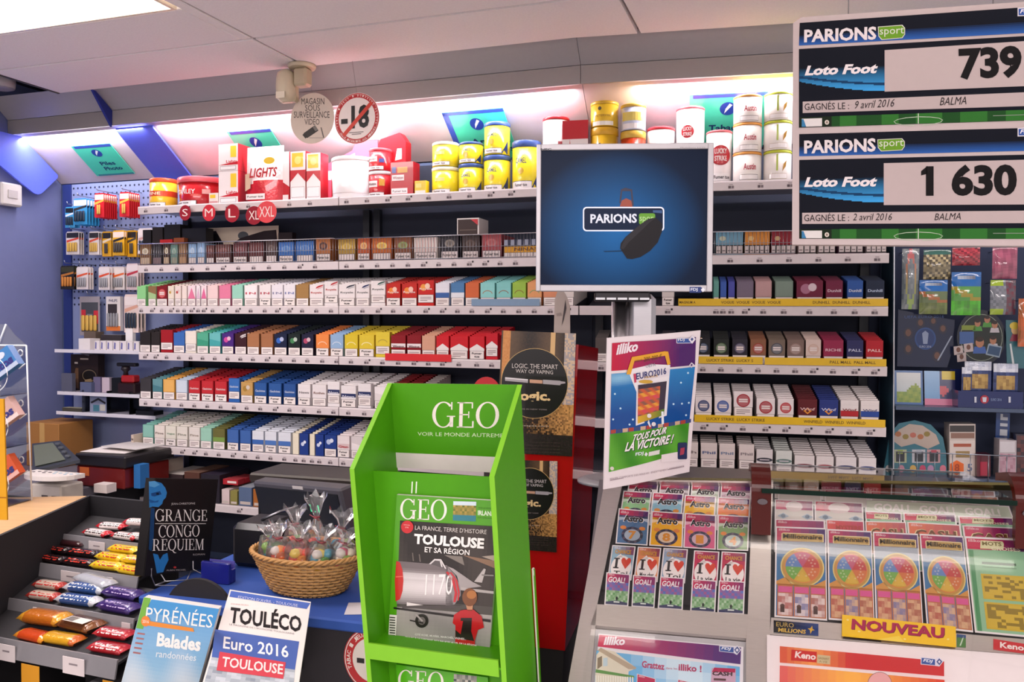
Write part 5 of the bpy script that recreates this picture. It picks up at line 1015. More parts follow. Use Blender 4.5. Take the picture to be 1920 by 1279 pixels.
# ------------------------------------------------------------------ candy rack
FC = Fr((wb.x, wb.y, 1.55), -20.3)
rk = thing('candy_rack', 'black stepped candy rack with grey price rails at the lower left', 'rack', FC.sub(0, 0, -1.55))
zt = 1.55 + ZW
XRK = FC.hit(262, 1085, -.09).x
def yl(y): # the left cheek runs straight towards the viewer
    return FC.i.to_3x3() @ Vector((wf.x - wb.x, wf.y - wb.y, 0)) * (-y / .45)
dv = FC.i.to_3x3() @ Vector((wf.x - wb.x, wf.y - wb.y, 0))
mb = MB(m=MATTE); q0 = (0, 0); q1 = (dv.x * 1.6, dv.y * 1.6)
mb.hexa([(q0[0] + .006, q0[1], .35), (q1[0] + .006, q1[1], .35), (q1[0] + .016, q1[1], .35), (q0[0] + .016, q0[1], .35), (q0[0] + .006, q0[1], zt + .004), (q1[0] + .006, q1[1], zt + .004), (q1[0] + .016, q1[1], zt + .004), (q0[0] + .016, q0[1], zt + .004)], '#232125'); part('side_cheek', mb, rk)
mb = MB(m=MATTE); mb.box(.016, XRK + .05, -.012, 0, .35, zt + .004, '#201f23'); part('back_panel', mb, rk)
mb = MB(m=MATTE); mb.box(XRK + .035, XRK + .05, -.30, -.0125, .35, zt - .14, '#1b1a1d'); part('right_cheek', mb, rk)
TIERS = []
def tier(pl, pr, y, hpx):
    a, b = FC.hit(*pl, y), FC.hit(*pr, y); x0 = a.x; x1 = min(b.x, XRK + .034) if False else b.x; z = (a.z + b.z) / 2 + 1.55; h = hpx / FPX * (FC.m @ Vector((x0, y, 0))).y
    mb = MB(m=ENAMEL); mb.side([(y, z - h / 2), (y + .004, z - h / 2), (y + .012, z + h / 2), (y + .008, z + h / 2)], x0, x1, '#8e8c90'); r = part('price_rail', mb, rk, 'grey metal price rail')
    mb = MB(m=MATTE); mb.side([(y + .0125, z + h * .3), (y + .15, z + h * .3 + .022), (y + .15, z + h * .3 + .017), (y + .0125, z + h * .3 - .005)], x0 + .004, x1 - .002, '#2e2d31'); part('tray', mb, rk)
    TIERS.append((y, z, h, x0, x1)); return r
r1 = tier((85, 1008), (275, 1036), -.16, 21); r2 = tier((42, 1065), (254, 1098), -.27, 25); r3 = tier((-60, 1125), (246, 1178), -.40, 27); r4 = tier((-90, 1200), (214, 1256), -.52, 32)
def rtag(rail, ti, pa, pb, yt):
    y, z, h, x0, x1 = TIERS[ti]; a, b = FC.hit(pa, yt, y), FC.hit(pb, yt, y)
    mb = MB(m=PAPER); mb.box(a.x, b.x, y - .0035, y - .002, z - h * .62, z + h * .32, '#dcd2d2'); mb.rect(a.x + (b.x - a.x) * .3, z - h * .1, b.x - (b.x - a.x) * .3, z + h * .0, y - .0038, '#8a8084'); part('price_ticket', mb, rail)
for (r, i, a, b, yt) in ((r1, 0, 168, 198, 1018), (r2, 1, 116, 152, 1078), (r2, 1, 182, 213, 1090), (r3, 2, 64, 102, 1158), (r3, 2, 230, 246, 1178), (r4, 3, -2, 30, 1218), (r4, 3, 120, 160, 1244)): rtag(r, i, a, b, yt)
def flow_bar(L_, W_, T_, col, tx, tc, band=None):
    """wrapped bar: pillow with crimped ends, x along the bar, top up"""
    mb = MB(m=WRAP); nx, ny = 14, 8; pts = []
    for i in range(nx + 1):
        u = i / nx; e = 1 - max(0, (abs(u - .5) - .40) / .10) ** 1.5
        for j in range(ny):
            a = 6.28319 * j / ny; ww = W_ / 2 * (.92 + .08 * e + (.10 if u in (0, 1) else 0)); tt = T_ / 2 * max(e, .06)
            pts.append((L_ * u, ww * math.cos(a) * (1 if abs(math.cos(a)) > .5 else 1.0) + W_ / 2, tt * math.copysign(abs(math.sin(a)) ** .7, math.sin(a)) + T_ / 2))
    f = [(i * ny + j, (i + 1) * ny + j, (i + 1) * ny + (j + 1) % ny, i * ny + (j + 1) % ny)[::-1] for i in range(nx) for j in range(ny)]
    c = [lin(band) if band and (i < 2 or i > nx - 3) else lin(col) for i in range(nx) for j in range(ny)]
    mb.add(pts, f + [tuple(range(ny)), tuple(range(nx * ny, nx * ny + ny))[::-1]], c + [lin(col)] * 2, WRAP, True)
    if tx:
        v, ff, _ = tmesh(tx, .03, .2)
        # lettering lies on the near upper flank of the wrapper
        k = 4 if True else 0
        mb.add([(L_ * (.14 + .72 * a), W_ * (.06 + .30 * b) - .001 + (0), T_ * (.5 + .46 * math.sin(max(.05, b * 1.15 + .25))) + .0012) for a, b in v], ff, tc, GLOSS)
    return mb
def candy(px, py, ti, L_, W_, T_, col, tx, tc, lab, back=.03, up=0, yaw=0, band=None, name='candy_bar', tilt=0, grp=None):
    y, z, h, x0, x1 = TIERS[ti]
    yy = y + back; a = FC.hit(px, py, yy); zs = z + h * .3 + .022 * (yy - y - .0125) / .1375 + .002 + up
    mb = flow_bar(L_, W_, T_, col, tx, tc, band)
    return solid(name, mb, FC.sub(a.x, yy, zs - 1.55, yaw=yaw, tilt=tilt), lab, 'candy', grp)
# rear tier: white and red bars
for i, (px, b, u, tl_) in enumerate(((152, .02, 0, 0), (178, .055, .004, 0), (205, .02, .0, 0), (232, .02, .002, 0), (228, .06, .020, 0))):
    candy(px, 1005, 0, .085, .036, .018, '#e9dedb', 'bueno', '#2c2022', f'white and red chocolate bar on the top candy tier, {ORD[i]} of five', b, u, (-4, 6, -3, 5, 10)[i], '#c02a34', grp='white and red bars on the top tier')
for i, (px, b, u) in enumerate(((62, .018, 0), (112, .018, 0), (72, .058, .004), (120, .058, .004))):
    candy(px, 1060, 1, .098, .034, .02, '#231518', 'Mars', '#c83a2c', f'black wrapped bar with red lettering on the second tier, {("front left", "front right", "back left", "back right")[i]}', b, u, (-3, 2, -2, 3)[i], grp='black bars on the second tier')
candy(82, 1030, 1, .13, .03, .018, '#3a1c20', '', '', 'dark red brown bar at the back of the second candy tier', .10, .004)
for i, (px, b, u) in enumerate(((166, .018, 0), (214, .016, 0), (176, .056, .004), (222, .052, .006), (200, .09, .010))):
    candy(px, 1078, 1, .088, .036, .021, '#e0b81e', 'Nuts', '#b4281e', f'yellow wrapped bar with red lettering on the second tier, {ORD[i]} of five', b, u, (4, -3, -2, 6, 0)[i], '#e8c83a', grp='yellow bars on the second tier')
for i, (px, b, u) in enumerate(((46, .02, 0), (58, .06, .004))):
    candy(px, 1135, 2, .085, .034, .02, '#cbb3a4', 'Lion', '#b82a2c', f'beige wrapped bar with red lettering on the third tier, {("front", "back")[i]}', b, u, 3, '#a8342c', grp='beige bars on the third tier')
for i, (px, b, u) in enumerate(((100, .02, 0), (116, .062, .006))):
    candy(px, 1150, 2, .115, .038, .024, '#38568e', 'BOUNTY', '#e6e6ea', f'blue and white wrapped bar on the third tier, {("front", "back")[i]}', b, u, 4, '#c9ccd4', grp='blue bars on the third tier')
candy(134, 1120, 2, .13, .045, .022, '#b4b8c0', '', '', 'crumpled silvery wrapped bar at the back of the third tier', .10, .012, -12)
for i, (px, b, u) in enumerate(((178, .02, 0), (188, .065, .006))):
    candy(px, 1160, 2, .105, .042, .026, '#3a2568', 'Milka', '#b8a4d0', f'violet wrapped bar on the third tier, {("front", "back")[i]}', b, u, -2, '#4a3a78', grp='violet bars on the third tier')
for i, (px, b) in enumerate(((-40, .02), (-30, .07))): candy(px, 1190, 2, .09, .04, .024, '#242442', '', '', f'navy wrapped bar at the left edge of the third tier, {("front", "back")[i]}', b, .003, 0, '#6a5a7a', grp='navy bars at the left edge')
candy(30, 1205, 3, .115, .055, .03, '#b4651e', '', '', 'orange and gold candy pouch on the lowest tier', .06, .006, 4, '#d89a2c', 'candy_pouch')
candy(24, 1225, 3, .09, .04, .022, '#c2461e', '', '', 'red orange candy pouch at the front of the lowest tier', .016, 0, -3, '#e0902c', 'candy_pouch')
candy(68, 1225, 3, .10, .042, .022, '#d09a24', '', '', 'yellow candy pouch at the front of the lowest tier', .016, .002, 3, '#c8642a', 'candy_pouch')
o = candy(102, 1205, 3, .10, .06, .026, '#5a3520', '', '', 'brown candy pouch with a white barcode on the lowest tier', .065, .006, -4, '#7a4a26', 'candy_pouch')
mb = MB(m=PAPER); mb.box(.02, .085, .004, .03, .0266, .0272, '#e6dcd4')
for k in range(9): mb.box(.024 + .003 * k, .0255 + .003 * k, .006, .028, .0273, .0275, '#2a2626')
part('barcode', mb, o, 'white barcode label')
for i, (px, b, u) in enumerate(((160, .02, 0), (172, .062, .006))):
    candy(px, 1236, 3, .09, .040, .02, '#a81c26', 'KitKat', '#e8d4d0', f'red wrapped wafer bar on the lowest tier, {("front", "back")[i]}', b, u, 3, '#b8303a', grp='red bars on the lowest tier')
y4, z4, h4, xa4, xb4 = TIERS[3]
for px in (40, 192):
    a = FC.hit(px, 1268, y4 - .004); w = .052 if px == 40 else .03
    solid('shelf_tag', MB(m=PAPER).box(0, w, 0, .0012, 0, .055, '#d8962a'), FC.sub(a.x, y4 - .004, z4 - h4 / 2 - .0575 - 1.55), ('orange yellow tag hanging under the lowest candy rail, left', 'orange yellow tag hanging under the lowest candy rail, right')[px > 100], 'tag')
# ------------------------------------------------------------------ clear candy dispenser on the wooden counter
a = atz(60, 938, 1.55 + ZW); FM = Fr((a.x, a.y, 1.55 + ZW), -8)
md = thing('candy_dispenser', 'clear acrylic three-tier candy dispenser on the wooden counter', 'dispenser', FM)
hm = FM.hit(50, 648, 0).z
mb = MB(m=ACRYL); mb.prism([(-.22, 0), (0, 0), (-.012, hm), (-.22, hm)], 0, .003, '#ffffff'); part('back_plate', mb, md)
mb = MB(m=ACRYL); mb.prism([(-.10, hm), (-.012, hm), (-.05, hm + .03), (-.075, hm + .06), (-.10, hm + .06)], 0, .003, '#ffffff'); part('header_plate', mb, md)
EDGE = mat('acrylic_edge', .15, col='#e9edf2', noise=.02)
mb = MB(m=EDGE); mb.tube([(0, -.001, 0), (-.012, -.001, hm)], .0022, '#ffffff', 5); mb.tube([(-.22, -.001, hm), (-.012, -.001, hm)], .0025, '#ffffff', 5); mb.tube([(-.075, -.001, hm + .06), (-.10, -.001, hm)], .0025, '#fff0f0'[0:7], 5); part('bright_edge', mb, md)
for k, (yy, col, tc, lab) in enumerate(((738, '#3a78b4', '#2c2a78', 'blue'), (832, '#caa49c', '#2c2a78', 'pale pink'), (930, '#d0562c', '#2c2a78', 'orange red'))):
    z = FM.hit(50, yy, 0).z if k < 2 else .0
    mb = MB(m=ACRYL); mb.box(-.22, -.002 - .004 * (2 - k), -.10, -.0004, z, z + .003, '#ffffff'); mb.box(-.22, -.004 - .004 * (2 - k), -.103, -.1004, z, z + .03, '#ffffff'); part('tier_shelf', mb, md)
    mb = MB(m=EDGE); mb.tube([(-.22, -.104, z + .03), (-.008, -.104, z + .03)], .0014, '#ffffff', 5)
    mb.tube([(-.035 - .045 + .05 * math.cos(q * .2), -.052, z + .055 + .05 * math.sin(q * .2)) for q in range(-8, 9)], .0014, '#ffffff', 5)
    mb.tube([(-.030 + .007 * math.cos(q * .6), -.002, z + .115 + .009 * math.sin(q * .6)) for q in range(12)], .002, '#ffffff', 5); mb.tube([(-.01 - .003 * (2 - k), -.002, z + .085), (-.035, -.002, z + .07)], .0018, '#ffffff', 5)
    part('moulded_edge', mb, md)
    mb = MB(m=GLOSS); mb.box(0, .135, -.012, .012, 0, .062, col, front=col); mb.rect(.0, .0, .135, .012, -.0124, mix(col, '#ffffff', .4)); mb.text('Mentos', .012, .012, .128, .036, -.0128, tc, .05, .1); mb.disc(.1, .048, .016, .009, -.0126, mix(col, '#ffffff', .55)); mb.poly([(.02, .05), (.05, .05), (.07, .062), (.03, .062)], -.0126, '#d8463a')
    solid('candy_roll_pack', mb, FM.sub(-.108, -.040, z + .012, roll=-34) if True else None, f'{lab} candy roll pack slanting in the clear dispenser', 'candy', 'roll packs in the dispenser')
# yellow upright at the very left, nearer than the dispenser
a = at(-20, 985, 1.75); fy = Fr((a.x, a.y, 0), -5)
yt = fy.hit(5, 748, 0).z; yb = fy.hit(5, 975, 0).z; xr = fy.hit(11, 850, 0).x
t = thing('yellow_display_card', 'yellow printed card at the left edge before the clear dispenser', 'card', fy.sub(0, 0, yb))
mb = MB(m=CARD); mb.prism([(-.1, 0), (xr + .001, 0), (xr - .004, yt - yb), (-.1, yt - yb)], 0, .004, '#d99a1e', front='#e0a21f'); mb.rect(-.1, (yt - yb) * .18, xr, (yt - yb) * .19, -.0004, '#a86a14'); part('card', mb, t)
mb = MB(m=MATTE); mb.box(-.09, -.03, .0045, .012, -yb, .10, '#4a4038'); part('stand', mb, t)
# ------------------------------------------------------------------ blue counter
ZB = -.65
p0 = atz(258, 1118, 1.55 + ZB); FB = Fr((p0.x, p0.y, 1.55 + ZB), -16.2)
bc = thing('blue_counter', 'black counter with a blue top carrying the novel and the sweets basket', 'counter', FB.sub(0, 0, -(1.55 + ZB)))
hb_ = 1.55 + ZB; wB = FB.hit(868, 1120, .2).x
mb = MB(m=MATTE); mb.rbox(0, wB, 0, .46, hb_ - .025, hb_, '#2a4fa0', .004); part('counter_top', mb, bc, 'blue counter top')
mb = MB(m=MATTE); mb.box(.012, wB - .01, .012, .45, 0, hb_ - .0255, '#262228'); part('cabinet', mb, bc)
# till desk behind
WT = FB.hit(885, 1000, .7).x - .02
td = thing('till_desk', 'dark staff desk behind the blue counter under the till', 'desk', FB.sub(.02, .475, -hb_))
mb = MB(m=MATTE); mb.rbox(0, WT, 0, .55, .70, .735, '#26242a', .004); part('desk_top', mb, td)
mb = MB(m=MATTE); mb.box(.01, WT - .01, .01, .54, 0, .6995, '#1d1b20'); part('cabinet', mb, td)
zdk = -hb_ + .7355
# ------------------------------------------------------------------ novel on its wire stand
bk = para((280, 897), (404, 899), (396, 1065), (270, 1081), 2.06)
def bpx(x, y): return bk.hit(x, y, 0)
tr = bpx(404, 899); wbk = (bpx(404, 899).x + bpx(396, 1065).x) / 2; hbk = (bpx(280, 897).z + tr.z) / 2
o = thing('novel', 'black novel with white serif title on a wire stand on the counter', 'book', bk)
mb = MB(m=PAPER); mb.box(.002, wbk - .001, .002, .028, .003, hbk - .003, '#d9d2cc'); part('pages', mb, o, 'cream page block')
mb = MB(bk, CARD); mb.box(0, wbk, -.0006, .0015, 0, hbk, '#191718'); mb.box(0, wbk, .0285, .0300, 0, hbk, '#191718'); mb.box(-.001, .0015, .0016, .0284, 0, hbk, '#191718')
K = 6
face = [(279, 903), (290, 902), (303, 906), (310, 915), (313, 924), (311, 933), (306, 938), (304, 945), (297, 951), (286, 950), (280, 952)]
mb.P(face, '#2f7fc4', K); mb.P([(283, 925), (300, 921), (303, 927), (290, 931), (284, 930)], '#1d4c86', K + 1); mb.P([(293, 924), (298, 924), (298, 928), (293, 928)], '#0d2038', K + 2); mb.P([(279, 936), (290, 940), (298, 938), (296, 942), (282, 943)], '#1f5898', K + 1); mb.P([(279, 903), (290, 902), (300, 909), (290, 914), (280, 912)], '#5aa4dc', K + 1)
mb.P([(287, 1038), (296, 1040), (300, 1050), (306, 1040), (314, 1037), (316, 1050), (310, 1062), (306, 1073), (294, 1075), (291, 1058)], '#2b78bc', K); mb.P([(283, 952), (290, 953), (288, 1010), (284, 1034), (279, 1030)], '#17406c', K)
mb.PT('JEAN-CHRISTOPHE', (321, 948), (366, 947), (321, 943), '#c9c2c0', K + 1, .0)
mb.PT('GRANGE', (291, 977.5), (388, 977), (291.5, 955), '#efe9e4', K + 1, ser=True); mb.P([(291, 982.5), (386, 982.5), (386, 981.5), (291, 981.5)], '#efe9e4', K + 1)
mb.PT('CONGO', (297, 1008), (374, 1006), (297.5, 985), '#efe9e4', K + 1, ser=True); mb.PT('REQUIEM', (286, 1033), (382, 1031), (286.5, 1011), '#efe9e4', K + 1, ser=True)
mb.PT('ROMAN', (362, 1042), (384, 1041), (362, 1038.5), '#b8b0ae', K + 1, .0); mb.PD(328, 1064, 3, 2, '#b83a30', K + 1, 10); mb.PT('ALBIN MICHEL', (312, 1071), (349, 1070), (312, 1068), '#b8b0ae', K + 1, .0)
part('cover', mb, o, 'black glossy cover')
ws = thing('wire_book_stand', 'thin wire stand holding the black novel', 'stand', FB.sub(*FB.hitz(340, 1092, 0.0)))
mb = MB(ws and Fr(None, m=ws.matrix_world), METAL); wm = Fr(None, m=ws.matrix_world)
def wz(px, py, z): q = wm.hitz(px, py, z); return (q.x, q.y, q.z)
def wl_(px, py, dy): q = wm.i @ (bk.m @ Vector((bk.hit(px, py, dy).x, dy, bk.hit(px, py, dy).z))); return tuple(q)
mb.tube([wl_(284, 1066, -.006), wl_(284, 1081, -.006), wz(291, 1098, .002), wz(340, 1098, .002), wz(392, 1084, .002), wl_(362, 1068, -.006), wl_(362, 1052, -.006)], .0016, '#d8d8dc', 6)
mb.tube([wl_(300, 1060, .034), wl_(300, 1074, .034), wz(310, 1090, .002), wz(350, 1088, .002), wl_(362, 1062, .034)], .0016, '#d8d8dc', 6); mb.tube([wz(291, 1098, .002), wz(310, 1090, .002)], .0016, '#d8d8dc', 6); mb.tube([wz(340, 1098, .002), wz(350, 1088, .002)], .0016, '#d8d8dc', 6)
part('wire', mb, ws)
# ------------------------------------------------------------------ blue block, card machine, price display, till
q = FB.hitz(376, 1092, 0); q2 = FB.hitz(444, 1090, 0)
BLUEG = mat('tinted_plastic', .12, col='#2a2f9a', noise=.05, trans=.35)
t = thing('blue_holder', 'small translucent blue card holder beside the novel', 'holder', FB.sub(q.x, q.y, 0)); wq = q2.x - q.x
mb = MB(m=BLUEG); mb.rbox(0, wq, 0, .012, .0, .052, '#2a2f9a', .002); mb.rbox(0, wq, .0125, .03, 0, .035, '#2a2f9a', .002); part('holder', mb, t)
mb = MB(m=PAPER); mb.box(.004, wq - .004, .0305, .032, 0, .05, '#5a54a8'); part('cards', mb, t)
q = FB.hitz(400, 1078, 0); t = thing('card_machine', 'black rounded card machine between the novel and the basket', 'machine', FB.sub(q.x + .01, q.y + .10, 0))
mb = MB(m=PLAS); mb.rbox(-.01, .105, -.03, .10, .0, .115, '#17161a', .014); part('body', mb, t)
mb = MB(m=PLAS)
for a_ in range(20):
    a0, a1 = a_ * .314159, (a_ + 1) * .314159
    for r0, r1, xx in ((.050, .040, .118), (.040, .034, .112)):
        mb.add([(xx, .035 + r0 * math.cos(a0), .06 + r0 * math.sin(a0)), (xx, .035 + r0 * math.cos(a1), .06 + r0 * math.sin(a1)), (xx, .035 + r1 * math.cos(a1), .06 + r1 * math.sin(a1)), (xx, .035 + r1 * math.cos(a0), .06 + r1 * math.sin(a0))], [(0, 1, 2, 3)], '#2a292e')
    mb.add([(.104, .035 + .05 * math.cos(a0), .06 + .05 * math.sin(a0)), (.104, .035 + .05 * math.cos(a1), .06 + .05 * math.sin(a1)), (.118, .035 + .05 * math.cos(a1), .06 + .05 * math.sin(a1)), (.118, .035 + .05 * math.cos(a0), .06 + .05 * math.sin(a0))], [(0, 1, 2, 3)], '#202024')
part('roll_cover', mb, t)
mb = MB(m=METAL); mb.tube([(.05, .02, .116), (.09, .05, .135), (.12, .09, .142)], .004, '#8a8a90', 6); part('lever', mb, t)
cd = para((497, 912), (648, 927), (635, 990), (489, 968), 2.42)
wc, hc = (cd.hit(648, 927, 0).x + cd.hit(635, 990).x) / 2, (cd.hit(497, 912).z + cd.hit(648, 927).z) / 2
t = thing('price_display', 'grey customer price display with green digits behind the basket', 'display', cd)
mb = MB(cd, PLAS); mb.rbox(-.004, wc + .012, .001, .05, -.006, hc + .012, '#4c4a4e', .006); part('housing', mb, t)
mb = MB(cd, PLAS); mb.box(.006, wc - .006, -.001, .0008, .005, hc - .004, '#0c1110'); part('display_window', mb, t, 'black display window')
mb = MB(cd, LED); mb.text('1.1', wc * .66, hc * .38, wc * .76, hc * .60, -.0018, '#0f9a62', .0); part('digits', mb, t, 'green lit digits')
pz = (cd.m @ Vector((wc * .5, .03, -.006))); lp = cd.i @ Vector((pz.x, pz.y + .02, 1.55 + ZB + zdk + .001))
mb = MB(m=PLAS); mb.tube([(wc * .5, .03, -.006), tuple(lp)], .016, '#232226', 10); part('pole', mb, t)
mb = MB(m=PAPER); mb.box(wc * .5, wc * .62, -.0008, .0006, hc + .001, hc + .010, '#c8c2be'); part('white_sticker', mb, t)
FT_ = FB.sub(0, .80, zdk); a = FT_.hit(466, 890, 0); b = FT_.hit(706, 912, 0)
t = thing('till_monitor', 'long dark till top behind the price display', 'till', FT_.sub(a.x, 0, 0))
mb = MB(m=PLAS); hT = FT_.hit(590, 895, 0).z; mb.rbox(0, b.x - a.x, 0, .20, hT - .03, hT, '#332d2a', .006); part('top_cover', mb, t)
mb = MB(m=PLAS); mb.rbox(.02, b.x - a.x - .02, .02, .19, 0, hT - .0305, '#191819', .006); part('body', mb, t)
# ------------------------------------------------------------------ wicker basket of sweets
q = FB.hitz(578, 1105, 0); BX = FB.sub(q.x, q.y, 0.0005, yaw=-3)
bs = thing('wicker_basket', 'oval wicker basket filled with bagged sweets on the blue counter', 'basket', BX)
WICK = mat('wicker', .6, col='#b98a52', noise=.3, scale=70, bump=.4)
HB = .088
def brx(t): return .092 + .048 * t ** .85
def bry(t): return .066 + .036 * t ** .85
mb = MB(m=WICK)
nr, nst = 11, 26
for k in range(nr):
    t_ = (k + .5) / nr; pts = []
    for i in range(105):
        a = 6.28319 * i / 104; wv = .0022 * math.cos(a * nst + (math.pi if k % 2 else 0)); pts.append(((brx(t_) + wv) * math.cos(a), (bry(t_) + wv) * math.sin(a), .004 + HB * t_))
    mb.tube(pts, .0034, '#c09058', 5)
stuffpart('weave', mb, bs)
mb = MB(m=WICK)
for i in range(nst * 2):
    a = 6.28319 * (i + .5) / (nst * 2); mb.tube([(brx(t_ / 4) * math.cos(a), bry(t_ / 4) * math.sin(a), HB * t_ / 4 + .002) for t_ in range(5)], .0016, '#a87a44', 4)
stuffpart('stakes', mb, bs)
mb = MB(m=WICK)
for s in (0, 1, 2):
    mb.tube([((brx(1) + .002 + .0035 * math.cos(i * .9 + s * 2.1)) * math.cos(6.28319 * i / 120), (bry(1) + .002 + .0035 * math.cos(i * .9 + s * 2.1)) * math.sin(6.28319 * i / 120), HB + .006 + .0035 * math.sin(i * .9 + s * 2.1)) for i in range(121)], .0036, '#c99a60', 5)
part('braided_rim', mb, bs, 'braided rim')
mb = MB(m=WICK); mb.lathe([(.001, .001), (1, .001), (1, .005), (.001, .005)], '#9c7442', n=32, sx=.091, sy=.065, smooth=False); part('base', mb, bs)
CC = ['#d8432c', '#e8892a', '#e6c83a', '#5aa03c', '#3a94b0', '#e9dfd8', '#c83a64', '#d46a3a', '#8ab84a', '#ece0c4']
def candy_bag(x, y, z, h, r, lean, lab, cols, twist=.030):
    t = thing('candy_bag', lab, 'sweets', BX.sub(x, y, z, yaw=lean * 2, roll=lean), 'bagged sweets in the basket')
    rnd = random.Random(int(x * 9999) + 5)
    for k in range(9):
        a = k * 2.4; rr = r * .55 * (k % 3) / 2; cz_ = .010 + .013 * (k // 3)
        mb = MB(m=GLOSS); c = cols[k % len(cols)]; s = .0125 + .004 * rnd.random()
        mb.lathe([(.0005, -s * .8), (s * .8, -s * .55), (s, 0), (s * .7, s * .6), (.0005, s * .8)], c, cx=rr * math.cos(a), cy=rr * math.sin(a), n=9); mb.v = [(p[0], p[1], p[2] + cz_) for p in mb.v]
        part('sweet', mb, t)
    mb = MB(m=CELLO); n = 18; prof = [(.3, 0), (.95, .006), (1.05, .02), (1.0, .042), (.65, .062), (.22, h * .62), (.20, h * .66), (.42, h * .8), (.75, h * .93), (.85, h)]
    ring = []
    for (q_, zz) in prof:
        for i in range(n): a = 6.28319 * i / n; wv = 1 + .16 * math.sin(i * 5.3 + zz * 90) * (1 if zz > .05 else .35); ring.append((r * q_ * wv * math.cos(a), r * q_ * wv * math.sin(a) * .8, zz + (.01 * math.sin(i * 2.3) if zz == h else 0)))
    mb.add(ring, [(j * n + i, j * n + (i + 1) % n, (j + 1) * n + (i + 1) % n, (j + 1) * n + i) for j in range(len(prof) - 1) for i in range(n)], '#ffffff'); part('film', mb, t, 'clear crinkled film')
    mb = MB(m=PLAS); mb.tube([(r * .24 * math.cos(i * .52), r * .24 * math.sin(i * .52) * .8, h * .64) for i in range(13)], .0018, '#8c3440', 5); mb.tube([(-.014, -r * .22, h * .64 + .006), (0, -r * .24, h * .64), (.014, -r * .22, h * .64 - .006)], .0012, '#8c3440', 5); part('tie', mb, t, 'dark red tie')
zb0 = .066
for i, (x, y, h, r, ln, cs, lab) in enumerate(((-.088, -.02, .085, .034, -10, (3, 5, 4, 8), 'leftmost in the basket, white and green sweets'), (-.045, -.045, .10, .036, -6, (0, 7, 1, 5), 'front left, orange and red sweets'), (.008, -.05, .105, .036, 0, (0, 1, 7, 2), 'front middle, red and orange sweets'), (.055, -.04, .10, .036, 6, (4, 3, 2, 5), 'front right, teal and green sweets'), (.095, -.015, .09, .033, 12, (9, 8, 6, 5), 'rightmost in the basket, cream and pink sweets'),
                             (-.05, .03, .115, .036, -5, (5, 6, 3, 0), 'back left, white and pink sweets'), (.005, .03, .150, .034, -1, (1, 2, 4, 0), 'tallest, at the back of the basket'), (.062, .035, .115, .036, 6, (8, 5, 0, 4), 'back right, green and white sweets'))):
    candy_bag(x, y, zb0 + (.006 if y > 0 else 0), h, r, ln, 'clear bag of sweets, ' + lab, [CC[k] for k in cs])
mb = MB(m=MATTE); mb.lathe([(.001, .03), (1, .03), (1, .045), (.001, .045)], '#c9b48e', n=28, sx=.10, sy=.072); part('filling', mb, bs, 'pale filling under the bags')
# white paper on the counter beside the green display, tobacco sticker on the front
q = FB.hitz(650, 1150, 0.0); mb = MB(m=PAPER); mb.box(0, .12, 0, .075, 0, .001, '#cfc9cc'); solid('paper_sheet', mb, FB.sub(q.x, q.y - .012, .0006, yaw=20), 'white paper corner on the blue counter beside the green display', 'paper')
f = FB.sub(0, .0112, 0); s0 = f.hit(700, 1238, 0); rx = s0.x - f.hit(645, 1238, 0).x
mb = MB(f.sub(s0.x, 0, s0.z), PAPER); mb.prism([(rx * math.cos(a * .15708), rx * math.sin(a * .15708)) for a in range(40)], -.0008, 0, '#d9cbc6', front='#b8272c'); mb.disc(0, 0, rx * .70, rx * .70, -.0012, '#e2d6d0', n=36); mb.ring(0, 0, rx * .97, rx * .97, rx * .03, -.0012, '#e2d6d0')
def arc_text(mb, tx, a0, a1, R_, hw, hh, y, col):
    n = len(tx)
    for i, c in enumerate(tx):
        if c == ' ': continue
        a = math.radians(a0 + (a1 - a0) * (i + .5) / n); ca, sa = math.cos(a), math.sin(a); u = (sa, -ca); o = (R_ * ca - u[0] * hw - ca * hh, R_ * sa - u[1] * hw - sa * hh)
        mb.mapped(tmesh(c, .02), o, (o[0] + 2 * hw * u[0], o[1] + 2 * hw * u[1]), (o[0] + 2 * hh * ca, o[1] + 2 * hh * sa), y, col)
arc_text(mb, 'TABAC - JEUX - ALCOOL', 205, 35, rx * .835, rx * .055, rx * .065, -.0014, '#ecdcd6')
mb.text('-18', -rx * .55, -rx * .3, rx * .5, rx * .4, -.0014, '#1c1a1c', .04)
solid('round_sticker', mb, mb.fr, 'round red and white tobacco sticker on the black counter front', 'sticker')
# ------------------------------------------------------------------ magazines on the front stand
mgA = para((270, 1120), (411, 1141), (329, 1440), (191, 1418), 1.62)
mgB = para((431, 1106), (583, 1129), (537, 1440), (341, 1412), 1.55)
def msize(fr, TL, TR, BR): return (fr.hit(*TR).x + fr.hit(*BR).x) / 2, (fr.hit(*TL).z + fr.hit(*TR).z) / 2
wA, hA = msize(mgA, (270, 1120), (411, 1141), (329, 1440)); wM, hM = msize(mgB, (431, 1106), (583, 1129), (537, 1440))
def magstack(fr, w, h, n, name, lab, art, th=.005):
    o = thing(name, lab, 'magazine', fr)
    Q = [fr.hit(*p) for p in w]; sh = lambda a, b, e: MB(fr, PAPER if e else GLOSS).prism([(Q[3].x + e, Q[3].z + e), (Q[2].x - e, Q[2].z + e), (Q[1].x - e, Q[1].z - e), (Q[0].x + e, Q[0].z - e)], a, b, '#ddd6d2' if e else '#e8e2de')
    mb = sh(-.0006, .0006, 0); art(mb, w, h); part('cover', mb, o, 'printed front cover')
    part('pages', sh(.0008, th, .0006), o, 'white page edges')
    for k in range(n):
        solid('magazine', sh(0, .0048, .0006 + .0006 * (k % 3)), fr.sub(0, .0056 + k * .0052, 0), f'copy {ORD[k + 1]} in the pile behind the {" ".join(lab.split()[:2])} magazine', 'magazine', f'pile behind the {" ".join(lab.split()[:2])} magazine')
    return o
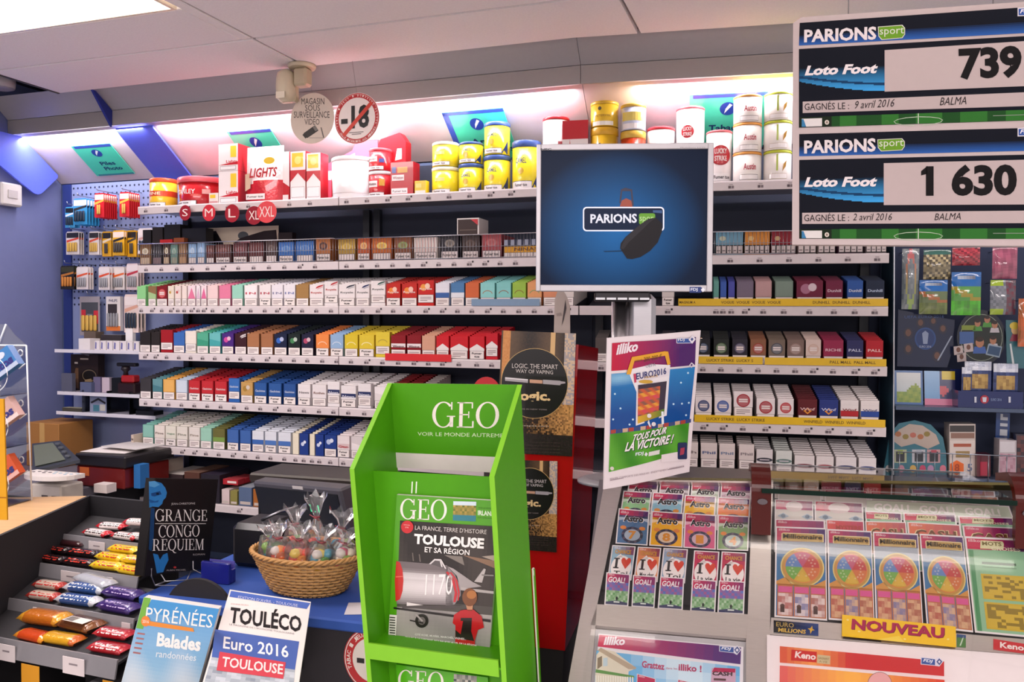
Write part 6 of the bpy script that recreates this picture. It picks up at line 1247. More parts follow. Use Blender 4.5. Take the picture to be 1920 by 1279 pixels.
def artA(mb, w, h):
    mb.PG(w[3], w[2], w[1], w[0], 30, 44, lambda u, v: mix(mix('#eef0f0', '#9cc8e4', min(1, max(0, (v - .25) * 2.2 + .25 * math.sin(u * 9 + v * 7)))), '#2c86c4', max(0, (v - .55) * 1.9)) if v < .95 else '#dfe6ea', 4)
    mb.P([(270, 1120), (283, 1122), (268, 1180), (255, 1178)], '#6fae3a', 6)
    mb.P([(273, 1146), (284, 1124), (411, 1142), (400, 1176)], '#3a90cc', 6)
    mb.PT('PYRÉNÉES', (272, 1163), (397, 1178), (276, 1132), '#f0eeea', 8, .0)
    mb.P([(268, 1172), (364, 1185), (362, 1178), (270, 1163)], '#e38a2a', 9); mb.PD(273, 1165, 8.5, 10, '#e8822a', 10, 20); mb.PT('2016', (267, 1168), (279, 1169), (267, 1162), '#f4e4d0', 11, .01)
    mb.PT('Balades', (293, 1212), (375, 1222), (296, 1186), '#f4f2ee', 8, .04); mb.PT('randonnées', (292, 1232), (367, 1240), (294, 1219), '#e2ecf2', 8, .01)
    for k in range(5): mb.P([(258 - k * 2, 1186 + k * 9), (272 - k * 2, 1188 + k * 9), (271 - k * 2, 1191 + k * 9), (257 - k * 2, 1189 + k * 9)], '#a86a6a', 7)
def artB(mb, w, h):
    K = 5
    mb.P([(433, 1108), (582, 1131), (575, 1142), (430, 1119)], '#4a68b8', K); mb.PT('EDITION D’AVRIL - TOULOUSE', (446, 1122), (558, 1138), (447, 1117), '#c8d0e8', K + 2, .0)
    mb.PT('LE JOURNAL DE L’ECO', (433, 1134), (466, 1137), (433, 1131), '#c08a8a', K, .0)
    mb.PT('TOULÉCO', (429, 1168), (565, 1186), (434, 1131), '#1c1a1c', K + 1, .03); mb.PT('LE MAGAZINE DE L’ECONOMIE TOULOUSAINE', (430, 1172), (552, 1190), (430, 1169), '#8a8084', K, .0)
    mb.P([(397, 1232), (403, 1180), (561, 1203), (553, 1256)], '#4a64ac', K)
    mb.PG((380, 1290), (549, 1310), (553, 1256), (397, 1232), 18, 10, lambda u, v: mix('#8a94a0', '#cdd3da', .5 + .5 * math.sin(u * 17 + v * 5) * math.sin(v * 13 + u * 4)), K)
    mb.PT('Euro 2016', (418, 1216), (541, 1234), (420, 1193), '#f0eeee', K + 2, .015)
    mb.P([(406, 1257), (531, 1273), (536, 1242), (412, 1222)], '#cf4552', K + 3); mb.PT('TOULOUSE', (415, 1250), (530, 1265), (418, 1231), '#f0e2e0', K + 5, .02)
QA = [(270, 1120), (411, 1141), (329, 1440), (191, 1418)]; QB = [(431, 1106), (583, 1129), (537, 1440), (341, 1412)]
magstack(mgA, QA, hA, 2, 'magazine', 'blue mountain walking magazine standing at the front of the counter', artA)
magstack(mgB, QB, hM, 7, 'magazine', 'white business magazine about football standing right of the blue one', artB)
st = thing('magazine_stand', 'stand with a black rounded back behind the front magazines', 'stand', Fr((mgB.m.translation.x - .05, (mgB.m @ Vector((0, 0, hM))).y + .14, 0), -14))
SF = Fr(None, m=st.matrix_world)
c = SF.hit(372, 1150, 0); rr = SF.hit(436, 1150, 0).x - c.x; zc_ = SF.hit(372, 1086, 0).z - rr * .95
mb = MB(m=MATTE); mb.prism([(c.x - rr, zc_ - .3), (c.x + rr, zc_ - .3)] + [(c.x + rr * math.cos(a * .1745), zc_ + rr * .95 * math.sin(a * .1745)) for a in range(19)], 0, .01, '#252326'); part('rounded_back', mb, st, 'black rounded back panel')
mb = MB(m=MATTE); mb.box(c.x - .05, c.x + .05, .012, .022, 0, zc_ - .05, '#2a282c'); part('post', mb, st)
lo = SF.i @ (mgB.m @ Vector((wM / 2, 0, 0)))
mb = MB(m=MATTE); mb.box(-.24, .14, lo.y - .03, -.001, lo.z - .05, lo.z - .036, '#2a282c'); part('ledge', mb, st)
# ================================================================== lottery desk: frames
YT, LEAN = -13, 48
c = at(1275, 1100, 1.62)
FTb = Fr((c.x, c.y, c.z), YT); FT = FTb.sub(0, 0, 0, tilt=LEAN)
sT = FT.hit(1290, 896, 0).z                     # top of the slope, along the slope
zTop = c.z + sT * math.cos(math.radians(LEAN)); yTop = sT * math.sin(math.radians(LEAN))
ZBASE = zTop - .045
# ================================================================== green magazine display
GT = [(705, 882), (950, 895), (918, 1250), (685, 1218)]
FG = para(*GT, 1.42)
wG = (FG.hit(*GT[1]).x + FG.hit(*GT[2]).x) / 2; hG = (FG.hit(*GT[0]).z + FG.hit(*GT[1]).z) / 2
GRN = '#4c9a10'; GRL = '#7cc02c'
DG = max(.09, min(.2, FG.hitx(986, 900, wG).y)); RG = max(.02, min(.07, FG.hitx(741, 935, .004).y))
zT = FG.hit(872, 720, DG).z; zLow = -.62
gd = thing('magazine_display', 'bright green cardboard magazine display with white serif lettering', 'display stand', FG)
for x, nm in ((0, 'side_panel'), (wG - .004, 'side_panel')):
    mb = MB(FG, CARD); mb.side([(0, zLow), (DG, zLow), (DG, zT), (DG - .004, zT), (0, hG)], x, x + .004, GRN); part(nm, mb, gd)
    mb = MB(FG, CARD); mb.side([(-.0012, zLow), (.0, zLow), (.0, hG), (DG - .004, zT), (DG - .005, zT + .001), (-.0012, hG + .0004)], x - .0006, x + .0085, GRL); part('edge_fold', mb, gd, 'pale green folded edge')
mb = MB(FG, CARD); zg = FG.hit(860, 853, DG).z; zw = FG.hit(860, 882, DG).z
mb.box(.004, wG - .004, DG - .003, DG, zg, zT, GRN); mb.box(.004, wG - .004, DG - .003, DG, zw, zg, '#e9dedb')
yk = DG - .0032
def PTy(mb, t, bl, br, tl, col, y, **k):
    s = k.pop('ser', False); b = k.pop('bold', .02)
    mb.mapped(smesh(t) if s else tmesh(t, b, 0), mb.L(bl, y), mb.L(br, y), mb.L(tl, y), y, col)
PTy(mb, 'GEO', (810, 801), (935, 803), (811, 754), '#efe6de', yk, ser=True)
PTy(mb, 'VOIR LE MONDE AUTREMENT', (783, 817), (963, 821), (783, 810), '#d8e8c0', yk, bold=.0)
part('header_panel', mb, gd, 'green header with white lettering')
mb = MB(FG, CARD); zr = FG.hit(850, 891, RG).z
mb.box(.0042, wG - .0042, RG, RG + .003, .0, zr, GRN)
mb.box(.0042, wG - .0042, .0, RG - .0003, -.004, .0, GRN)
for px in (771, 779): a = FG.hit(px, 925, RG); b = FG.hit(px + 3, 903, RG); mb.poly([(a.x, a.z), (a.x + .0025, a.z), (b.x + .0005, b.z), (b.x - .002, b.z)], RG - .0004, '#e6efdc')
part('pocket_panel', mb, gd)
mb = MB(FG, CARD); mb.box(.0086, wG - .0086, -.002, .002, -.016, .014, GRL); part('shelf_lip', mb, gd, 'pale green shelf lip')
mb = MB(FG, CARD); mb.box(.0042, wG - .0042, RG, RG + .003, zLow, -.0045, GRN); part('lower_pocket', mb, gd)
mb = MB(m=CARD); zq = FG.hit(990, 1068, DG).z; xq = FG.hit(1000, 1068, DG).x; mb.box(wG + .0065, xq - .003, DG, DG + .006, zLow, zq, GRN); mb.box(xq - .0028, xq, DG - .0005, DG + .0062, zLow, zq + .002, '#d8d2c8'); mb.poly([(wG + .0065, zq - .012), (xq - .003, zq), (wG + .0065, zq)], DG - .0006, '#d8d2c8'); part('rear_strut', mb, gd, 'green strut with white edge')
# magazine in the upper pocket
ym = RG - .008; FGm = FG.sub(0, ym, 0)
def geo_cover(mb, low=False):
    pass
mz = thing('geo_magazine' if False else 'travel_magazine', 'green framed travel magazine with a silver jet in the display pocket', 'magazine', FGm.sub(FGm.hit(727, 1204).x, 0, FGm.hit(820, 1212).z))
FM2 = Fr(None, m=mz.matrix_world.copy())
q = [FM2.hit(*p) for p in ((727, 1204), (917, 1223), (941, 940), (744, 928))]
mb = MB(m=PAPER); mb.hexa([(q[0].x, .0005, q[0].z), (q[1].x, .0005, q[1].z), (q[1].x, .006, q[1].z), (q[0].x, .006, q[0].z), (q[3].x, .0005, q[3].z), (q[2].x, .0005, q[2].z), (q[2].x, .006, q[2].z), (q[3].x, .006, q[3].z)], '#e0dad2'); part('pages', mb, mz)
mb = MB(FM2, GLOSS); B = lambda x, y: (670 + x / 3.56, 920 + y / 3.56)
mb.P([(727, 1204), (917, 1223), (941, 940), (744, 928)], '#4f9f14', 0)
mb.PT('GEO', (750, 973), (837, 976), (751, 935.5), '#f0e8e0', 2, ser=True)
mb.PG((849, 976), (892, 978), (893, 941), (850, 940), 10, 10, lambda u, v: '#2a7c8c' if v < .3 else ('#cfe0ea' if v > .8 else mix('#5c6a24', '#b89a4a', .5 + .5 * math.sin(u * 25) * math.sin(v * 19))), 2)
mb.PT('IRLANDE', (896, 966), (932, 968.5), (896, 957), '#e6f2d8', 3, .03); mb.PT('LA SAUVAGE', (896, 972), (931, 974.5), (896, 969), '#3c7a18', 3, .0); mb.PT('SUR LA ROUTE', (897, 954), (925, 955.5), (897, 951), '#3c7a18', 3, .0)
def hangar(u, v):
    if v < .30: return mix('#8d8886', '#a9a29e', .5 + .5 * math.sin(u * 6 + v * 9))
    if v < .36: return '#4c4844'
    return mix('#211d1c', '#4a423e', max(0, math.sin(u * 7 + v * 3)) * .6)
mb.PG(B(255, 1015), B(882, 1080), B(940, 240), B(285, 200), 22, 30, hangar, 3)
PB = lambda pts, c, k: mb.P([B(*p) for p in pts][::-1], c, k)
PB([(580, 430), (700, 440), (715, 500)], '#7d756e', 4); PB([(700, 430), (920, 470), (920, 520), (800, 470)], '#8a6a54', 4); PB([(830, 440), (930, 430), (928, 475)], '#a8988c', 4)
PB([(365, 415), (372, 415), (378, 470), (370, 470)], '#6a625c', 4); PB([(410, 425), (417, 425), (424, 475), (416, 475)], '#6a625c', 4)
def silver(u, v): return mix(mix('#6f6668', '#d8d0d2', max(0, math.sin((v * 1.15 + .02) * 3.1)) ** 1.3), '#f0eaec', .35 if .62 < v < .75 else 0)
mb.PG(B(262, 755), B(640, 765), B(600, 498), B(268, 470), 16, 20, silver, 5)
PB([(590, 498), (650, 560), (690, 640), (690, 700), (650, 760), (620, 768), (590, 770)], '#8c8486', 5); PB([(600, 505), (640, 520), (770, 610), (830, 640), (690, 660), (665, 570)], '#a29a9a', 6)
PB([(260, 470), (285, 480), (302, 530), (308, 600), (302, 670), (285, 725), (255, 740), (250, 600)], '#c32a26', 6); PB([(256, 572), (306, 570), (306, 576), (256, 580)], '#e06a58', 7)
mb.PT('1170', B(450, 698), B(632, 695), B(458, 560), '#efe9e8', 8, .0, .0)
PB([(590, 545), (605, 540), (650, 600), (668, 690), (655, 745), (640, 745), (650, 680), (630, 600)], '#c03038', 8); PB([(615, 545), (628, 545), (668, 600), (684, 680), (676, 735), (668, 735), (672, 680), (655, 600)], '#c03038', 8)
PB([(478, 490), (515, 458), (560, 460), (590, 520), (560, 515), (520, 500)], '#5a5456', 8); PB([(478, 490), (515, 456), (560, 458), (595, 522), (585, 522), (555, 470), (518, 466), (490, 492)], '#d8d2d2', 9); PB([(548, 462), (556, 462), (570, 512), (560, 510)], '#d8d2d2', 9)
PB([(690, 645), (910, 672), (910, 690), (690, 665)], '#b0a8a6', 8); PB([(780, 608), (845, 520), (858, 525), (832, 615)], '#b8b0ae', 8); PB([(830, 560), (910, 562), (910, 572), (830, 568)], '#8c8684', 8)
PB([(242, 778), (890, 862), (890, 880), (242, 790)], '#191617', 9); PB([(330, 745), (440, 765), (330, 770)], '#e2dad8', 9); PB([(300, 770), (700, 765), (640, 790), (300, 785)], '#4a4444', 8)
mb.PD(*B(430, 870), 12.5, 13, '#2b2727', 9, 20); mb.PD(*B(430, 870), 7, 7.5, '#6a6462', 10, 16); PB([(350, 862), (440, 880), (440, 890), (350, 870)], '#2b2727', 10); PB([(385, 828), (398, 825), (440, 870), (430, 876)], '#a8a09e', 11)
PB([(690, 800), (720, 795), (775, 795), (830, 840), (845, 915), (805, 930), (785, 1000), (785, 1066), (652, 1052), (655, 900), (636, 885), (645, 830)], '#b81c24', 11); PB([(690, 850), (765, 850), (760, 940), (780, 1005), (655, 985), (655, 930), (690, 960)], '#241a1c', 12); PB([(688, 870), (706, 870), (690, 955), (678, 950)], '#b81c24', 13)
mb.PD(*B(750, 712), 14, 17, '#7a4a2c', 12, 22); mb.PD(*B(762, 695), 9, 8, '#b0703c', 13, 18); PB([(725, 765), (772, 765), (768, 803), (735, 803)], '#c08a68', 11)
mb.PD(*B(333, 243), 11.5, 12, '#c8242c', 9, 24); mb.PT('SPÉCIAL', (757, 985), (769, 985.8), (757, 983), '#f2d4d0', 10, .0); mb.PT('ÉTÉ', (760, 990), (766, 990.5), (760, 987.4), '#f2d4d0', 10, .0)
mb.PT('LA FRANCE, TERRE D’HISTOIRE', (778, 994.5), (912, 1003), (778.5, 985.5), '#d8d0cc', 9, .0)
mb.PT('TOULOUSE', (776, 1020), (907, 1029.5), (777, 1000.5), '#f2eeec', 10, .045); mb.PT('ET SA RÉGION', (796, 1035.5), (880, 1041.5), (796.7, 1023), '#efe9e6', 10, .02)
mb.PT('CITÉ ROSE, MUSÉES, MARCHÉS, VIGNES...', (778, 1192), (874, 1201), (778, 1187), '#e8e2e0', 14, .02); mb.PT('DU LAC À LA GARONNE, NOS BALADES AU FIL DE LA RÉGION', (760, 1197), (893, 1213), (760, 1192), '#e8e2e0', 14, .02)
mb.P([B(205, 1010), B(255, 1015), B(265, 832), B(215, 828)], '#e8e2dc', 9)
for k in range(9): mb.P([B(215, 850 + 17 * k), B(252, 853 + 17 * k), B(253, 848 + 17 * k - 2), B(216, 845 + 17 * k - 2)], '#2a2626', 11)
part('cover', mb, mz, 'printed cover with a silver jet and a boy in red')
FL2 = FG.sub(0, RG - .006, 0); q = [FL2.hit(*p) for p in ((735, 1300), (912, 1318), (914, 1262), (742, 1246))]
lm = thing('travel_magazine', 'green travel magazine in the lower pocket, only its top showing', 'magazine', FL2.sub(q[3].x, 0, min(q[3].z, -.0185) - .27)); FL3 = Fr(None, m=lm.matrix_world.copy())
mb = MB(FL3, GLOSS); mb.box(0, q[2].x - q[3].x, 0, .005, 0, .27, '#4fa818'); mb.PT('GEO', (746, 1292), (831, 1298), (747, 1256), '#e6ded4', 2, ser=True); mb.PG((850, 1300), (893, 1303), (894, 1268), (851, 1264), 8, 8, lambda u, v: mix('#3c4a4a', '#b8b4a8', .5 + .5 * math.sin(u * 20) * math.sin(v * 16)), 2); part('cover', mb, lm)
# ================================================================== red cabinet with vaping posters
LT = [(935, 640), (1080, 646), (1064, 1221), (918, 1203)]
FLg = para(*LT, 2.18); wL = (FLg.hit(*LT[1]).x + FLg.hit(*LT[2]).x) / 2; hL = (FLg.hit(*LT[0]).z + FLg.hit(*LT[1]).z) / 2
REDG = mat('glossy_red', .06, noise=.03, coat=.6)
DL = max(.1, min(.45, FLg.hitx(1136, 632, wL).y))
lc = thing('red_cabinet', 'glossy red cabinet carrying two vaping posters behind the green display', 'cabinet', FLg)
mb = MB(FLg, REDG); mb.box(0, wL, 0, DL, 0, hL, '#b00c14'); part('body', mb, lc)
zf = (FLg.i @ Vector((FLg.m.translation.x, FLg.m.translation.y, 0))).z
mb = MB(FLg, MATTE); mb.box(.004, wL - .004, .006, DL - .004, zf + .03, -.001, '#221f20'); part('plinth', mb, lc, 'black plinth')
def poster(TL, TR, BR, BL, lab, circ, S_, y):
    f = FLg.sub(0, y, 0); b = f.hit(*BL); g = f.sub(b.x, 0, b.z); q = [g.hit(*p) for p in (BL, BR, TR, TL)]
    o = thing('poster', lab, 'poster', g, 'vaping posters')
    mb = MB(g, GLOSS); mb.add([(p.x, yy, p.z) for yy in (0, .002) for p in q], [(0, 1, 2, 3), (7, 6, 5, 4), (0, 4, 5, 1), (1, 5, 6, 2), (2, 6, 7, 3), (3, 7, 4, 0)], '#2a2018')
    def field(u, v):
        r = random.uniform(-.4, .4)
        if v > .42:
            c = mix('#2c2019', '#5c4632', .5 + .5 * math.sin(u * 12) + .25 * r)
            if .02 < u < .13: c = mix('#d89a58', '#b87038', .5 + .5 * r)
            if .66 < u < .72: c = '#d8b078'
            if u > .86: c = mix('#c8a070', '#8ca0b8' if r > 0 else '#e8dccc', .5 + .5 * r)
            return c
        if v > .16: return mix('#2a1b13', '#d09a58', max(0, min(1, (u - .45) * 1.5 + (v - .28) * .8 + r * .9)))
        return mix('#1c1614', '#3a302c', .3 + .3 * r)
    mb.PG(BL, BR, TR, TL, 48, 72, field, 2)
    cx, cy, rx, ry = circ; mb.PD(cx, cy, rx, ry, '#c8a468', 3, 48); mb.PD(cx, cy, rx - 1, ry - 1, '#151112', 4, 48)
    X = lambda x, y_: (cx + (x - 1002) * rx / 63.0, cy + (y_ - 719) * ry / 66.0)
    mb.PT('LOGIC. THE SMART', X(960, 690), X(1046, 692.5), X(960, 681.5), '#cfc6c0', 6, .0); mb.PT('WAY OF VAPING', X(967, 699), X(1037, 702), X(967, 692), '#cfc6c0', 6, .0)
    mb.P([X(947, 714), X(990, 718), X(990, 711), X(947, 707)], '#a8a2a4', 6); mb.P([X(947, 710), X(990, 713.5), X(990, 711.5), X(947, 708)], '#e0dcdc', 7); mb.P([X(993, 718), X(1017, 719.5), X(1017, 713), X(993, 711.5)], '#c89c80', 6); mb.P([X(1018, 720), X(1050, 722.5), X(1052, 720), X(1060, 719), X(1060, 716), X(1052, 715), X(1050, 714), X(1018, 712)], '#a8a2a4', 6)
    mb.PT('logic.', X(969, 756), X(1032, 757), X(969, 733), '#e2c48c', 6, .04); mb.PT('MADE IN NEW YORK', X(969, 768), X(1026, 769.5), X(969, 765.5), '#9a8e86', 6, .0); mb.PT('logicvapes.com', X(962, 800), X(1028, 801.5), X(962, 796), '#c8b8a4', 6, .0)
    for k in range(4): mb.PT('avertissement sur les produits de vapotage', X(990 - k * 3, 830 + k * 6), X(1050, 832 + k * 6), X(990 - k * 3, 828 + k * 6), '#54483f', 6, .0)
    part('sheet', mb, o)
poster((941, 619.5), (1080, 625.5), (1072.5, 856), (930, 848), 'upper black and gold vaping poster on the red cabinet', (1002, 719, 63, 66), 1, -.006)
poster((947, 862), (1045, 865), (1043.5, 1036), (942, 1028), 'lower smaller black and gold vaping poster on the red cabinet', (992, 926, 47, 49), 1, -.003)
f = FLg.sub(0, .02, 0); b = f.hit(1038, 640); g = f.sub(b.x, 0, hL + .0005); mb = MB(g, CARD)
mb.prism([mb.L(p, 0) for p in ((1038, 641), (1069, 642), (1068.5, 574), (1063, 557), (1058, 548), (1054, 545), (1049, 512), (1045.5, 545), (1040, 562))][::1], 0, .004, '#b3a49c', front='#b9aaa2'); mb.P([(1053, 611), (1056, 590), (1060, 562), (1062, 578), (1057, 600)], '#4a4244', 3); mb.P([(1043, 588), (1052, 586), (1054, 592), (1044, 593)], '#9c8e88', 2)
solid('cardboard_topper', mb, g, 'pale pointed cardboard piece rising above the upper vaping poster', 'card')
for k, (a, b_, yt, c, c2) in enumerate(((1073, 1083, 622, '#d8a83c', '#e6dccf'), (1084, 1093, 616, '#4a6a5a', '#d8d0cc'), (1094, 1103, 613, '#b87c34', '#e6dede'))):
    p, q_ = FLg.hit(a, 645, .03), FLg.hit(b_, 645, .03); h = FLg.hit(a, yt, .03).z - hL; mb = MB(m=CARD); mb.box(0, min(q_.x - p.x, .016), 0, .06, 0, max(h, .03), c, top=c2)
    if p.x < wL - .012: solid('refill_box', mb, FLg.sub(min(p.x, wL - .018 * (3 - k)), .03, hL + .0005), f'small refill box on the red cabinet top, {ORD[k]} from left', 'box', 'refill boxes')
c = at(912, 735, 2.45); g = Fr((c.x, c.y, c.z), -15); r_ = g.hit(938, 735).x
t = thing('red_round_sign', 'red round sign showing its top just above the green display', 'sign', g); part('disc', MB(m=GLOSS).prism([(r_ * math.cos(a * .2094), r_ * 1.05 * math.sin(a * .2094)) for a in range(30)], 0, .004, '#c01c26'), t); part('post', MB(m=PLAS).box(-.008, .008, .0045, .012, -(c.z) + 0, 0, '#3a3434'), t)
# ================================================================== monitor
MT = [(1005.6, 270.5), (1336.5, 269), (1336, 547.6), (1005.6, 546)]
Zm = 1.9; c = at(1170, 409, Zm); FMo = Fr((c.x, c.y, c.z), -4)
mo = thing('monitor', 'silver framed flat monitor showing a blue betting logo screen', 'monitor', FMo)
q = [FMo.hit(*p) for p in MT]; x0, x1 = (q[0].x + q[3].x) / 2, (q[1].x + q[2].x) / 2; z1, z0 = (q[0].z + q[1].z) / 2, (q[2].z + q[3].z) / 2
s = [FMo.hit(*p) for p in ((1014, 281), (1326, 281.5), (1325.5, 535), (1014, 534))]; sx0, sx1, sz1, sz0 = (s[0].x + s[3].x) / 2, (s[1].x + s[2].x) / 2, (s[0].z + s[1].z) / 2, (s[2].z + s[3].z) / 2
SIL = mat('silver_plastic', .35, .35, noise=.04)
mb = MB(FMo, SIL)
for a in ((x0, sx0, z0, z1), (sx1, x1, z0, z1), (sx0, sx1, sz1, z1), (sx0, sx1, z0, sz0)): mb.rbox(a[0], a[1], -.006, .02, a[2], a[3], '#c3c0c4', .0015)
mb.PT('NEC', (1014, 282 + 0), (1034, 282), (1014, 278), '#3a3a40', 32, .03); mb.PT('MultiSync LCD', (1276, 279), (1322, 279), (1276, 275.5), '#8a888c', 32, .0)
mb.P([(1293, 549), (1314, 549), (1320, 543), (1314, 538), (1293, 538)], '#2c3c74', 32); mb.PT('FDJ', (1295, 547), (1308, 547), (1295, 540), '#d8dcec', 33, .02); mb.P([(1314, 543.5), (1318, 539), (1322, 543.5), (1318, 548)], '#e6e8f0', 33)
part('bezel', mb, mo)
mb = MB(FMo, PLAS); mb.rbox(x0 + .004, x1 - .004, .0205, .055, z0 + .004, z1 - .004, '#8f8d92', .008); part('back_shell', mb, mo)
mb = MB(FMo, SCREEN); S0 = FMo
def scr(u, v):
    d = math.hypot((u - .46) * 1.1, (v - .42) * 1.0); return mix('#1a5a94', '#0d1a30', min(1, d * 1.7)) if d < .588 else mix('#0d1a30', '#0b1120', min(1, (d - .588) * 2))
mb.grid(lambda u, v: (sx0 + (sx1 - sx0) * u, -.0002, sz0 + (sz1 - sz0) * v), 96, 78, scr, SCREEN)
E = lambda x, y: (980 + x / 3.119, 150 + y / 3.119)
def PE(pts, c, k): mb.P([E(*p) for p in pts][::-1], c, k)
def rr(x0, y0, x1, y1, r, n=5):
    o = []
    for cx, cy, a0 in ((x1 - r, y0 + r, -90), (x1 - r, y1 - r, 0), (x0 + r, y1 - r, 90), (x0 + r, y0 + r, 180)):
        for i in range(n + 1): a = math.radians(a0 + 90 * i / n); o.append((cx + r * math.cos(a), cy + r * math.sin(a)))
    return o
PE([(565, 720), (575, 640), (600, 630), (640, 640), (650, 735), (640, 738), (632, 650), (582, 650), (574, 722)], '#3c3a48', 4); PE([(568, 740), (580, 705), (605, 692), (635, 705), (642, 742)], '#8c4a3e', 4)
PE(rr(352, 742, 828, 885, 22), '#cfd4e0', 5); PE(rr(360, 750, 820, 877, 16), '#101c34', 6)
mb.PT('PARIONS', E(396, 838), E(668, 836), E(396, 784), '#c8ccd8', 8, .03, 0); PE(rr(680, 780, 775, 845, 12), '#5c8c34', 8); mb.PT('spor', E(684, 836), E(765, 836), E(684, 800), '#a8c48c', 9, .0); PE([(762, 762), (815, 762), (815, 780), (762, 775)], '#3a5078', 8)
PE([(570, 985), (574, 955), (600, 920), (680, 850), (735, 812), (780, 805), (815, 840), (815, 885), (790, 950), (745, 1000), (690, 1035), (640, 1048), (610, 1045)], '#1f1d20', 10); PE([(680, 850), (735, 812), (780, 805), (740, 835), (700, 875), (620, 950), (590, 990), (572, 985), (600, 925)], '#2c2a2e', 11); PE([(470, 1000), (620, 995), (620, 1003), (480, 1006)], '#14304c', 4)
mb.v = [(p[0], p[1], p[2]) for p in mb.v]; part('screen', mb, mo, 'blue lit screen with a white framed logo')
# stand
mb = MB(FMo, SIL); q0 = FMo.hit(1115, 556, .01); q1 = FMo.hit(1218, 561, .01); mb.rbox(q0.x, q1.x, .0, .05, q1.z - .006, z0 - .0005, '#2c2a2e', .003); part('hinge_bar', mb, mo, 'dark bar under the screen')
mb = MB(FMo, EDGE)
for k in range(5): a = q0.x + (q1.x - q0.x) * (k + .08) / 5; mb.box(a, a + (q1.x - q0.x) * .17, -.0015, -.0003, q1.z - .002, q1.z + .003, '#f2eef0')
stuffpart('slots', mb, mo)
q0 = FMo.hit(1147, 600, .04); q1 = FMo.hit(1231, 600, .04); zb = ZBASE - c.z + .001
mb = MB(FMo, METAL); w1 = q1.x - q0.x; mb.lathe([(.5, zb + .012), (.5, q_z - .0 if False else z0 - .004)], '#b9b6ba', cx=q0.x + w1 * .2, cy=.06, n=24, sx=w1 * .4, sy=.03); part('stand_column', mb, mo, 'brushed metal column')
mb = MB(FMo, METAL); mb.rbox(q0.x + w1 * .38, q1.x, .045, .085, zb + .012, z0 - .004, '#b9b6ba', .012); part('stand_post', mb, mo)
mb = MB(FMo, PLAS); mb.lathe([(.13, zb), (.13, zb + .006), (.11, zb + .012)], '#8c8a8e', cx=(q0.x + q1.x) / 2, cy=.06, n=28, sy=.7); part('stand_base', mb, mo)
# ================================================================== lottery poster on the counter
PT_ = [(1138, 634), (1313, 619), (1292.5, 885), (1131, 918)]
FP = para(*PT_, 1.66); q = [FP.hit(*p) for p in PT_]; wP = (q[1].x + q[2].x) / 2; hP = (q[0].z + q[1].z) / 2
po = thing('lottery_poster', 'curved white edged football lottery poster standing on the counter', 'poster', FP)
def bend(mb):   # the sheet bows gently towards the viewer
    mb.v = [(p[0], p[1] - (.0007 if p[1] < -.0001 else 0) - .003 * math.sin(math.pi * max(0, min(1, p[0] / wP))), p[2]) for p in mb.v]; return mb
Q = [FP.hit(*p) for p in PT_]
def shp(u, v, y): a = Q[3].lerp(Q[2], u); b = Q[0].lerp(Q[1], u); c = a.lerp(b, v); return (c.x, y, c.z)
mb = MB(FP, GLOSS); mb.grid(lambda u, v: shp(u, v, 0), 16, 2, '#e6dde0'); k2 = MB(FP, GLOSS).grid(lambda u, v: shp(1 - u, v, .0012), 16, 2, '#d8d0d0'); mb.add(k2.v, k2.f, '#d8d0d0')
E = lambda x, y: (1110 + x / 3.877, 600 + y / 3.877)
def strip(pa, pb, pc, pd, nu, nv, fn, k): mb.PG(E(*pd), E(*pc), E(*pb), E(*pa), nu, nv, fn, k)
strip((145, 168), (750, 122), (745, 325), (140, 370), 28, 4, lambda u, v: mix('#c0143c', '#4a1c64', min(1, u * 1.25)), 2)
strip((140, 392), (745, 338), (705, 745), (130, 830), 40, 36, lambda u, v: mix(mix('#0e4c94', '#2a8ccc', max(0, v - .3)), '#9cd0e8', max(0, .55 - math.hypot((u - .1) * 1.6, (v - .92) * 4)) * 1.4), 2)
strip((130, 830), (705, 745), (690, 952), (120, 1105), 40, 16, lambda u, v: mix('#3a8a24', '#5aa834', .5 + .5 * math.sin(u * 16 + v * 3)), 2)
def PE(pts, c, k): mb.P([E(*p) for p in pts][::-1], c, k)
for k, x in enumerate(range(135, 700, 42)): PE([(x, 800 - (x - 130) * .14), (x + 38, 795 - (x - 130) * .14), (x + 36, 822 - (x - 130) * .14), (x, 828 - (x - 130) * .14)], ('#a8443c', '#3a4a7c', '#c8a88c')[k % 3], 3)
for x, y in ((165, 537), (205, 642), (152, 722), (292, 720), (268, 757), (640, 452), (585, 607), (648, 605), (700, 600), (680, 690), (692, 382)): mb.PD(*E(x, y), 1.9, 1.9, '#bfe0f0', 4, 10)
PE([(498, 975), (695, 945), (685, 1020), (495, 1030)], '#e6dde0', 4)
PE([(285, 355), (430, 318), (560, 322), (535, 690), (312, 765), (318, 520), (270, 395)], '#e4e0e4', 4)
strip((330, 470), (535, 440), (515, 685), (325, 750), 27, 27, lambda u, v: ('#3a3444' if u > .76 or v > .9 else mix('#c85c3c', ('#e0a040', '#7a5a50', '#d04a5c')[int(v * 9) % 3], .5 + .5 * math.sin(u * 22 + v * 31))) if v > .18 else mix('#d8a834', '#4a7c34', u), 6)
PE([(300, 395), (555, 345), (548, 400), (310, 455)], '#dcd6de', 6); mb.PT('EURO2016', E(318, 432), E(532, 388), E(316, 384), '#2a3470', 8, .02); mb.PT('UEFA', E(385, 345), E(455, 330), E(385, 322), '#8a8494', 7, .0); mb.PT('FRANCE', E(375, 425), E(470, 408), E(375, 408), '#c89c34', 8, .0); PE([(298, 390), (315, 388), (318, 450), (304, 455)], '#c03a5c', 8); mb.PD(*E(385, 445), 13, 3.5, '#c8a040', 7, 18)
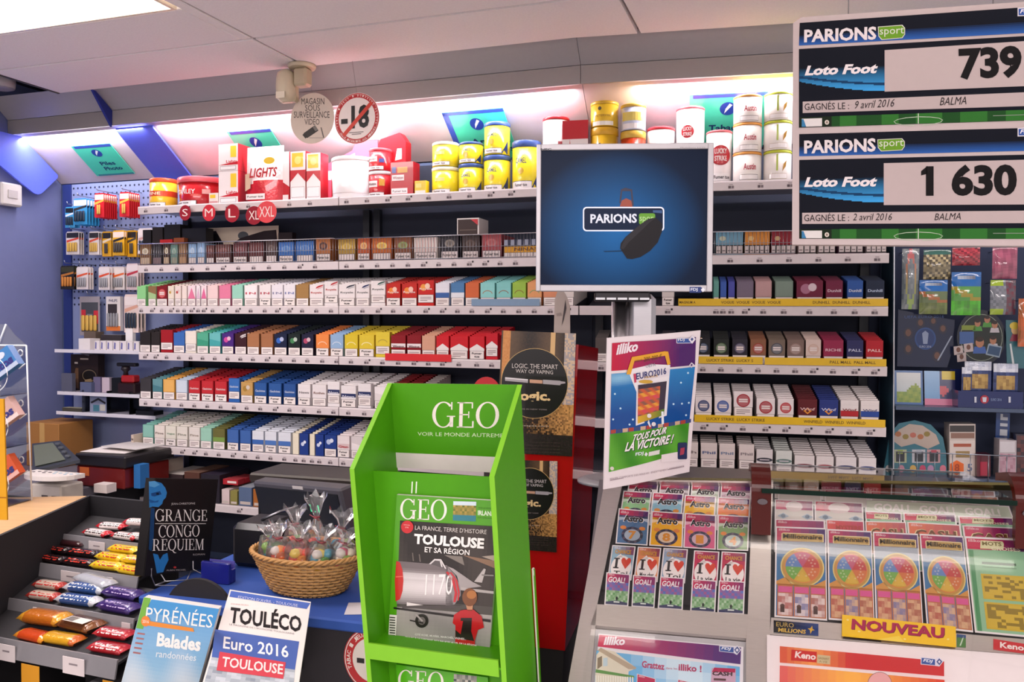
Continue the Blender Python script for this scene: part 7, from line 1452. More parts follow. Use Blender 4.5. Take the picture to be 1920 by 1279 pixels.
PE([(248, 395), (288, 268), (520, 222), (545, 225), (562, 315), (540, 325), (522, 255), (305, 298), (278, 395)], '#dda02a', 8); mb.PT('200 000 €', E(372, 302), E(500, 275), E(372, 268), '#5c3c14', 10, .0); mb.PT('JUSQU’À', E(306, 312), E(362, 300), E(306, 288), '#5c3c14', 10, .0)
PE([(395, 740), (405, 720), (420, 770), (412, 775)], '#d8e0e8', 5); PE([(495, 660), (512, 660), (515, 750), (498, 755)], '#e6ecf0', 7); mb.PD(*E(440, 752), 4, 4, '#e0dcdc', 6, 12); mb.PD(*E(408, 692), 4, 4, '#e0dcdc', 8, 12)
mb.PT('illiko', E(174, 255), E(330, 225), E(176, 178), '#ecdfe6', 5, .04, .2)
PE(rr(604, 128, 720, 166, 8), '#dcd8e4', 5); PE(rr(609, 132, 716, 162, 6), '#34549c', 6); mb.PT('FDJ', E(616, 157), E(664, 152), E(616, 128), '#e6e8f0', 7, .02); PE([(694, 140), (722, 108), (748, 136), (722, 170)], '#e6e2ec', 7); PE([(708, 138), (720, 124), (732, 136), (720, 150)], '#3a4a84', 8); PE([(700, 325), (718, 305), (738, 322), (718, 346)], '#dcd4e0', 5); PE([(710, 325), (718, 315), (728, 323), (718, 334)], '#4a2464', 6)
mb.PT('TOUS POUR', E(292, 886), E(532, 826), E(302, 834), '#26502a', 6, .05, .25); mb.PT('TOUS POUR', E(288, 881), E(528, 821), E(298, 829), '#f0ecec', 8, .03, .25)
mb.PT('LA VICTOIRE !', E(236, 960), E(584, 896), E(246, 892), '#26502a', 6, .05, .25); mb.PT('LA VICTOIRE !', E(232, 955), E(580, 890), E(242, 887), '#f2eeee', 8, .03, .25)
mb.PT('FDJ', E(308, 990), E(365, 980), E(310, 960), '#dfe4ec', 6, .03); PE([(405, 955), (485, 938), (482, 970), (402, 985)], '#dcdcd8', 6); PE([(372, 975), (384, 955), (398, 968), (386, 986)], '#e6e6ec', 6)
PE(rr(620, 890, 690, 1012, 10), '#1c2c58', 8); PE([(640, 930), (672, 925), (668, 975), (636, 982)], '#a83c54', 9); mb.PD(*E(143, 1078), 3.6, 3.6, '#d8d0c8', 4, 14); PE([(130, 1162), (668, 1062), (668, 1068), (130, 1168)], '#a89aa0', 4); mb.PT('JOUER COMPORTE DES RISQUES : ENDETTEMENT, DEPENDANCE', E(128, 1166), E(668, 1072), E(128, 1148), '#9c8c94', 5, .0)
part('sheet', bend(mb), po, 'curved printed sheet')
mb = MB(m=ACRYL); mb.box(.015, wP - .015, .004, .0065, .012, hP - .02, '#ffffff'); part('holder', mb, po, 'clear acrylic holder')
# ================================================================== hanging results sign
PMAT = mat('matte_print', .75, noise=.03, spec=.2)
ST = [(1487, 39), (1950, 1), (1950, 461.5), (1485, 458.5)]
FS_ = para(*ST, 1.62); q = [FS_.hit(*p) for p in ST]; wS = (q[1].x + q[2].x) / 2; hS = (q[0].z + q[1].z) / 2
sg = thing('results_sign', 'big white double sign with betting results hanging from the ceiling at right', 'sign', FS_)
mb = MB(FS_, PLAS); b = .018; mb.prism([mb.L(p, 0) for p in ((1485, 458.5), (1950, 461.5), (1950, 1), (1503, 32), (1487, 43))], .0004, .022, '#cfc2c0', front='#baabaa'); part('board', mb, sg)
mb = MB(FS_, PMAT)
NVY = '#0c101c'
def res_block(H, T, par, bd, bt, lf, wp, num, numq, bar, g1, g2, dt, bl, fld, nm):
    mb.PG(H[3], H[2], H[1], H[0], 4, 14, lambda u, v: mix('#2c5ca8', NVY, min(1, v * 2.2)), 1)
    mb.PT('PARIONS', *par, '#ddd4d6', 4, .035); mb.P(bd[0], '#d8d4cc', 3); mb.P(bd[1], '#68982a', 4); mb.PT('sport', *bt, '#d8dccc', 6, .0)
    mb.P(T[::-1], NVY, 1)
    A, B_, C__, D__ = T; lerp2 = lambda p, q, t: (p[0] + (q[0] - p[0]) * t, p[1] + (q[1] - p[1]) * t)
    xw = wp[0][0]
    Lq = [(A[0] + 1, lf[0][1] + 30 - 0), (xw, lf[0][1] + 30), (xw, A[1] + 18), (A[0] + 1, A[1] + 18)]
    mb.PG(Lq[0], Lq[1], Lq[2], Lq[3], 40, 36, lambda u, v: (NVY if v < .30 - .28 * math.sin(min(1, u * 1.0) * 1.57) else ('#123a60' if abs(v - (.44 - .20 * math.sin(u * 1.57))) < .035 else mix('#3c9cdc', NVY, max(0, min(1, (v - .05) * 1.35 + .12 * (1 - u)))))), 2)
    mb.PT('Loto Foot', *lf, '#e4dcde', 5, .045, .2)
    mb.P(wp[::-1], '#baabaa', 4); mb.PT(num, *numq, '#141214', 6, .045)
    if num[0] == '1': a_, b_, c_ = numq; mb.P([(a_[0] + 3, c_[1] + 1), (a_[0] + 3, c_[1] + 16), (a_[0] - 9, c_[1] + 19), (a_[0] - 9, c_[1] + 11)], '#141214', 6)
    mb.PG(*fld, 26, 3, lambda u, v: mix('#1c4a20', '#2f6e2c', .5 + .5 * math.copysign(1, math.sin(u * 34))) if u > .14 else '#182418', 3)
    fx = lambda u, v: (fld[0][0] + (fld[1][0] - fld[0][0]) * u, (fld[0][1] * (1 - u) + fld[1][1] * u) * (1 - v) + (fld[3][1] * (1 - u) + fld[2][1] * u) * v)
    mb.P([fx(.526, 0), fx(.530, 0), fx(.530, 1), fx(.526, 1)], '#c8d4c0', 5)
    for sgn in (-1, 1):
        for i in range(6): a = math.radians(-80 + 28 * i); a2 = math.radians(-80 + 28 * (i + 1)); mb.P([fx(.528 + sgn * .11 * math.cos(a), .25 + .45 * math.sin(a)), fx(.528 + sgn * .11 * math.cos(a2), .25 + .45 * math.sin(a2)), fx(.528 + sgn * .107 * math.cos(a2), .25 + .38 * math.sin(a2)), fx(.528 + sgn * .107 * math.cos(a), .25 + .38 * math.sin(a))][::sgn], '#b8c8b0', 5)
    mb.P([fx(.01, .05), fx(.10, .05), fx(.10, .85), fx(.01, .85)], '#d8d4d2', 5); mb.P([fx(.01, .05), fx(.03, .05), fx(.018, .8), fx(.01, .8)], '#3c7ca8', 6); mb.PD(*fx(.122, .42), 4.2, 4.4, '#d8cfc4', 5, 16); mb.PD(*fx(.122, .42), 2.2, 2.4, '#8a7c70', 6, 12); mb.P([fx(.86, .5), fx(.999, .5), fx(.999, .56), fx(.86, .56)], '#8a9488', 5)
    mb.P(bar[::-1], '#b8a9a8', 4); mb.PT(g1, *g2, '#2a2426', 6, .0); mb.PT(nm, *dt, '#2a2426', 6, .0, .2); mb.PT('BALMA', *bl, '#2a2426', 6, .0, .2)
def badge(x0, y0, x1, y1, dy):
    o = [(x0, y0 + 1), (x1 - 5, y0 - dy), (x1, y0 + 6 - dy), (x1, y1 - dy - 7), (x1 - 5, y1 - dy), (x0 + 7, y1 + 1), (x0 + 1, y1 - 6)]; cx = (x0 + x1) / 2; cy = (y0 + y1) / 2 - dy / 2
    return o[::-1], [(cx + (x - cx) * .95, cy + (y - cy) * .90) for x, y in o][::-1]
res_block([(1499.5, 43), (1922, 13.5), (1922, 62), (1498, 85.5)], [(1498, 92), (1922, 67.5), (1922, 226), (1498, 239.5)], ((1507.5, 80), (1643, 74.5), (1508, 55.5)), badge(1646, 49, 1697, 74, 2.5), ((1649.5, 69.5), (1695, 67), (1649.5, 54)),
          ((1508.6, 142), (1645, 137.5), (1510, 123.5)), [(1658.7, 94), (1922, 77), (1922, 161.5), (1658.7, 172)], '739', ((1798.5, 150.5), (1916.5, 145.5), (1797, 91)), [(1505, 190.6), (1922, 173), (1922, 199), (1505, 212)], 'GAGNÉS LE :', ((1508.6, 206.5), (1592, 204.5), (1508.6, 191)), ((1602.6, 204), (1676, 200), (1604, 189.5)), ((1762, 197.5), (1812, 195.5), (1763, 183)), [(1499, 239), (1921, 225.5), (1921, 206), (1499, 220)], '9 avril 2016')
res_block([(1498.6, 251.5), (1922, 240), (1922, 283), (1498.6, 293)], [(1498.6, 300), (1922, 290), (1922, 448), (1498.6, 447.6)], ((1507.7, 288.5), (1642, 284.5), (1507.7, 263.5)), badge(1645, 260.5, 1696.5, 283, 1.2), ((1648.5, 279.5), (1694, 278), (1648.5, 264)),
          ((1507.7, 351), (1644, 350), (1508.8, 332.5)), [(1657, 306), (1922, 299.5), (1922, 383.5), (1657, 384.6)], '1 630', ((1736, 368), (1906.6, 366.5), (1736, 310)), [(1504, 399), (1922, 395), (1922, 418.4), (1504, 420)], 'GAGNÉS LE :', ((1507.7, 415), (1592, 414.5), (1507.7, 399.5)), ((1599, 413.5), (1672, 413), (1599.6, 400.5)), ((1752, 413), (1801.5, 411.6), (1752.7, 400.5)), [(1499, 447.5), (1921, 448), (1921, 428), (1499, 430)], '2 avril 2016')
for y0, dy in ((12.5, 0), (238, 0)): mb.P([(1908, y0 + 18), (1940, y0 + 17), (1940, y0), (1908, y0 + 2)], '#d8d4da', 6); mb.P([(1910, y0 + 16), (1939, y0 + 15), (1939, y0 + 2), (1910, y0 + 4)], '#34549c', 7); mb.PT('FDJ', (1912, y0 + 15), (1934, y0 + 13.5), (1913, y0 + 5), '#e4e4ea', 8, .03, .2)
part('print', mb, sg, 'printed results panels')
mb = MB(m=PLAS)
for x in (wS * .2, wS * .8):
    a = FS_.m @ Vector((x, .01, hS)); e = FS_.i @ Vector((a.x, a.y, CEIL - .002)); mb = MB(m=METAL); mb.tube([(x, .01, hS - .002), tuple(e)], .0012, '#9a9a9c', 5); part('hanging_wire', mb, sg)
# ================================================================== lottery desk
xa = FT.hit(1065, 1279, 0).x; xb_ = FT.hit(1128, 925, 0).x; XA = (xa + xb_) / 2 - .004; XE = FT.hit(1935, 1100, 0).x
zf = -FTb.m.translation.z
sl = lambda s_: (s_ * math.sin(math.radians(LEAN)), s_ * math.cos(math.radians(LEAN)))
ld = thing('lottery_desk', 'brushed metal lottery desk with sloping ticket windows at the lower right', 'desk', FTb.sub(0, 0, zf))
SB = -.40
y0, z0 = sl(SB); y1, z1 = sl(sT)
oy, oz = .022 * math.cos(math.radians(LEAN)), -.022 * math.sin(math.radians(LEAN))
mb = MB(m=METAL); mb.side([(y0 + oy, 0), (yTop + .40, 0), (yTop + .40, ZBASE - .0), (y1 + oy + .035, ZBASE), (y1 + oy, z1 + oz - zf), (y0 + oy, z0 + oz - zf)], XA + .003, XE, '#8f8c90'); part('body', mb, ld)
def slab(name, pts, col, m=METAL, a=0, b=.0215, lab=None):
    mb = MB(FT, m); mb.prism([mb.L(p, 0) for p in pts], a, b, col); mb.v = [tuple(FT_IN @ Vector(v)) for v in mb.v]; return part(name, mb, ld, lab)
FT_IN = ld.matrix_world.inverted() @ FT.m
GM = '#d6cdc8'
slab('front_panel', [(1064, 1285), (1107, 1285), (1120, 1133), (1168, 902), (1133, 906)], '#c6bfbc', lab='brushed metal left border')
slab('front_panel', [(1107, 1172), (1400, 1197), (1402, 1152), (1120, 1133)], GM)
slab('front_panel', [(1398, 1420), (1441, 1420), (1446, 1000), (1450, 900), (1412, 898), (1402, 1152), (1399, 1197)], GM, lab='metal column between the two ticket windows')
slab('front_panel', [(1443, 1190), (1960, 1231), (1960, 1202), (1446, 1158)], GM)
slab('front_panel', [(1064, 1285), (1107, 1285), (1107, 1420), (1045, 1420)], GM)
slab('front_panel', [(1168, 902), (1412, 906), (1412, 898), (1168, 894)], GM)
slab('ticket_tray', [(1112, 1140), (1405, 1160), (1415, 900), (1165, 898)], '#2a282b', MATTE, .017, .0212, 'dark tray behind the tickets')
slab('ticket_tray', [(1443, 1165), (1960, 1206), (1960, 905), (1447, 900)], '#3a373a', MATTE, .017, .0212)
slab('rear_rail', [(1168, 899), (1960, 911), (1960, 906), (1168, 894)], '#7a744c', METAL, 0, .02, 'thin rail along the top of the ticket windows')
# ---- tickets
class Tk:
    def __init__(s, TL, TR, BR, BL, y):
        s.q = (TL, TR, BR, BL); b = FT.hit(*BL, y); s.fr = FT.sub(b.x, y, b.z); s.mb = MB(s.fr, GLOSS)
        P = [s.mb.L(p, 0) for p in (BL, BR, TR, TL)]; s.mb.prism(P, 0, .0006, '#e9e0e2')
    def at(s, u, v):
        TL, TR, BR, BL = s.q; return tuple((BL[i] * (1 - u) + BR[i] * u) * (1 - v) + (TL[i] * (1 - u) + TR[i] * u) * v for i in (0, 1))
    def P(s, pts, col, k=1): s.mb.P([s.at(*p) for p in pts], col, k)
    def R(s, u0, v0, u1, v1, col, k=1): s.P([(u0, v0), (u1, v0), (u1, v1), (u0, v1)], col, k)
    def T(s, t, u0, v0, u1, v1, col, k=3, b=.02, sh=0): s.mb.PT(t, s.at(u0, v0), s.at(u1, v0), s.at(u0, v1), col, k, b, sh)
    def D(s, u, v, ru, rv, col, k=2, n=22): s.P([(u + ru * math.cos(6.28319 * i / n), v + rv * math.sin(6.28319 * i / n)) for i in range(n)], col, k)
    def G(s, u0, v0, u1, v1, nu, nv, fn, k=1): s.mb.PG(s.at(u0, v0), s.at(u1, v0), s.at(u1, v1), s.at(u0, v1), nu, nv, fn, k)
    def top(s, v0, v1, c0='#c01c48', c1='#4a2260'):
        s.G(.04, v0, .96, v1, 6, 1, lambda u, v: mix(c0, c1, max(0, u * 1.4 - .3)), 1); s.T('illiko', .08, v0 + (v1 - v0) * .55, .34, v1 - (v1 - v0) * .12, '#ecd8e0', 3, .0, .15)
    def done(s, lab, grp): return solid('scratch_ticket', s.mb, s.fr, lab, 'ticket', grp)
def full(TL, TR, hpx, vis): # extend a partly covered ticket downwards
    return TL, TR, (TR[0] - (TR[0] - 1500) * .00042 * hpx * -1 if False else TR[0] + (TR[0] - 1500) * .00042 * hpx, TR[1] + hpx), (TL[0] + (TL[0] - 1500) * .00042 * hpx, TL[1] + hpx)
def astro(q, y, col, lab, grp, num, c2='#d88a3a'):
    t = Tk(*q, y); t.R(.04, .03, .96, .82, col); t.top(.74, .97); t.P([(.04, .66), (.3, .72), (.5, .66), (.75, .72), (.96, .66), (.96, .76), (.04, .76)], mix(col, '#ffffff', .35), 2)
    t.T('Astro', .17, .63, .84, .84, '#efe6ea', 4, .04); t.T('Astro', .19, .645, .82, .825, '#1c181c', 5, .04)
    t.D(.5, .27, .34, .235, '#2c3048', 2); t.D(.5, .27, .25, .165, mix(col, '#c8ccd4', .6), 3); t.D(.2, .47, .10, .055, c2, 3, 10); t.D(.8, .47, .10, .055, c2, 3, 10)
    for a in range(9): t.D(.5 + .30 * math.cos(a * .7 + .2), .27 + .20 * math.sin(a * .7 + .2), .045, .03, '#5a4a5c', 3, 8)
    t.T(num, .38, .15, .62, .39, '#d0862c', 5, .04); t.done(lab, grp)
AC = ('#8fc08a', '#8cb8cc', '#e8b02c', '#e87a3a')
for k, (x0, x1, y) in enumerate(((1179, 1235, 902), (1238, 1294, 903.5), (1297, 1350, 905.5), (1352, 1409, 908))):
    astro(full((x0, y), (x1, y + 2), 60, 1), .0135, ('#b8a4a0', '#9a8a90', '#b8c4b0', '#c8a4b4')[k], f'star sign scratch ticket, {ORD[k]} from left in the rear row of the left window', 'star sign tickets, rear row', '5')
for k, (x0, x1, y) in enumerate(((1169, 1222, 920), (1224, 1282, 923), (1284, 1343, 928), (1346, 1407, 932))):
    astro(full((x0, y), (x1, y + 3), 62, 1), .0095, AC[k], f'{("pale green", "light blue", "yellow", "orange")[k]} star sign scratch ticket, second row from the back', 'star sign tickets, middle row', '3')
for k, (q, c, w, n) in enumerate((([(1160, 953), (1218, 958), (1214, 1023), (1154, 1019)], '#4a6c94', 'grey blue', '7'), ([(1222, 958), (1282, 962), (1280, 1027), (1217, 1023)], '#e8a81e', 'yellow', '8'), ([(1284, 962), (1343, 966), (1342, 1031), (1281, 1027)], '#d05a84', 'pink', '1'), ([(1346, 965), (1405, 968), (1403, 1033), (1344, 1031)], '#7a9a64', 'green', '4'))):
    astro(q, .0055, c, f'{w} star sign scratch ticket, fully shown in the third row', 'star sign tickets, front row', n, '#d8803a')
def love(q, y, bg, word, lab):
    t = Tk(*q, y); t.R(.05, .03, .95, .97, bg); t.G(.05, .74, .95, .97, 5, 1, lambda u, v: mix(bg, '#7a2450', u), 2); t.T('CHANCE', .16, .76, .84, .88, '#c89030', 4, .03); t.T('illiko', .1, .90, .36, .96, '#f0dce0', 4, .0)
    t.D(.5, .36, .43, .35, '#efe4e2', 3, 26); t.P([(.2, .62), (.42, .76), (.5, .66)], '#efe4e2', 3)
    t.R(.17, .60, .40, .635, '#2a2628', 5); t.R(.17, .33, .40, .365, '#2a2628', 5); t.R(.235, .34, .335, .62, '#2a2628', 5)
    t.P([(.68, .32), (.86, .50), (.89, .58), (.84, .645), (.75, .645), (.68, .585), (.61, .645), (.52, .645), (.47, .58), (.50, .50)], '#d0402c', 5); t.T(word, .22, .12, .80, .26, '#2a2628', 5, .02)
    t.done(lab, 'heart tickets')
for k, (x0, y, x1, bg, wd, w) in enumerate(((1148, 1022, 1192, '#8fb0c4', 'Toi', 'blue'), (1196, 1025, 1240, '#e08a54', 'Mon chat', 'orange'), (1244, 1027.5, 1290, '#93a8c0', 'Toi', 'grey blue'), (1301.5, 1032, 1349, '#c02450', 'La vie', 'crimson'), (1353, 1034, 1400, '#b81e48', 'La vie', 'dark crimson'))):
    love(full((x0, y), (x1, y + 2.5), 64, 1), .006, bg, wd, f'{w} heart scratch ticket, {ORD[k]} from left in the left window')
def goal(q, y, lab):
    t = Tk(*q, y); t.R(.05, .03, .95, .97, '#3a5a9c'); t.G(.05, .72, .95, .97, 5, 1, lambda u, v: mix('#c81e4c', '#7a2464', u), 2); t.G(.05, .46, .95, .72, 8, 3, lambda u, v: mix('#5a6cb4', '#9c5a8c', .5 + .5 * math.sin(u * 19 + v * 7)), 2)
    t.G(.05, .10, .95, .46, 10, 5, lambda u, v: mix('#4a8c44', '#b4ccac', .5 + .5 * math.sin(u * 23 + v * 3) * math.sin(v * 9 + u * 5)), 2); t.P([(.05, .03), (.95, .03), (.95, .10), (.5, .16), (.05, .10)], '#3a3c5c', 3); t.D(.5, .22, .05, .06, '#1f2a22', 3, 10); t.R(.38, .09, .62, .13, '#dfe6dc', 4)
    t.T('GOAL!', .10, .70, .80, .88, '#f0e4ea', 5, .03, .15); t.T('illiko', .1, .91, .34, .965, '#f0dce0', 4, .0)
    t.done(lab, 'football scratch tickets')
for k, q in enumerate(([(1137, 1073), (1182, 1077), (1178, 1137), (1133, 1134)], [(1187, 1078), (1231, 1081), (1227, 1140), (1184, 1137)], [(1238, 1081), (1283, 1084), (1280, 1144), (1233, 1141)], [(1297.5, 1086), (1344, 1089), (1341, 1149), (1294, 1146)], [(1348, 1088.5), (1397, 1091), (1395, 1152), (1345, 1149.5)])):
    goal(q, .0025, f'football scratch ticket, {ORD[k]} from left in the front row of the left window')
def mill(q, y, lab, alt):
    t = Tk(*q, y); t.R(.03, .02, .98, .98, '#2f6a9c'); t.G(.03, .84, .98, .985, 6, 1, lambda u, v: mix('#c22a54', '#4a2468', u * 1.1), 2); t.R(.03, .70, .98, .85, '#9aa4b0', 2); t.T('illiko', .07, .955, .28, .98, '#f0dce0', 4, .0)
    t.P([(.12, .845), (.95, .845), (.95, .93), (.90, .935), (.16, .935), (.12, .925)], '#e0cfa0', 4); t.P([(.14, .85), (.93, .85), (.93, .925), (.14, .925)], '#b08c48', 5); t.T('Millionnaire', .15, .872, .92, .922, '#2a1c14', 7, .03); t.R(.2, .855, .86, .866, '#c8a868', 7)
    for r, c, k in ((.425, '#d8c47a', 3), (.40, '#b88a3c', 4), (.345, '#d87a3c', 5)): t.D(.53, .565, r, r * .50, c, k, 32)
    cols = ('#5a7cb4', '#b84a6c', '#b83434', '#c86a34', '#c8a030', '#6aa040')
    for k in range(6):
        a0 = math.radians(120 - 60 * k - 60 + 60); a = [math.radians(180 - 60 * k - 12 * j) for j in range(6)]
        t.P([(.53, .565)] + [(.53 + .33 * math.cos(x), .565 + .165 * math.sin(x)) for x in a][::1][::-1], cols[k], 6)
        for j in range(5): x = math.radians(180 - 60 * k - 10 - 10 * j); t.D(.53 + (.20 + .06 * (j % 2)) * math.cos(x), .565 + (.10 + .03 * (j % 2)) * math.sin(x), .022, .010, mix(cols[k], '#f0e8c8', .35), 7, 6)
    t.P([(.40, .415), (.53, .52), (.66, .415)], '#d0a838', 8); t.P([(.03, .40), (.25, .46), (.30, .38), (.78, .38), (.98, .44), (.98, .36), (.03, .36)], '#c88a3c', 3)
    for j in range(3):
        u0 = .05 + .315 * j; t.R(u0, .02, u0 + .30, .37, '#b86a3c', 3); t.R(u0 + .02, .28, u0 + .28, .345, '#d0508c', 4); c = ('#a8443c', '#6a6a9c', '#9c4a3c')[j]
        t.G(u0 + .02, .03, u0 + .28, .27, 4, 7, lambda u, v: mix(c, '#d8b088' if not alt else '#e6d4d0', .5 + .5 * math.sin(u * 21 + v * 3) * math.sin(v * 33)), 4)
        if alt: t.R(u0 + .06, .06, u0 + .14, .12, '#4a3430', 6); t.D(u0 + .10, .13, .045, .022, '#5a3c34', 6, 10)
    t.done(lab, 'wheel scratch tickets')
for k, q in enumerate(([(1454, 987), (1549, 990.5), (1551, 1164), (1452, 1157)], [(1551.5, 992), (1634, 996), (1640, 1168), (1553.5, 1162)], [(1636.5, 997), (1721, 1001), (1731, 1173), (1642, 1166)], [(1724, 1001), (1806, 1005.5), (1825, 1186), (1738, 1176)])):
    mill(q, .0025 + .0012 * (3 - k), f'tall scratch ticket with a colour wheel, {ORD[k]} from left', k == 0)
def hots(q, y, lab, grids):
    t = Tk(*q, y); t.R(.03, .02, .97, .98, '#8cb894'); t.G(.03, .87, .97, .98, 6, 1, lambda u, v: mix('#c81e4c', '#4a2260', max(0, u * 1.3 - .3)), 2); t.T('illiko', .06, .945, .25, .975, '#f0dce0', 4, .0)
    t.P([(.24, .88), (.62, .88), (.64, .94), (.62, .965), (.26, .965)], '#dcd4a8', 4); t.T('MOTS', .28, .915, .60, .955, '#7a6a3c', 5, .03); t.T('CROISES', .42, .87, .90, .905, '#e6dcc0', 5, .02)
    t.R(.05, .02, .12, .86, '#4a8c5c', 3)
    for (v0, v1) in grids:
        t.R(.20, v0, .92, v1, '#c8a82c', 3)
        t.G(.24, v0 + .02, .88, v1 - .02, 9, 8, lambda u, v: '#8c7420' if random.random() < .42 else '#cbaa34', 4)
    t.R(.24, .72, .8, .745, '#4a6a50', 3); t.R(.24, .69, .8, .694, '#4a6a50', 3); t.done(lab, 'crossword tickets')
hots([(1808, 1005.5), (1922, 1011), (1945, 1197), (1828, 1186)], .0025, 'green crossword scratch ticket with golden grids at the right end', ((.36, .62), (.05, .33)))
def cash(q, y, lab, warm):
    t = Tk(*q, y); t.R(.03, .03, .97, .97, '#c89a6a'); t.G(.03, .55, .97, .97, 6, 1, lambda u, v: mix('#d0345a' if not warm else '#e0704a', '#4a2260' if not warm else '#b04a5c', u), 2); t.T('illiko', .07, .88, .28, .95, '#f0dce0', 4, .0)
    t.T('CASH', .12, .52, .92, .80, '#e6d0a0', 4, .04); t.T('CASH', .14, .535, .90, .785, '#6a4024', 6, .04); t.done(lab, 'cash scratch tickets')
cash(full((1622, 977), (1699, 979), 62, 1), .009, 'orange money scratch ticket, left in the middle row of the right window', True)
cash(full((1700.5, 978.5), (1801, 984), 62, 1), .008, 'orange money scratch ticket in the centre of the middle row', True)
cash(full((1804, 985), (1912, 990), 62, 1), .007, 'purple money scratch ticket at the right of the middle row', False)
def plain(q, y, c0, c1, lab, word=None, eye=False):
    t = Tk(*q, y); t.R(.03, .03, .97, .97, '#cfc6c0'); t.G(.03, .70, .97, .97, 6, 1, lambda u, v: mix(c0, c1, u), 2); t.T('illiko', .06, .88, .24, .95, '#f0dce0', 4, .0)
    if word: t.T(word, .25, .70, .92, .84, '#a8342c', 5, .03)
    if eye:
        t.D(.5, .80, .22, .16, '#d8c4c4', 3, 18)
        for u in (.22, .84): t.P([(u - .15, .50), (u, .60), (u + .15, .50), (u, .42)], '#9aa8b8', 4); t.D(u, .51, .06, .055, '#5a6a80', 5, 10)
        t.R(.05, .30, .95, .36, '#b09a94', 4)
    t.done(lab, None)
plain(full((1453, 973), (1547, 976), 62, 1), .011, '#b81e4c', '#7a2464', 'crimson scratch ticket top at the left of the middle row')
plain(full((1549, 974), (1620, 977), 62, 1), .0105, '#d84a44', '#b8305c', 'orange red scratch ticket top beside the crimson one', 'MYSTERE')
for k, (x0, x1, y) in enumerate(((1622, 1690, 958), (1693, 1792, 961), (1796, 1900, 967))): hots(full((x0, y), (x1, y + 3.5), 110, 1), .0115, f'crossword ticket top with cream lettering, {ORD[k]} of three in the row behind', ())
plain(full((1453, 936), (1525, 939), 62, 1), .0135, '#c83a64', '#8a3a6c', 'grey scratch ticket with eyes pictured, left', None, True); plain(full((1527, 938.5), (1618, 943), 62, 1), .013, '#d04a64', '#7a3468', 'grey scratch ticket with eyes pictured, right', None, True)
t = Tk((1622, 936), (1892, 949), (1905, 985), (1622, 972), .0145); t.R(.01, .05, .99, .95, '#c8d0bc')
for k in range(3): t.T('GOAL!', .06 + .31 * k, .42, .30 + .31 * k, .82, '#f2ece8', 3, .04)
t.done('pale strip with white football lettering at the back of the right window', None)
for r, (yy, dp, wds) in enumerate(((904, .0155, '#a83a54'), (915, .0147, '#8c3a48'))):
    for k, (x0, x1) in enumerate(((1453, 1537), (1540, 1623), (1626, 1707), (1709, 1780), (1783, 1868))):
        o = 4 * k * .9; plain(full((x0 + r * 6, yy + o), (x1 + r * 6 - 3, yy + o + 3), 30, 1), dp, wds, '#5a3450' if k % 2 else '#b87a5c', f'scratch ticket seen through the glass shelf, {ORD[k]} from left in the {("rear", "nearer")[r]} row')
# ---- prints on the front of the desk
mb = MB(FT, PAPER); Ec = lambda x, y: (1060 + x / 4.8, 1130 + y / 4.8)
slab('poster_tray', [(1106, 1420), (1399, 1420), (1399.5, 1198), (1108, 1173)], '#b9b4b6', MATTE, .012, .0212)
b = FT.hit(1118, 1300, .006); fp = FT.sub(b.x, .006, b.z); mb = MB(fp, GLOSS)
Y = lambda p: p
mb.prism([mb.L(p, 0) for p in ((1110, 1400), (1392, 1400), (1394, 1213), (1122, 1188))], 0, .002, '#e4dce0')
mb.PG(Ec(290, 395), Ec(1576, 556), Ec(1582, 405), Ec(306, 290), 16, 2, lambda u, v: mix('#c81c4c', '#4c2470', min(1, u * 1.15)), 2)
mb.PG((1108, 1400), (1386, 1400), Ec(1570, 578), Ec(280, 430), 12, 8, lambda u, v: mix('#5aa8d8', '#cfe2ec', .5 + .5 * math.sin(u * 7 + v * 4)), 2)
mb.P([Ec(*p) for p in ((270, 640), (280, 470), (330, 415), (440, 440), (640, 590), (570, 620), (560, 760), (265, 760))][::1], '#d8cdb8', 4); mb.P([Ec(*p) for p in ((290, 430), (320, 405), (640, 585), (630, 600), (570, 600), (325, 450))], '#b09c84', 5); mb.P([Ec(*p) for p in ((290, 500), (330, 480), (330, 570), (288, 600))], '#7a6a54', 5); mb.P([Ec(*p) for p in ((340, 500), (380, 495), (380, 570), (340, 575))], '#b8c8d0', 6)
for k in range(16): mb.P([Ec(270 + 22 * k, 655 + k), Ec(282 + 22 * k, 655 + k), Ec(282 + 22 * k, 780), Ec(270 + 22 * k, 780)], '#eae2d4', 6)
mb.P([Ec(*p) for p in ((270, 630), (620, 680), (620, 660), (275, 600))], '#5a8c44', 5)
mb.PT('illiko', Ec(343, 382), Ec(536, 386), Ec(347, 305), '#f0e2ea', 5, .04, .2)
mb.P([Ec(*p) for p in ((1385, 440), (1385, 388), (1520, 400), (1548, 385), (1582, 425), (1545, 472), (1515, 455))], '#dcd8e4', 5); mb.P([Ec(*p) for p in ((1391, 436), (1391, 394), (1515, 404), (1515, 450))], '#34549c', 6); mb.PT('FDJ', Ec(1402, 428), Ec(1492, 436), Ec(1404, 398), '#e6e8f0', 7, .03, .2); mb.P([Ec(*p) for p in ((1520, 425), (1548, 395), (1572, 428), (1545, 460))], '#3a4a84', 6); mb.P([Ec(*p) for p in ((1532, 427), (1547, 412), (1560, 428), (1546, 444))], '#e6e2ec', 7)
mb.PT('Grattez', Ec(688, 585), Ec(892, 608), Ec(690, 522), '#b0305c', 5, .03); mb.PT('dans les', Ec(905, 598), Ec(1008, 604), Ec(905, 580), '#b0305c', 5, .0); mb.PT('illiko !', Ec(1018, 612), Ec(1226, 628), Ec(1020, 550), '#b0305c', 5, .03)
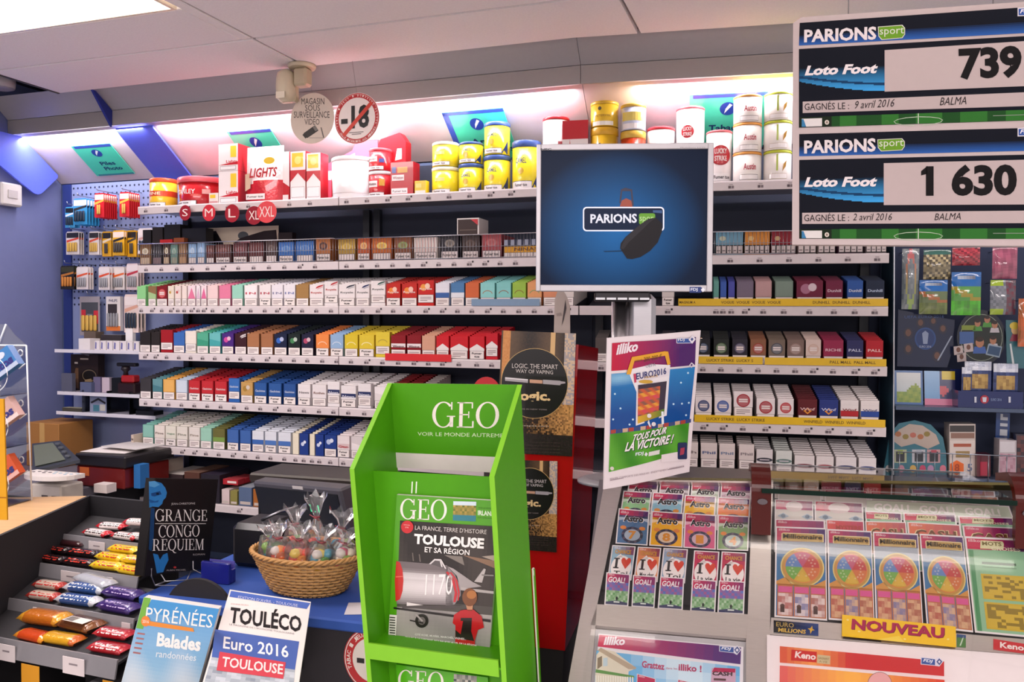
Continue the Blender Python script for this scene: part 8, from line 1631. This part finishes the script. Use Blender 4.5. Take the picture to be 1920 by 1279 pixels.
mb.P([Ec(*p) for p in ((1306, 780), (1318, 590), (1535, 595), (1530, 780))], '#c8a0b4', 5); mb.P([Ec(*p) for p in ((1320, 625), (1340, 585), (1530, 595), (1528, 630))], '#b01e4c', 6); mb.PT('CASH', Ec(1322, 655), Ec(1502, 662), Ec(1325, 618), '#3a2224', 8, .04); mb.P([Ec(*p) for p in ((1335, 700), (1445, 705), (1445, 685), (1335, 680))], '#5a3a3c', 7)
for x0, x1, y in ((640, 812, 640), (1008, 1204, 690)): mb.P([Ec(*p) for p in ((x0, 790), (x1, 800), (x1, y + 45), (x0 + 5, y))], '#e6dce0', 6); mb.P([Ec(*p) for p in ((x0 + 5, 790), (x1 - 5, 800), (x1 - 6, y + 48), (x0 + 10, y + 6))], '#b81e4c', 7); mb.PT('illiko', Ec(x0 + 20, y + 30), Ec(x0 + 75, y + 38), Ec(x0 + 20, y + 12), '#f0dce4', 8, .0)
solid('desk_poster', mb, fp, 'lottery poster with a house under the left desk window', 'poster')
Ed = lambda x, y: (1430 + x / 3.918, 1130 + y / 3.918)
b = FT.hit(1438, 1300, -.009); fk = FT.sub(b.x, -.009, b.z); mb = MB(fk, GLOSS)
mb.prism([mb.L(p, 0) for p in ((1438, 1420), (1965, 1420), (1965, 1232), (1438, 1190.5))], 0, .008, '#e6dadb', front='#ebdfe0')
mb.PG(Ed(126, 441), Ed(1333, 541), Ed(1333, 432), Ed(126, 320), 22, 4, lambda u, v: mix('#c8282c', '#f0a050', max(0, 1 - abs(u - .2) * 4.2) * .9), 2)
mb.P([Ed(*p) for p in ((208, 425), (395, 440), (398, 362), (212, 345))], '#c4221f', 4); mb.PT('Keno', Ed(235, 405), Ed(390, 424), Ed(238, 356), '#f2e4e0', 6, .035, .1); mb.P([Ed(*p) for p in ((400, 445), (495, 455), (497, 392), (402, 382))], '#c8b890', 4); mb.PT('GAGNANT', Ed(408, 415), Ed(488, 424), Ed(409, 398), '#8a7448', 6, .0); mb.PT('A VIE', Ed(415, 438), Ed(475, 445), Ed(416, 424), '#8a7448', 6, .0)
mb.PG(Ed(120, 800), Ed(1345, 800), Ed(1336, 568), Ed(126, 462), 20, 5, lambda u, v: mix(mix('#d85a5c', '#f0b04a', min(1, u * 2.4)), '#d8382c', max(0, u * 1.9 - .9)), 2)
mb.PD(*Ed(860, 600), 23, 23, '#8a6a64', 4, 30); mb.PD(*Ed(860, 600), 22, 22, '#e2a8a8', 5, 30); mb.PT('20', Ed(830, 640), Ed(900, 646), Ed(832, 590), '#8a4a4c', 6, .0)
mb.P([Ed(*p) for p in ((1160, 455), (1162, 400), (1270, 412), (1296, 400), (1328, 432), (1298, 470), (1268, 465))], '#dcd8e4', 4); mb.P([Ed(*p) for p in ((1166, 450), (1168, 406), (1266, 417), (1266, 460))], '#34549c', 5); mb.PT('FDJ', Ed(1178, 440), Ed(1250, 450), Ed(1180, 412), '#e6e8f0', 6, .03, .2); mb.P([Ed(*p) for p in ((1276, 435), (1297, 410), (1320, 434), (1298, 460))], '#3a4a84', 5); mb.P([Ed(*p) for p in ((1288, 435), (1298, 424), (1308, 435), (1298, 447))], '#e6e2ec', 6)
solid('keno_board' if False else 'game_board', mb, fk, 'white framed board with a red and orange game poster at lower right', 'board')
def sticker(q, y, col, lab, art):
    t = Tk(*q, y); t.mb.v, t.mb.f, t.mb.c, t.mb.mi, t.mb.sm = [], [], [], [], []; t.mb.prism([t.mb.L(p, 0) for p in (q[3], q[2], q[1], q[0])], 0, .0008, col); art(t); solid('desk_sticker', t.mb, t.fr, lab, 'sticker')
def a_eu(t): t.G(0, 0, 1, 1, 10, 3, lambda u, v: mix('#0c0c14', '#1c3c7c', max(0, u * 1.4 - .4)), 1); t.T('EURO', .06, .52, .45, .88, '#c8a860', 3, .0); t.T('MILLIONS', .10, .08, .72, .42, '#d8b050', 3, .03, .1); t.P([(.82, .1), (.86, .4), (.92, .45), (.87, .55), (.86, .8), (.82, .58), (.76, .55), (.81, .42)], '#d8a838', 3)
sticker([(1450.5, 1163), (1534.6, 1170), (1534.6, 1192.5), (1450.5, 1186)], -.0012, '#10101a', 'dark lottery label with golden lettering under the first wheel ticket', a_eu)
def a_no(t):
    for u, v in ((.05, .78), (.15, .3), (.93, .35), (.55, .15), (.8, .86)): t.D(u, v, .012, .04, '#f6e08a', 2, 8)
    t.P([(.3, .0), (.5, .28), (.55, .0)], '#f4d44a', 1); t.T('NOUVEAU', .085, .34, .91, .84, '#5a0c2c', 2, .04, .06); t.T('NOUVEAU', .08, .36, .905, .86, '#a8184c', 3, .04, .06)
sticker([(1579, 1152.5), (1792, 1175), (1793, 1214), (1578.6, 1193)], -.0045, '#f0c21c', 'yellow banner with slanting magenta lettering under the wheel tickets', a_no)
def a_gr(t): t.P([(.3, .1), (.7, .9), (.8, .85), (.45, .1)], '#c8d8c4', 2); t.R(0, .75, 1, 1, '#2c4a7c', 2)
sticker([(1794, 1189), (1811, 1191), (1811, 1214), (1794, 1213)], -.0012, '#4a7a3c', 'small green label right of the yellow banner', a_gr)
def a_k(t): t.T('Keno', .2, .25, .92, .82, '#f0e0dc', 2, .03)
sticker([(1862.6, 1198), (1925, 1208), (1925, 1226), (1862.6, 1218)], -.0012, '#c4262c', 'small red game label at the right edge of the desk', a_k)
sticker([(1581, 1194), (1652, 1200), (1652, 1204), (1581, 1198)], -.0012, '#2a1c1c', 'dark strip peeping out under the yellow banner', lambda t: None)
# ---- glass over the slope, brackets and glass shelf
b = FT.hit(1275, 1100, -.014); g = FT.sub(b.x, -.014, b.z)
mb = MB(g, GLASS); mb.poly([mb.L(p, 0) for p in ((1062, 1420), (1965, 1420), (1965, 936), (1160, 916))], 0, '#ffffff'); solid('glass_cover', mb, g, 'clear glass sheet covering the sloping lottery windows', 'glass')
RWOOD = mat('varnished_red_wood', .22, col='#470b05', noise=.25, scale=8, stretch=(1, 1, .3), spec=.35)
def bracket(px0, px1, lab, yb=1003):
    p = FT.hit((px0 + px1) / 2, yb, -.0162); q = FTb.i @ (FT.m @ Vector((p.x, -.0162, p.z)))
    yv, zb = q.y, q.z
    x0, x1 = FTb.hit(px0, 945, yv).x, FTb.hit(px1, 945, yv).x
    zt = FTb.hit(1430, 906, yv).z if px0 < 1600 else FTb.hit(px0, 925, yv).z
    r = .055; th = .016
    O = [(yv, zb)] + [(yv + r - r * math.cos(a * .1309), zt - r * .45 + r * math.sin(a * .1309)) for a in range(13)]
    I_ = [(yv + r - (r - th) * math.cos(a * .1309), zt - r * .45 + (r - th) * math.sin(a * .1309)) for a in range(13)][::-1] + [(yv + th, zb + th * 1.2)]
    P = O + [(O[-1][0] + .06, O[-1][1] - .012), (O[-1][0] + .06, O[-1][1] - .012 - th)] + I_
    n = len(P); mb = MB(m=RWOOD); v = [(x, p_[0], p_[1]) for x in (x0, x1) for p_ in P]
    m_ = len(O) + 1
    # quads across the thickness on both cheeks, then the outer skin
    o_, i_ = list(range(len(O) + 1)), list(range(n - 1, len(O), -1))
    f = []
    for a in range(len(o_) - 1):
        A, B_, C__, D__ = o_[a], o_[a + 1], i_[min(a + 1, len(i_) - 1)], i_[min(a, len(i_) - 1)]
        f.append((A, B_, C__, D__)); f.append((n + D__, n + C__, n + B_, n + A))
    f += [(i, n + i, n + (i + 1) % n, (i + 1) % n) for i in range(n)]
    mb.add(v, f, '#8e1f12'); mb.v = [(p_[0] - x0, p_[1] - yv, p_[2] - zb) for p_ in mb.v]
    t = thing('wooden_bracket', lab, 'bracket', FTb.sub(x0, yv, zb), 'red wooden brackets'); part('arm', mb, t)
    mb = MB(m=METAL); mb.prism([((x1 - x0) * .55 + .010 * math.cos(a * .52), zt - zb - r * .45 - .012 + .006 * math.sin(a * .52)) for a in range(12)], -.004, -.0002, '#6a6266'); part('clamp', mb, t, 'dark metal clamp')
    return yv, zt
yv, ztb = bracket(1409, 1446, 'glossy red wooden bracket between the two lottery windows'); bracket(1905, 1945, 'red wooden bracket at the right edge of the lottery desk', 1030)
yg = yv - .010; a = FTb.hit(1428, 928, yg); e = FTb.hit(1908, 943, yg); zg = (a.z + e.z) / 2; bk_ = FTb.hitz(1670, 884, zg).y
t = thing('glass_shelf', 'clear glass shelf with a dark green edge above the right lottery window', 'shelf', FTb.sub(a.x, yg, zg)); w = e.x - a.x; d = max(.12, min(.34, bk_ - yg))
mb = MB(m=GLASS); mb.add([(0, .001, .006), (w, .001, .006), (w, d, .006), (0, d, .006)], [(0, 1, 2, 3)], '#ffffff'); part('pane', mb, t)
mb = MB(m=mat('glass_edge', .1, col='#0a2018', noise=.05, spec=.2)); mb.rbox(0, w, -.0005, .0008, -.001, .0085, '#12382c', .0003); part('green_edge', mb, t, 'dark green glass edge')
mb = MB(m=EDGE); mb.box(0, w, d, d + .001, .002, .0062, '#c8d8d4'); part('rear_edge', mb, t)
# ---- ceiling tubes that light this side of the shop (seen only as streaks in the glass)
nrm = (g.m.to_3x3() @ Vector((0, -1, 0))).normalized(); pl = g.m.translation.copy()
def mirror_to_ceiling(px, py):
    h = g.m @ g.hit(px, py, 0); r_ = ray(px, py).normalized(); r2 = r_ - nrm * (2 * r_.dot(nrm)); zl = CEIL - .05
    return h + r2 * ((zl - h.z) / r2.z)
TUBE = mat('fluorescent_tube', .4, emit=9, col='#fff4ee', noise=.01)
for k, (p, q) in enumerate((((1360, 1018), (1900, 1058)), ((1072, 1181), (1228, 1200)), ((1296, 936), (1900, 972)))):
    a, b = mirror_to_ceiling(*p), mirror_to_ceiling(*q); L_ = (b - a).length; u = math.atan2(b.y - a.y, b.x - a.x); f = Fr((a.x, a.y, CEIL - .05), math.degrees(u))
    t = thing('tube_lamp', ('ceiling tube lamp above the desk, middle one', 'short ceiling tube lamp above the desk', 'ceiling tube lamp nearest the shelves')[k], 'light', f)
    mb = MB(m=TUBE); mb.tube([(0, 0, 0), (L_, 0, 0)], .008 if k == 2 else .011, '#fff2e0', 8); part('tube', mb, t)
    mb = MB(m=ENAMEL); mb.box(-.02, L_ + .02, -.03, .03, .014, .0495, '#e6e0da'); part('housing', mb, t)
# ================================================================== toy rack at the right
XT0 = FR.hit(1668, 700, .04).x + .012; XT1 = FR.hit(1990, 700, .04).x
zs_ = FR.hit(1750, 762, .06).z; zs2 = FR.hit(1780, 893, .06).z
tr_ = thing('toy_rack', 'dark blue toy rack with hanging bags right of the cigarette shelves', 'rack', FR.sub(XT0, .03, -1.55)); wt = XT1 - XT0
mb = MB(m=MATTE); mb.box(0, wt, .225, .235, .3, 2.2, '#27304a'); part('back_panel', mb, tr_)
mb = MB(m=ENAMEL); mb.hexa([(0, .0, 1.55 + FR.hit(1664, 890, .03).z), (.006, .0, 1.55 + FR.hit(1664, 890, .03).z), (.006, .22, 1.55 + FR.hit(1664, 890, .03).z), (0, .22, 1.55 + FR.hit(1664, 890, .03).z), (.0, .06, 2.1), (.006, .06, 2.1), (.006, .22, 2.1), (.0, .22, 2.1)], '#2c4a5c'); part('side_pane', mb, tr_)
mb = MB(m=EDGE); mb.tube([(.003, -.002, 1.55 + FR.hit(1664, 890, .03).z), (.003, .058, 2.1)], .002, '#7fa0a8', 5); part('pane_edge', mb, tr_, 'pale edge of the side pane')
for z, nm in ((zs_, 'shelf'), (zs2, 'shelf')):
    mb = MB(m=ENAMEL); mb.box(.008, wt, .0, .222, 1.55 + z - .012, 1.55 + z, '#4c5a72'); part(nm, mb, tr_)
mb = MB(m=METAL); zr_ = 1.55 + FR.hit(1780, 851, .02).z
mb.tube([(.008, -.008, zr_), (wt, -.008, zr_)], .0022, '#9aa0aa', 5)
for k in range(int(wt / .055)): mb.tube([(.02 + .055 * k, -.008, 1.55 + zs2 - .01), (.02 + .055 * k, -.008, zr_)], .0016, '#9aa0aa', 5)
mb.tube([(.008, -.008, 1.55 + zs2 - .01), (wt, -.008, 1.55 + zs2 - .01)], .002, '#9aa0aa', 5); stuffpart('wire_rail', mb, tr_)
TY = mat('toy_bag_film', .12, noise=.1, coat=.6, bump=.4, scale=50)
def hang(q, y, lab, art, name='toy_bag', cat='toy', puff=.012, base='#7a8088', grp='hanging toys'):
    """hanging bag over the pixel box (x0,y0,x1,y1), puffed in the middle"""
    x0, y0, x1, y1 = q; a, b = FR.hit(x0, y1, y), FR.hit(x1, y0, y); w, h = b.x - a.x, b.z - a.z
    g = FR.sub(a.x, y, a.z); t = thing(name, lab, cat, g, grp)
    mb = MB(m=TY); nx, nz = 10, 12
    mb.grid(lambda u, v: (w * u, -puff * (math.sin(math.pi * u) ** .6) * (math.sin(math.pi * min(1, v * 1.15)) ** .6 if v < .87 else 0), h * v), nx, nz, art, TY, True)
    k = MB(m=TY).grid(lambda u, v: (w * (1 - u), .002, h * v), 2, 2, base); mb.add(k.v, k.f, base, TY); part('bag', mb, t)
    mb = MB(m=METAL); mb.tube([(w / 2, .0025, h - .006), (w / 2, FR_BACK - y - .001, h - .004)], .0018, '#8a9098', 5); part('hook', mb, t)
    return t
FR_BACK = .255
rs = lambda u, v, a=17, b=23: .5 + .5 * math.sin(u * a + v * 5) * math.sin(v * b - u * 7)
hang((1690, 466, 1724, 580), .10, 'clear bag with a pink green skipping cord, leftmost on the toy rack', lambda u, v: mix('#6a747c', '#8c9494', rs(u, v)) if abs(math.hypot((u - .5) * 1.6, (v - .5)) - .42) > .07 else mix('#8cb85a', '#c85a6c', v))
hang((1731, 468, 1783, 524), .10, 'clear bag of golden trinkets under a green header', lambda u, v: '#3a6a60' if v > .8 else mix('#5a5444', '#d8c898', max(0, rs(u, v, 31, 27) - .35) * 1.4))
hang((1785, 464, 1838, 498), .10, 'bag of red pieces at the top of the toy rack', lambda u, v: mix('#5a2430', '#c84a54', rs(u, v, 37, 21)))
hang((1860, 464, 1908, 523), .10, 'pink card bag at the upper right of the toy rack', lambda u, v: mix('#b8647c', '#8a4a60', rs(u, v, 13, 9)))
for q, nm, b in (((1723, 525, 1777, 589), 'left', '#7a8a4a'), ((1783, 510, 1840, 591), 'right', '#5ac832')):
    hang(q, .085, f'bag with blue header and green contents, {nm} of two', lambda u, v: ('#2468b0' if abs(v - .80 - .06 * math.sin(u * 3.1)) > .05 or not .2 < u < .8 else mix('#c8d8e8', '#3a2c3c', u)) if v > .66 else (mix('#3c4a30', b, .4 + .6 * rs(u, v, 13, 9)) if v < .35 else mix(b, '#c84a3c' if abs(v - .62 + .3 * u) < .06 else '#5a6a5a', .55)))
hang((1856, 525, 1905, 590), .09, 'clear bottle pack with lime caps on the toy rack', lambda u, v: '#9cb830' if (v > .86 or v < .16) and u < .55 else (mix('#6a7078', '#8c9098', rs(u, v, 41, 31)) if u < .6 else mix('#7a3040', '#5a5a64', rs(u, v))))
hang((1908, 560, 1950, 650), .07, 'colourful bag cut by the right picture edge', lambda u, v: mix('#d8642c', '#8a5a34', rs(u, v, 9, 7)))
# album packets: triangular blue card and round badge
def flat(pts, y, lab, name, cat, col, art, th=.004):
    b = FR.hit(sum(p[0] for p in pts) / len(pts), max(p[1] for p in pts), y); g = FR.sub(b.x, y, b.z); mb = MB(g, GLOSS); mb.prism([mb.L(p, 0) for p in pts], 0, th, col); art(mb); return solid(name, mb, g, lab, cat)
def a_alb(mb):
    for x, y, r in ((1726, 606, 8), (1750, 603, 7), (1768, 617, 8), (1703, 625, 9), (1703, 655, 9), (1757, 668, 9)): mb.PD(x, y, r, r * 1.2, '#2c2a3c', 2, 14); mb.PD(x, y - 1, r * .6, r * .75, '#6a4a40', 3, 12)
    mb.PD(1735, 635, 20, 21, '#2a4a84', 3, 24); mb.PD(1735, 635, 17, 18, '#21386c', 4, 24); mb.P([(1731, 645), (1739, 645), (1741, 625), (1735, 620), (1729, 625)], '#8a98b4', 5); mb.PT('EURO 2016', (1724, 652), (1746, 652), (1724, 648), '#a8b4cc', 5, .0); mb.P([(1757, 676), (1760, 676), (1786, 630), (1783, 630)], '#98a4b8', 4)
    mb.PT('UEFA EURO 2016', (1696, 597), (1770, 596), (1696, 592), '#3c5a94', 4, .0)
flat([(1682, 687), (1776, 689), (1788, 650), (1790, 600), (1730, 590), (1684, 580)], .12, 'dark blue football sticker album with a round emblem', 'sticker_album', 'album', '#1b2544', a_alb)
def a_bd(mb):
    mb.PD(1840, 633, 41, 45, '#16201c', 2, 36); mb.PRing(1840, 633, 40, 44, 1.2, '#8a9488', 3)
    for x, y, r in ((1833, 606, 7), (1851, 599, 7), (1865, 609, 7), (1837, 642, 10), (1862, 638, 8)): mb.P([(x - r * 1.3, y + r * 2.1), (x + r * 1.3, y + r * 2.1), (x + r, y + r * .8), (x - r, y + r * .8)], ('#4a8c3c', '#3a5ca0', '#b8b4b8')[int(x) % 3], 4); mb.PD(x, y, r * .8, r, '#a87458', 5, 14); mb.PD(x, y - r * .6, r * .75, r * .5, '#2c1c18', 6, 12)
    mb.PR(1803, 610, 1829, 619, '#7a8c34', 4); mb.PR(1799, 622, 1826, 645, '#3c5c94', 4)
    for k, (x, y) in enumerate(((1789, 650), (1808, 645), (1795, 663))): mb.P([(x, y + 16), (x + 17, y + 14), (x + 16, y - 2), (x - 1, y)], '#b8aaa8', 6); mb.PD(x + 8, y + 6, 4, 5, '#6a4438', 7, 10)
    mb.P([(1848, 665), (1874, 671), (1879, 650), (1853, 645)], '#8a9cac', 5); mb.P([(1851, 663), (1873, 668), (1877, 652), (1855, 648)], '#2c4a6c', 6)
flat([(1840 + 46 * math.cos(-a * .2094), 633 + 52 * math.sin(-a * .2094)) for a in range(30)][::1], .10, 'round dark football badge packet with small players', 'badge_packet', 'toy', '#141c2c', a_bd)
def a_do(mb): mb.PD(1904, 618, 8, 10, '#d8b07a', 2, 16); mb.PD(1902, 611, 9, 7, '#d8c04a', 3, 14); mb.P([(1893, 640), (1915, 640), (1912, 626), (1898, 626)], '#8a3a4a', 2); mb.P([(1893, 645), (1896, 644), (1902, 682), (1898, 683)], '#c8d0d0', 3)
flat([(1888, 690), (1940, 692), (1940, 602), (1886, 600)], .09, 'teal card with a small doll at the right edge of the toy rack', 'doll_card', 'toy', '#3a6a74', a_do)
# books on the shelf
def book(x0, x1, yt, y, lab, cov):
    a, b = FR.hit(x0, 760, y), FR.hit(x1, 760, y); h = FR.hit((x0 + x1) / 2, yt, y).z - zs_; w = b.x - a.x; g = FR.sub(a.x, y, zs_ + .0005, tilt=8)
    t = thing('picture_book', lab, 'book', g, 'picture books'); mb = MB(m=GLOSS); mb.grid(lambda u, v: (w * u, 0, h * v), 14, 16, cov, GLOSS); mb.box(0, w, .0002, .001, 0, h, '#d8d4d4'); part('cover', mb, t); part('pages', MB(m=PAPER).box(.001, w - .001, .0012, .008, .001, h - .001, '#e0dcd6'), t)
book(1678, 1731, 695, .10, 'picture book with a green hill landscape on the toy shelf', lambda u, v: '#3a6aa4' if u < .05 or u > .95 or v < .06 or v > .94 else (mix('#6a8c2c', '#98a83c', rs(u, v)) if v < .35 + .25 * max(0, math.sin((u - .25) * 3.3)) ** 3 else ('#c8a84a' if v < .1 else mix('#a8b8c0', '#d8dcd8', v))))
book(1734, 1792, 696, .10, 'blue and pink picture book with a yellow patch on the toy shelf', lambda u, v: '#d87a9c' if v < .18 else ('#d8c034' if u > .6 and v > .78 else (mix('#6aa0d0', '#8ab4dc', v) if u < .48 else ('#c84a58' if math.hypot(u - .62, (v - .42)) < .14 else '#2c3264'))))
# box of foil packets
a, b = FR.hit(1796, 762, .04), FR.hit(1918, 765, .04); w = b.x - a.x; hb2 = FR.hit(1850, 734, .04).z - zs_; g = FR.sub(a.x, .04, zs_ + .0005)
t = thing('packet_box', 'navy counter box holding shiny football sticker packets', 'box', g); mb = MB(g, GLOSS); mb.box(0, w, 0, .002, 0, hb2, '#1d2a60'); mb.box(0, w, .09, .092, 0, hb2 * 2.2, '#1d2a60'); mb.box(0, .002, .0022, .0898, 0, hb2, '#1d2a60'); mb.box(w - .002, w, .0022, .0898, 0, hb2, '#1d2a60'); mb.PD(1846, 749, 8, 8, '#a82a3c', 12, 18); mb.P([(1843, 754), (1849, 754), (1850, 745), (1842, 745)], '#c8ccd8', 13); mb.PT('EURO 2016', (1858, 752), (1878, 752), (1858, 747), '#8ca0c8', 12, .0)
for x in (1829, 1893): mb.PR(x - 2, 744, x + 2, 755, '#c8ccd8', 12)
part('carton', mb, t)
for k, (x0, x1, yt) in enumerate(((1803, 1822, 688), (1808, 1858, 680), (1862, 1908, 684))):
    for j in range(2 if k else 1):
        y = .055 + .016 * j + .004 * k; p, q = FR.hit(x0, 740, y), FR.hit(x1, 740, y); h = FR.hit(x0, yt - 3 * j, y).z - zs_ - .004; w2 = q.x - p.x
        mb = MB(m=WRAP); mb.grid(lambda u, v: (w2 * u, -.004 * math.sin(math.pi * u) * math.sin(math.pi * v), h * v), 8, 12, lambda u, v: mix('#a8b0c4', '#e0e4ec', rs(u, v, 9, 19)) if v > .82 else (mix('#8a6a3c', '#c8a860', rs(u, v, 19, 15)) if .45 < v < .75 and .1 < u < .9 else mix('#1d2a58', '#3c4c80', rs(u, v))), WRAP, True); kk = MB(m=WRAP).grid(lambda u, v: (w2 * (1 - u), .003, h * v), 2, 2, '#b8bcc8'); mb.add(kk.v, kk.f, '#b8bcc8')
        solid('sticker_packet', mb, FR.sub(p.x, y, zs_ + .003), f'shiny sticker packet in the navy box, {("left end", "left pair", "right pair")[k]}{", behind" if j else ""}', 'packet', 'foil sticker packets')
# lower shelf
def a_cl(mb):
    mb.P([(1672, 825), (1685, 806), (1705, 795), (1730, 798), (1755, 815), (1762, 832), (1740, 842), (1715, 832), (1690, 838)], '#b8a89c', 2)
    for k, x in enumerate((1684, 1698, 1712, 1726, 1738)): mb.PD(x, 816 + (k % 2) * 4 - abs(k - 2), 6, 5, ('#a86a44', '#8c7a3c', '#b86a5a')[k % 3], 3, 10)
    for x, c_ in ((1688, '#8aa04a'), (1723, '#a8b0bc'), (1751, '#b04a5a')): mb.PR(x - 13, 843, x + 12, 868, mix(c_, '#d8d4d4', .4), 2); mb.PR(x - 8, 847, x + 8, 866, '#2c3038', 3); mb.PR(x - 5, 844, x + 5, 851, c_, 4)
    for x, c_ in ((1666, '#c8c4c0'), (1690, '#c88a9c'), (1712, '#d8b05a'), (1730, '#c84a6c'), (1745, '#b88ab0'), (1768, '#d87a8c')): mb.PD(x, 879, 6, 7, c_, 3, 12)
flat([(1655, 893), (1776, 894), (1774, 850), (1768, 820), (1745, 796), (1715, 788), (1685, 794), (1668, 815)], .09, 'teal cloud-shaped cardboard display of small toys on the lower shelf', 'cardboard_display', 'display', '#3a7484', a_cl, .006)
def a_bx(mb):
    mb.PR(1781, 798, 1827, 810, '#3c3838', 2); mb.PR(1783, 812, 1827, 822, '#8c6a5c', 2); mb.PR(1781, 826, 1828, 890, '#d8ccc4', 1); mb.PR(1788, 832, 1821, 838, '#a8543c', 2); mb.PR(1792, 846, 1818, 858, '#9a8050', 2)
    mb.P([(1794 + (13 + 2 * (i % 2)) * math.cos(i * .5236) , 877 - (12 + 2 * (i % 2)) * math.sin(i * .5236)) for i in range(12)], '#e86a1c', 4); mb.PT('8', (1790, 884), (1799, 884), (1790, 870), '#a83c14', 6, .02); mb.PT('5', (1814, 884), (1823, 884), (1814, 870), '#5a6a90', 4, .02)
flat([(1780, 893), (1829, 893.5), (1829, 795), (1780, 795)], .08, 'pale box with an orange price star on the lower toy shelf', 'toy_box', 'box', '#c8bcb4', a_bx, .06)
flat([(1832, 894), (1857, 894), (1857, 852), (1832, 852)], .06, 'small dark red box on the lower toy shelf', 'toy_box', 'box', '#5a1424', lambda mb: mb.PR(1838, 866, 1851, 892, '#a81c3c', 2), .05)
flat([(1872, 895), (1905, 896), (1906, 826), (1874, 824)], .08, 'pale pink and white carton on the lower toy shelf', 'toy_box', 'box', '#b8b0b4', lambda mb: (mb.PR(1875, 828, 1903, 848, '#d0ccd0', 2), mb.PG((1874, 892), (1904, 893), (1904, 852), (1875, 850), 6, 6, lambda u, v: mix('#a87888', '#c8a8b4', rs(u, v)), 2)), .05)
flat([(1866, 830), (1892, 831), (1894, 775), (1868, 774)], .16, 'blue white lettered card standing behind the pale carton', 'toy_card', 'card', '#2c4a84', lambda mb: mb.PG((1874, 828), (1888, 829), (1890, 777), (1876, 776), 3, 9, lambda u, v: '#c8ccd4' if rs(u, v, 9, 29) > .45 else '#3a4a74', 2))
flat([(1905, 896), (1950, 897), (1950, 815), (1905, 814)], .12, 'dark mixed carton at the right end of the lower toy shelf', 'toy_box', 'box', '#3a3440', lambda mb: mb.PG((1907, 893), (1948, 894), (1948, 818), (1907, 817), 6, 10, lambda u, v: mix('#2c2a34', '#8a4a44', rs(u, v) * .7), 2), .05)
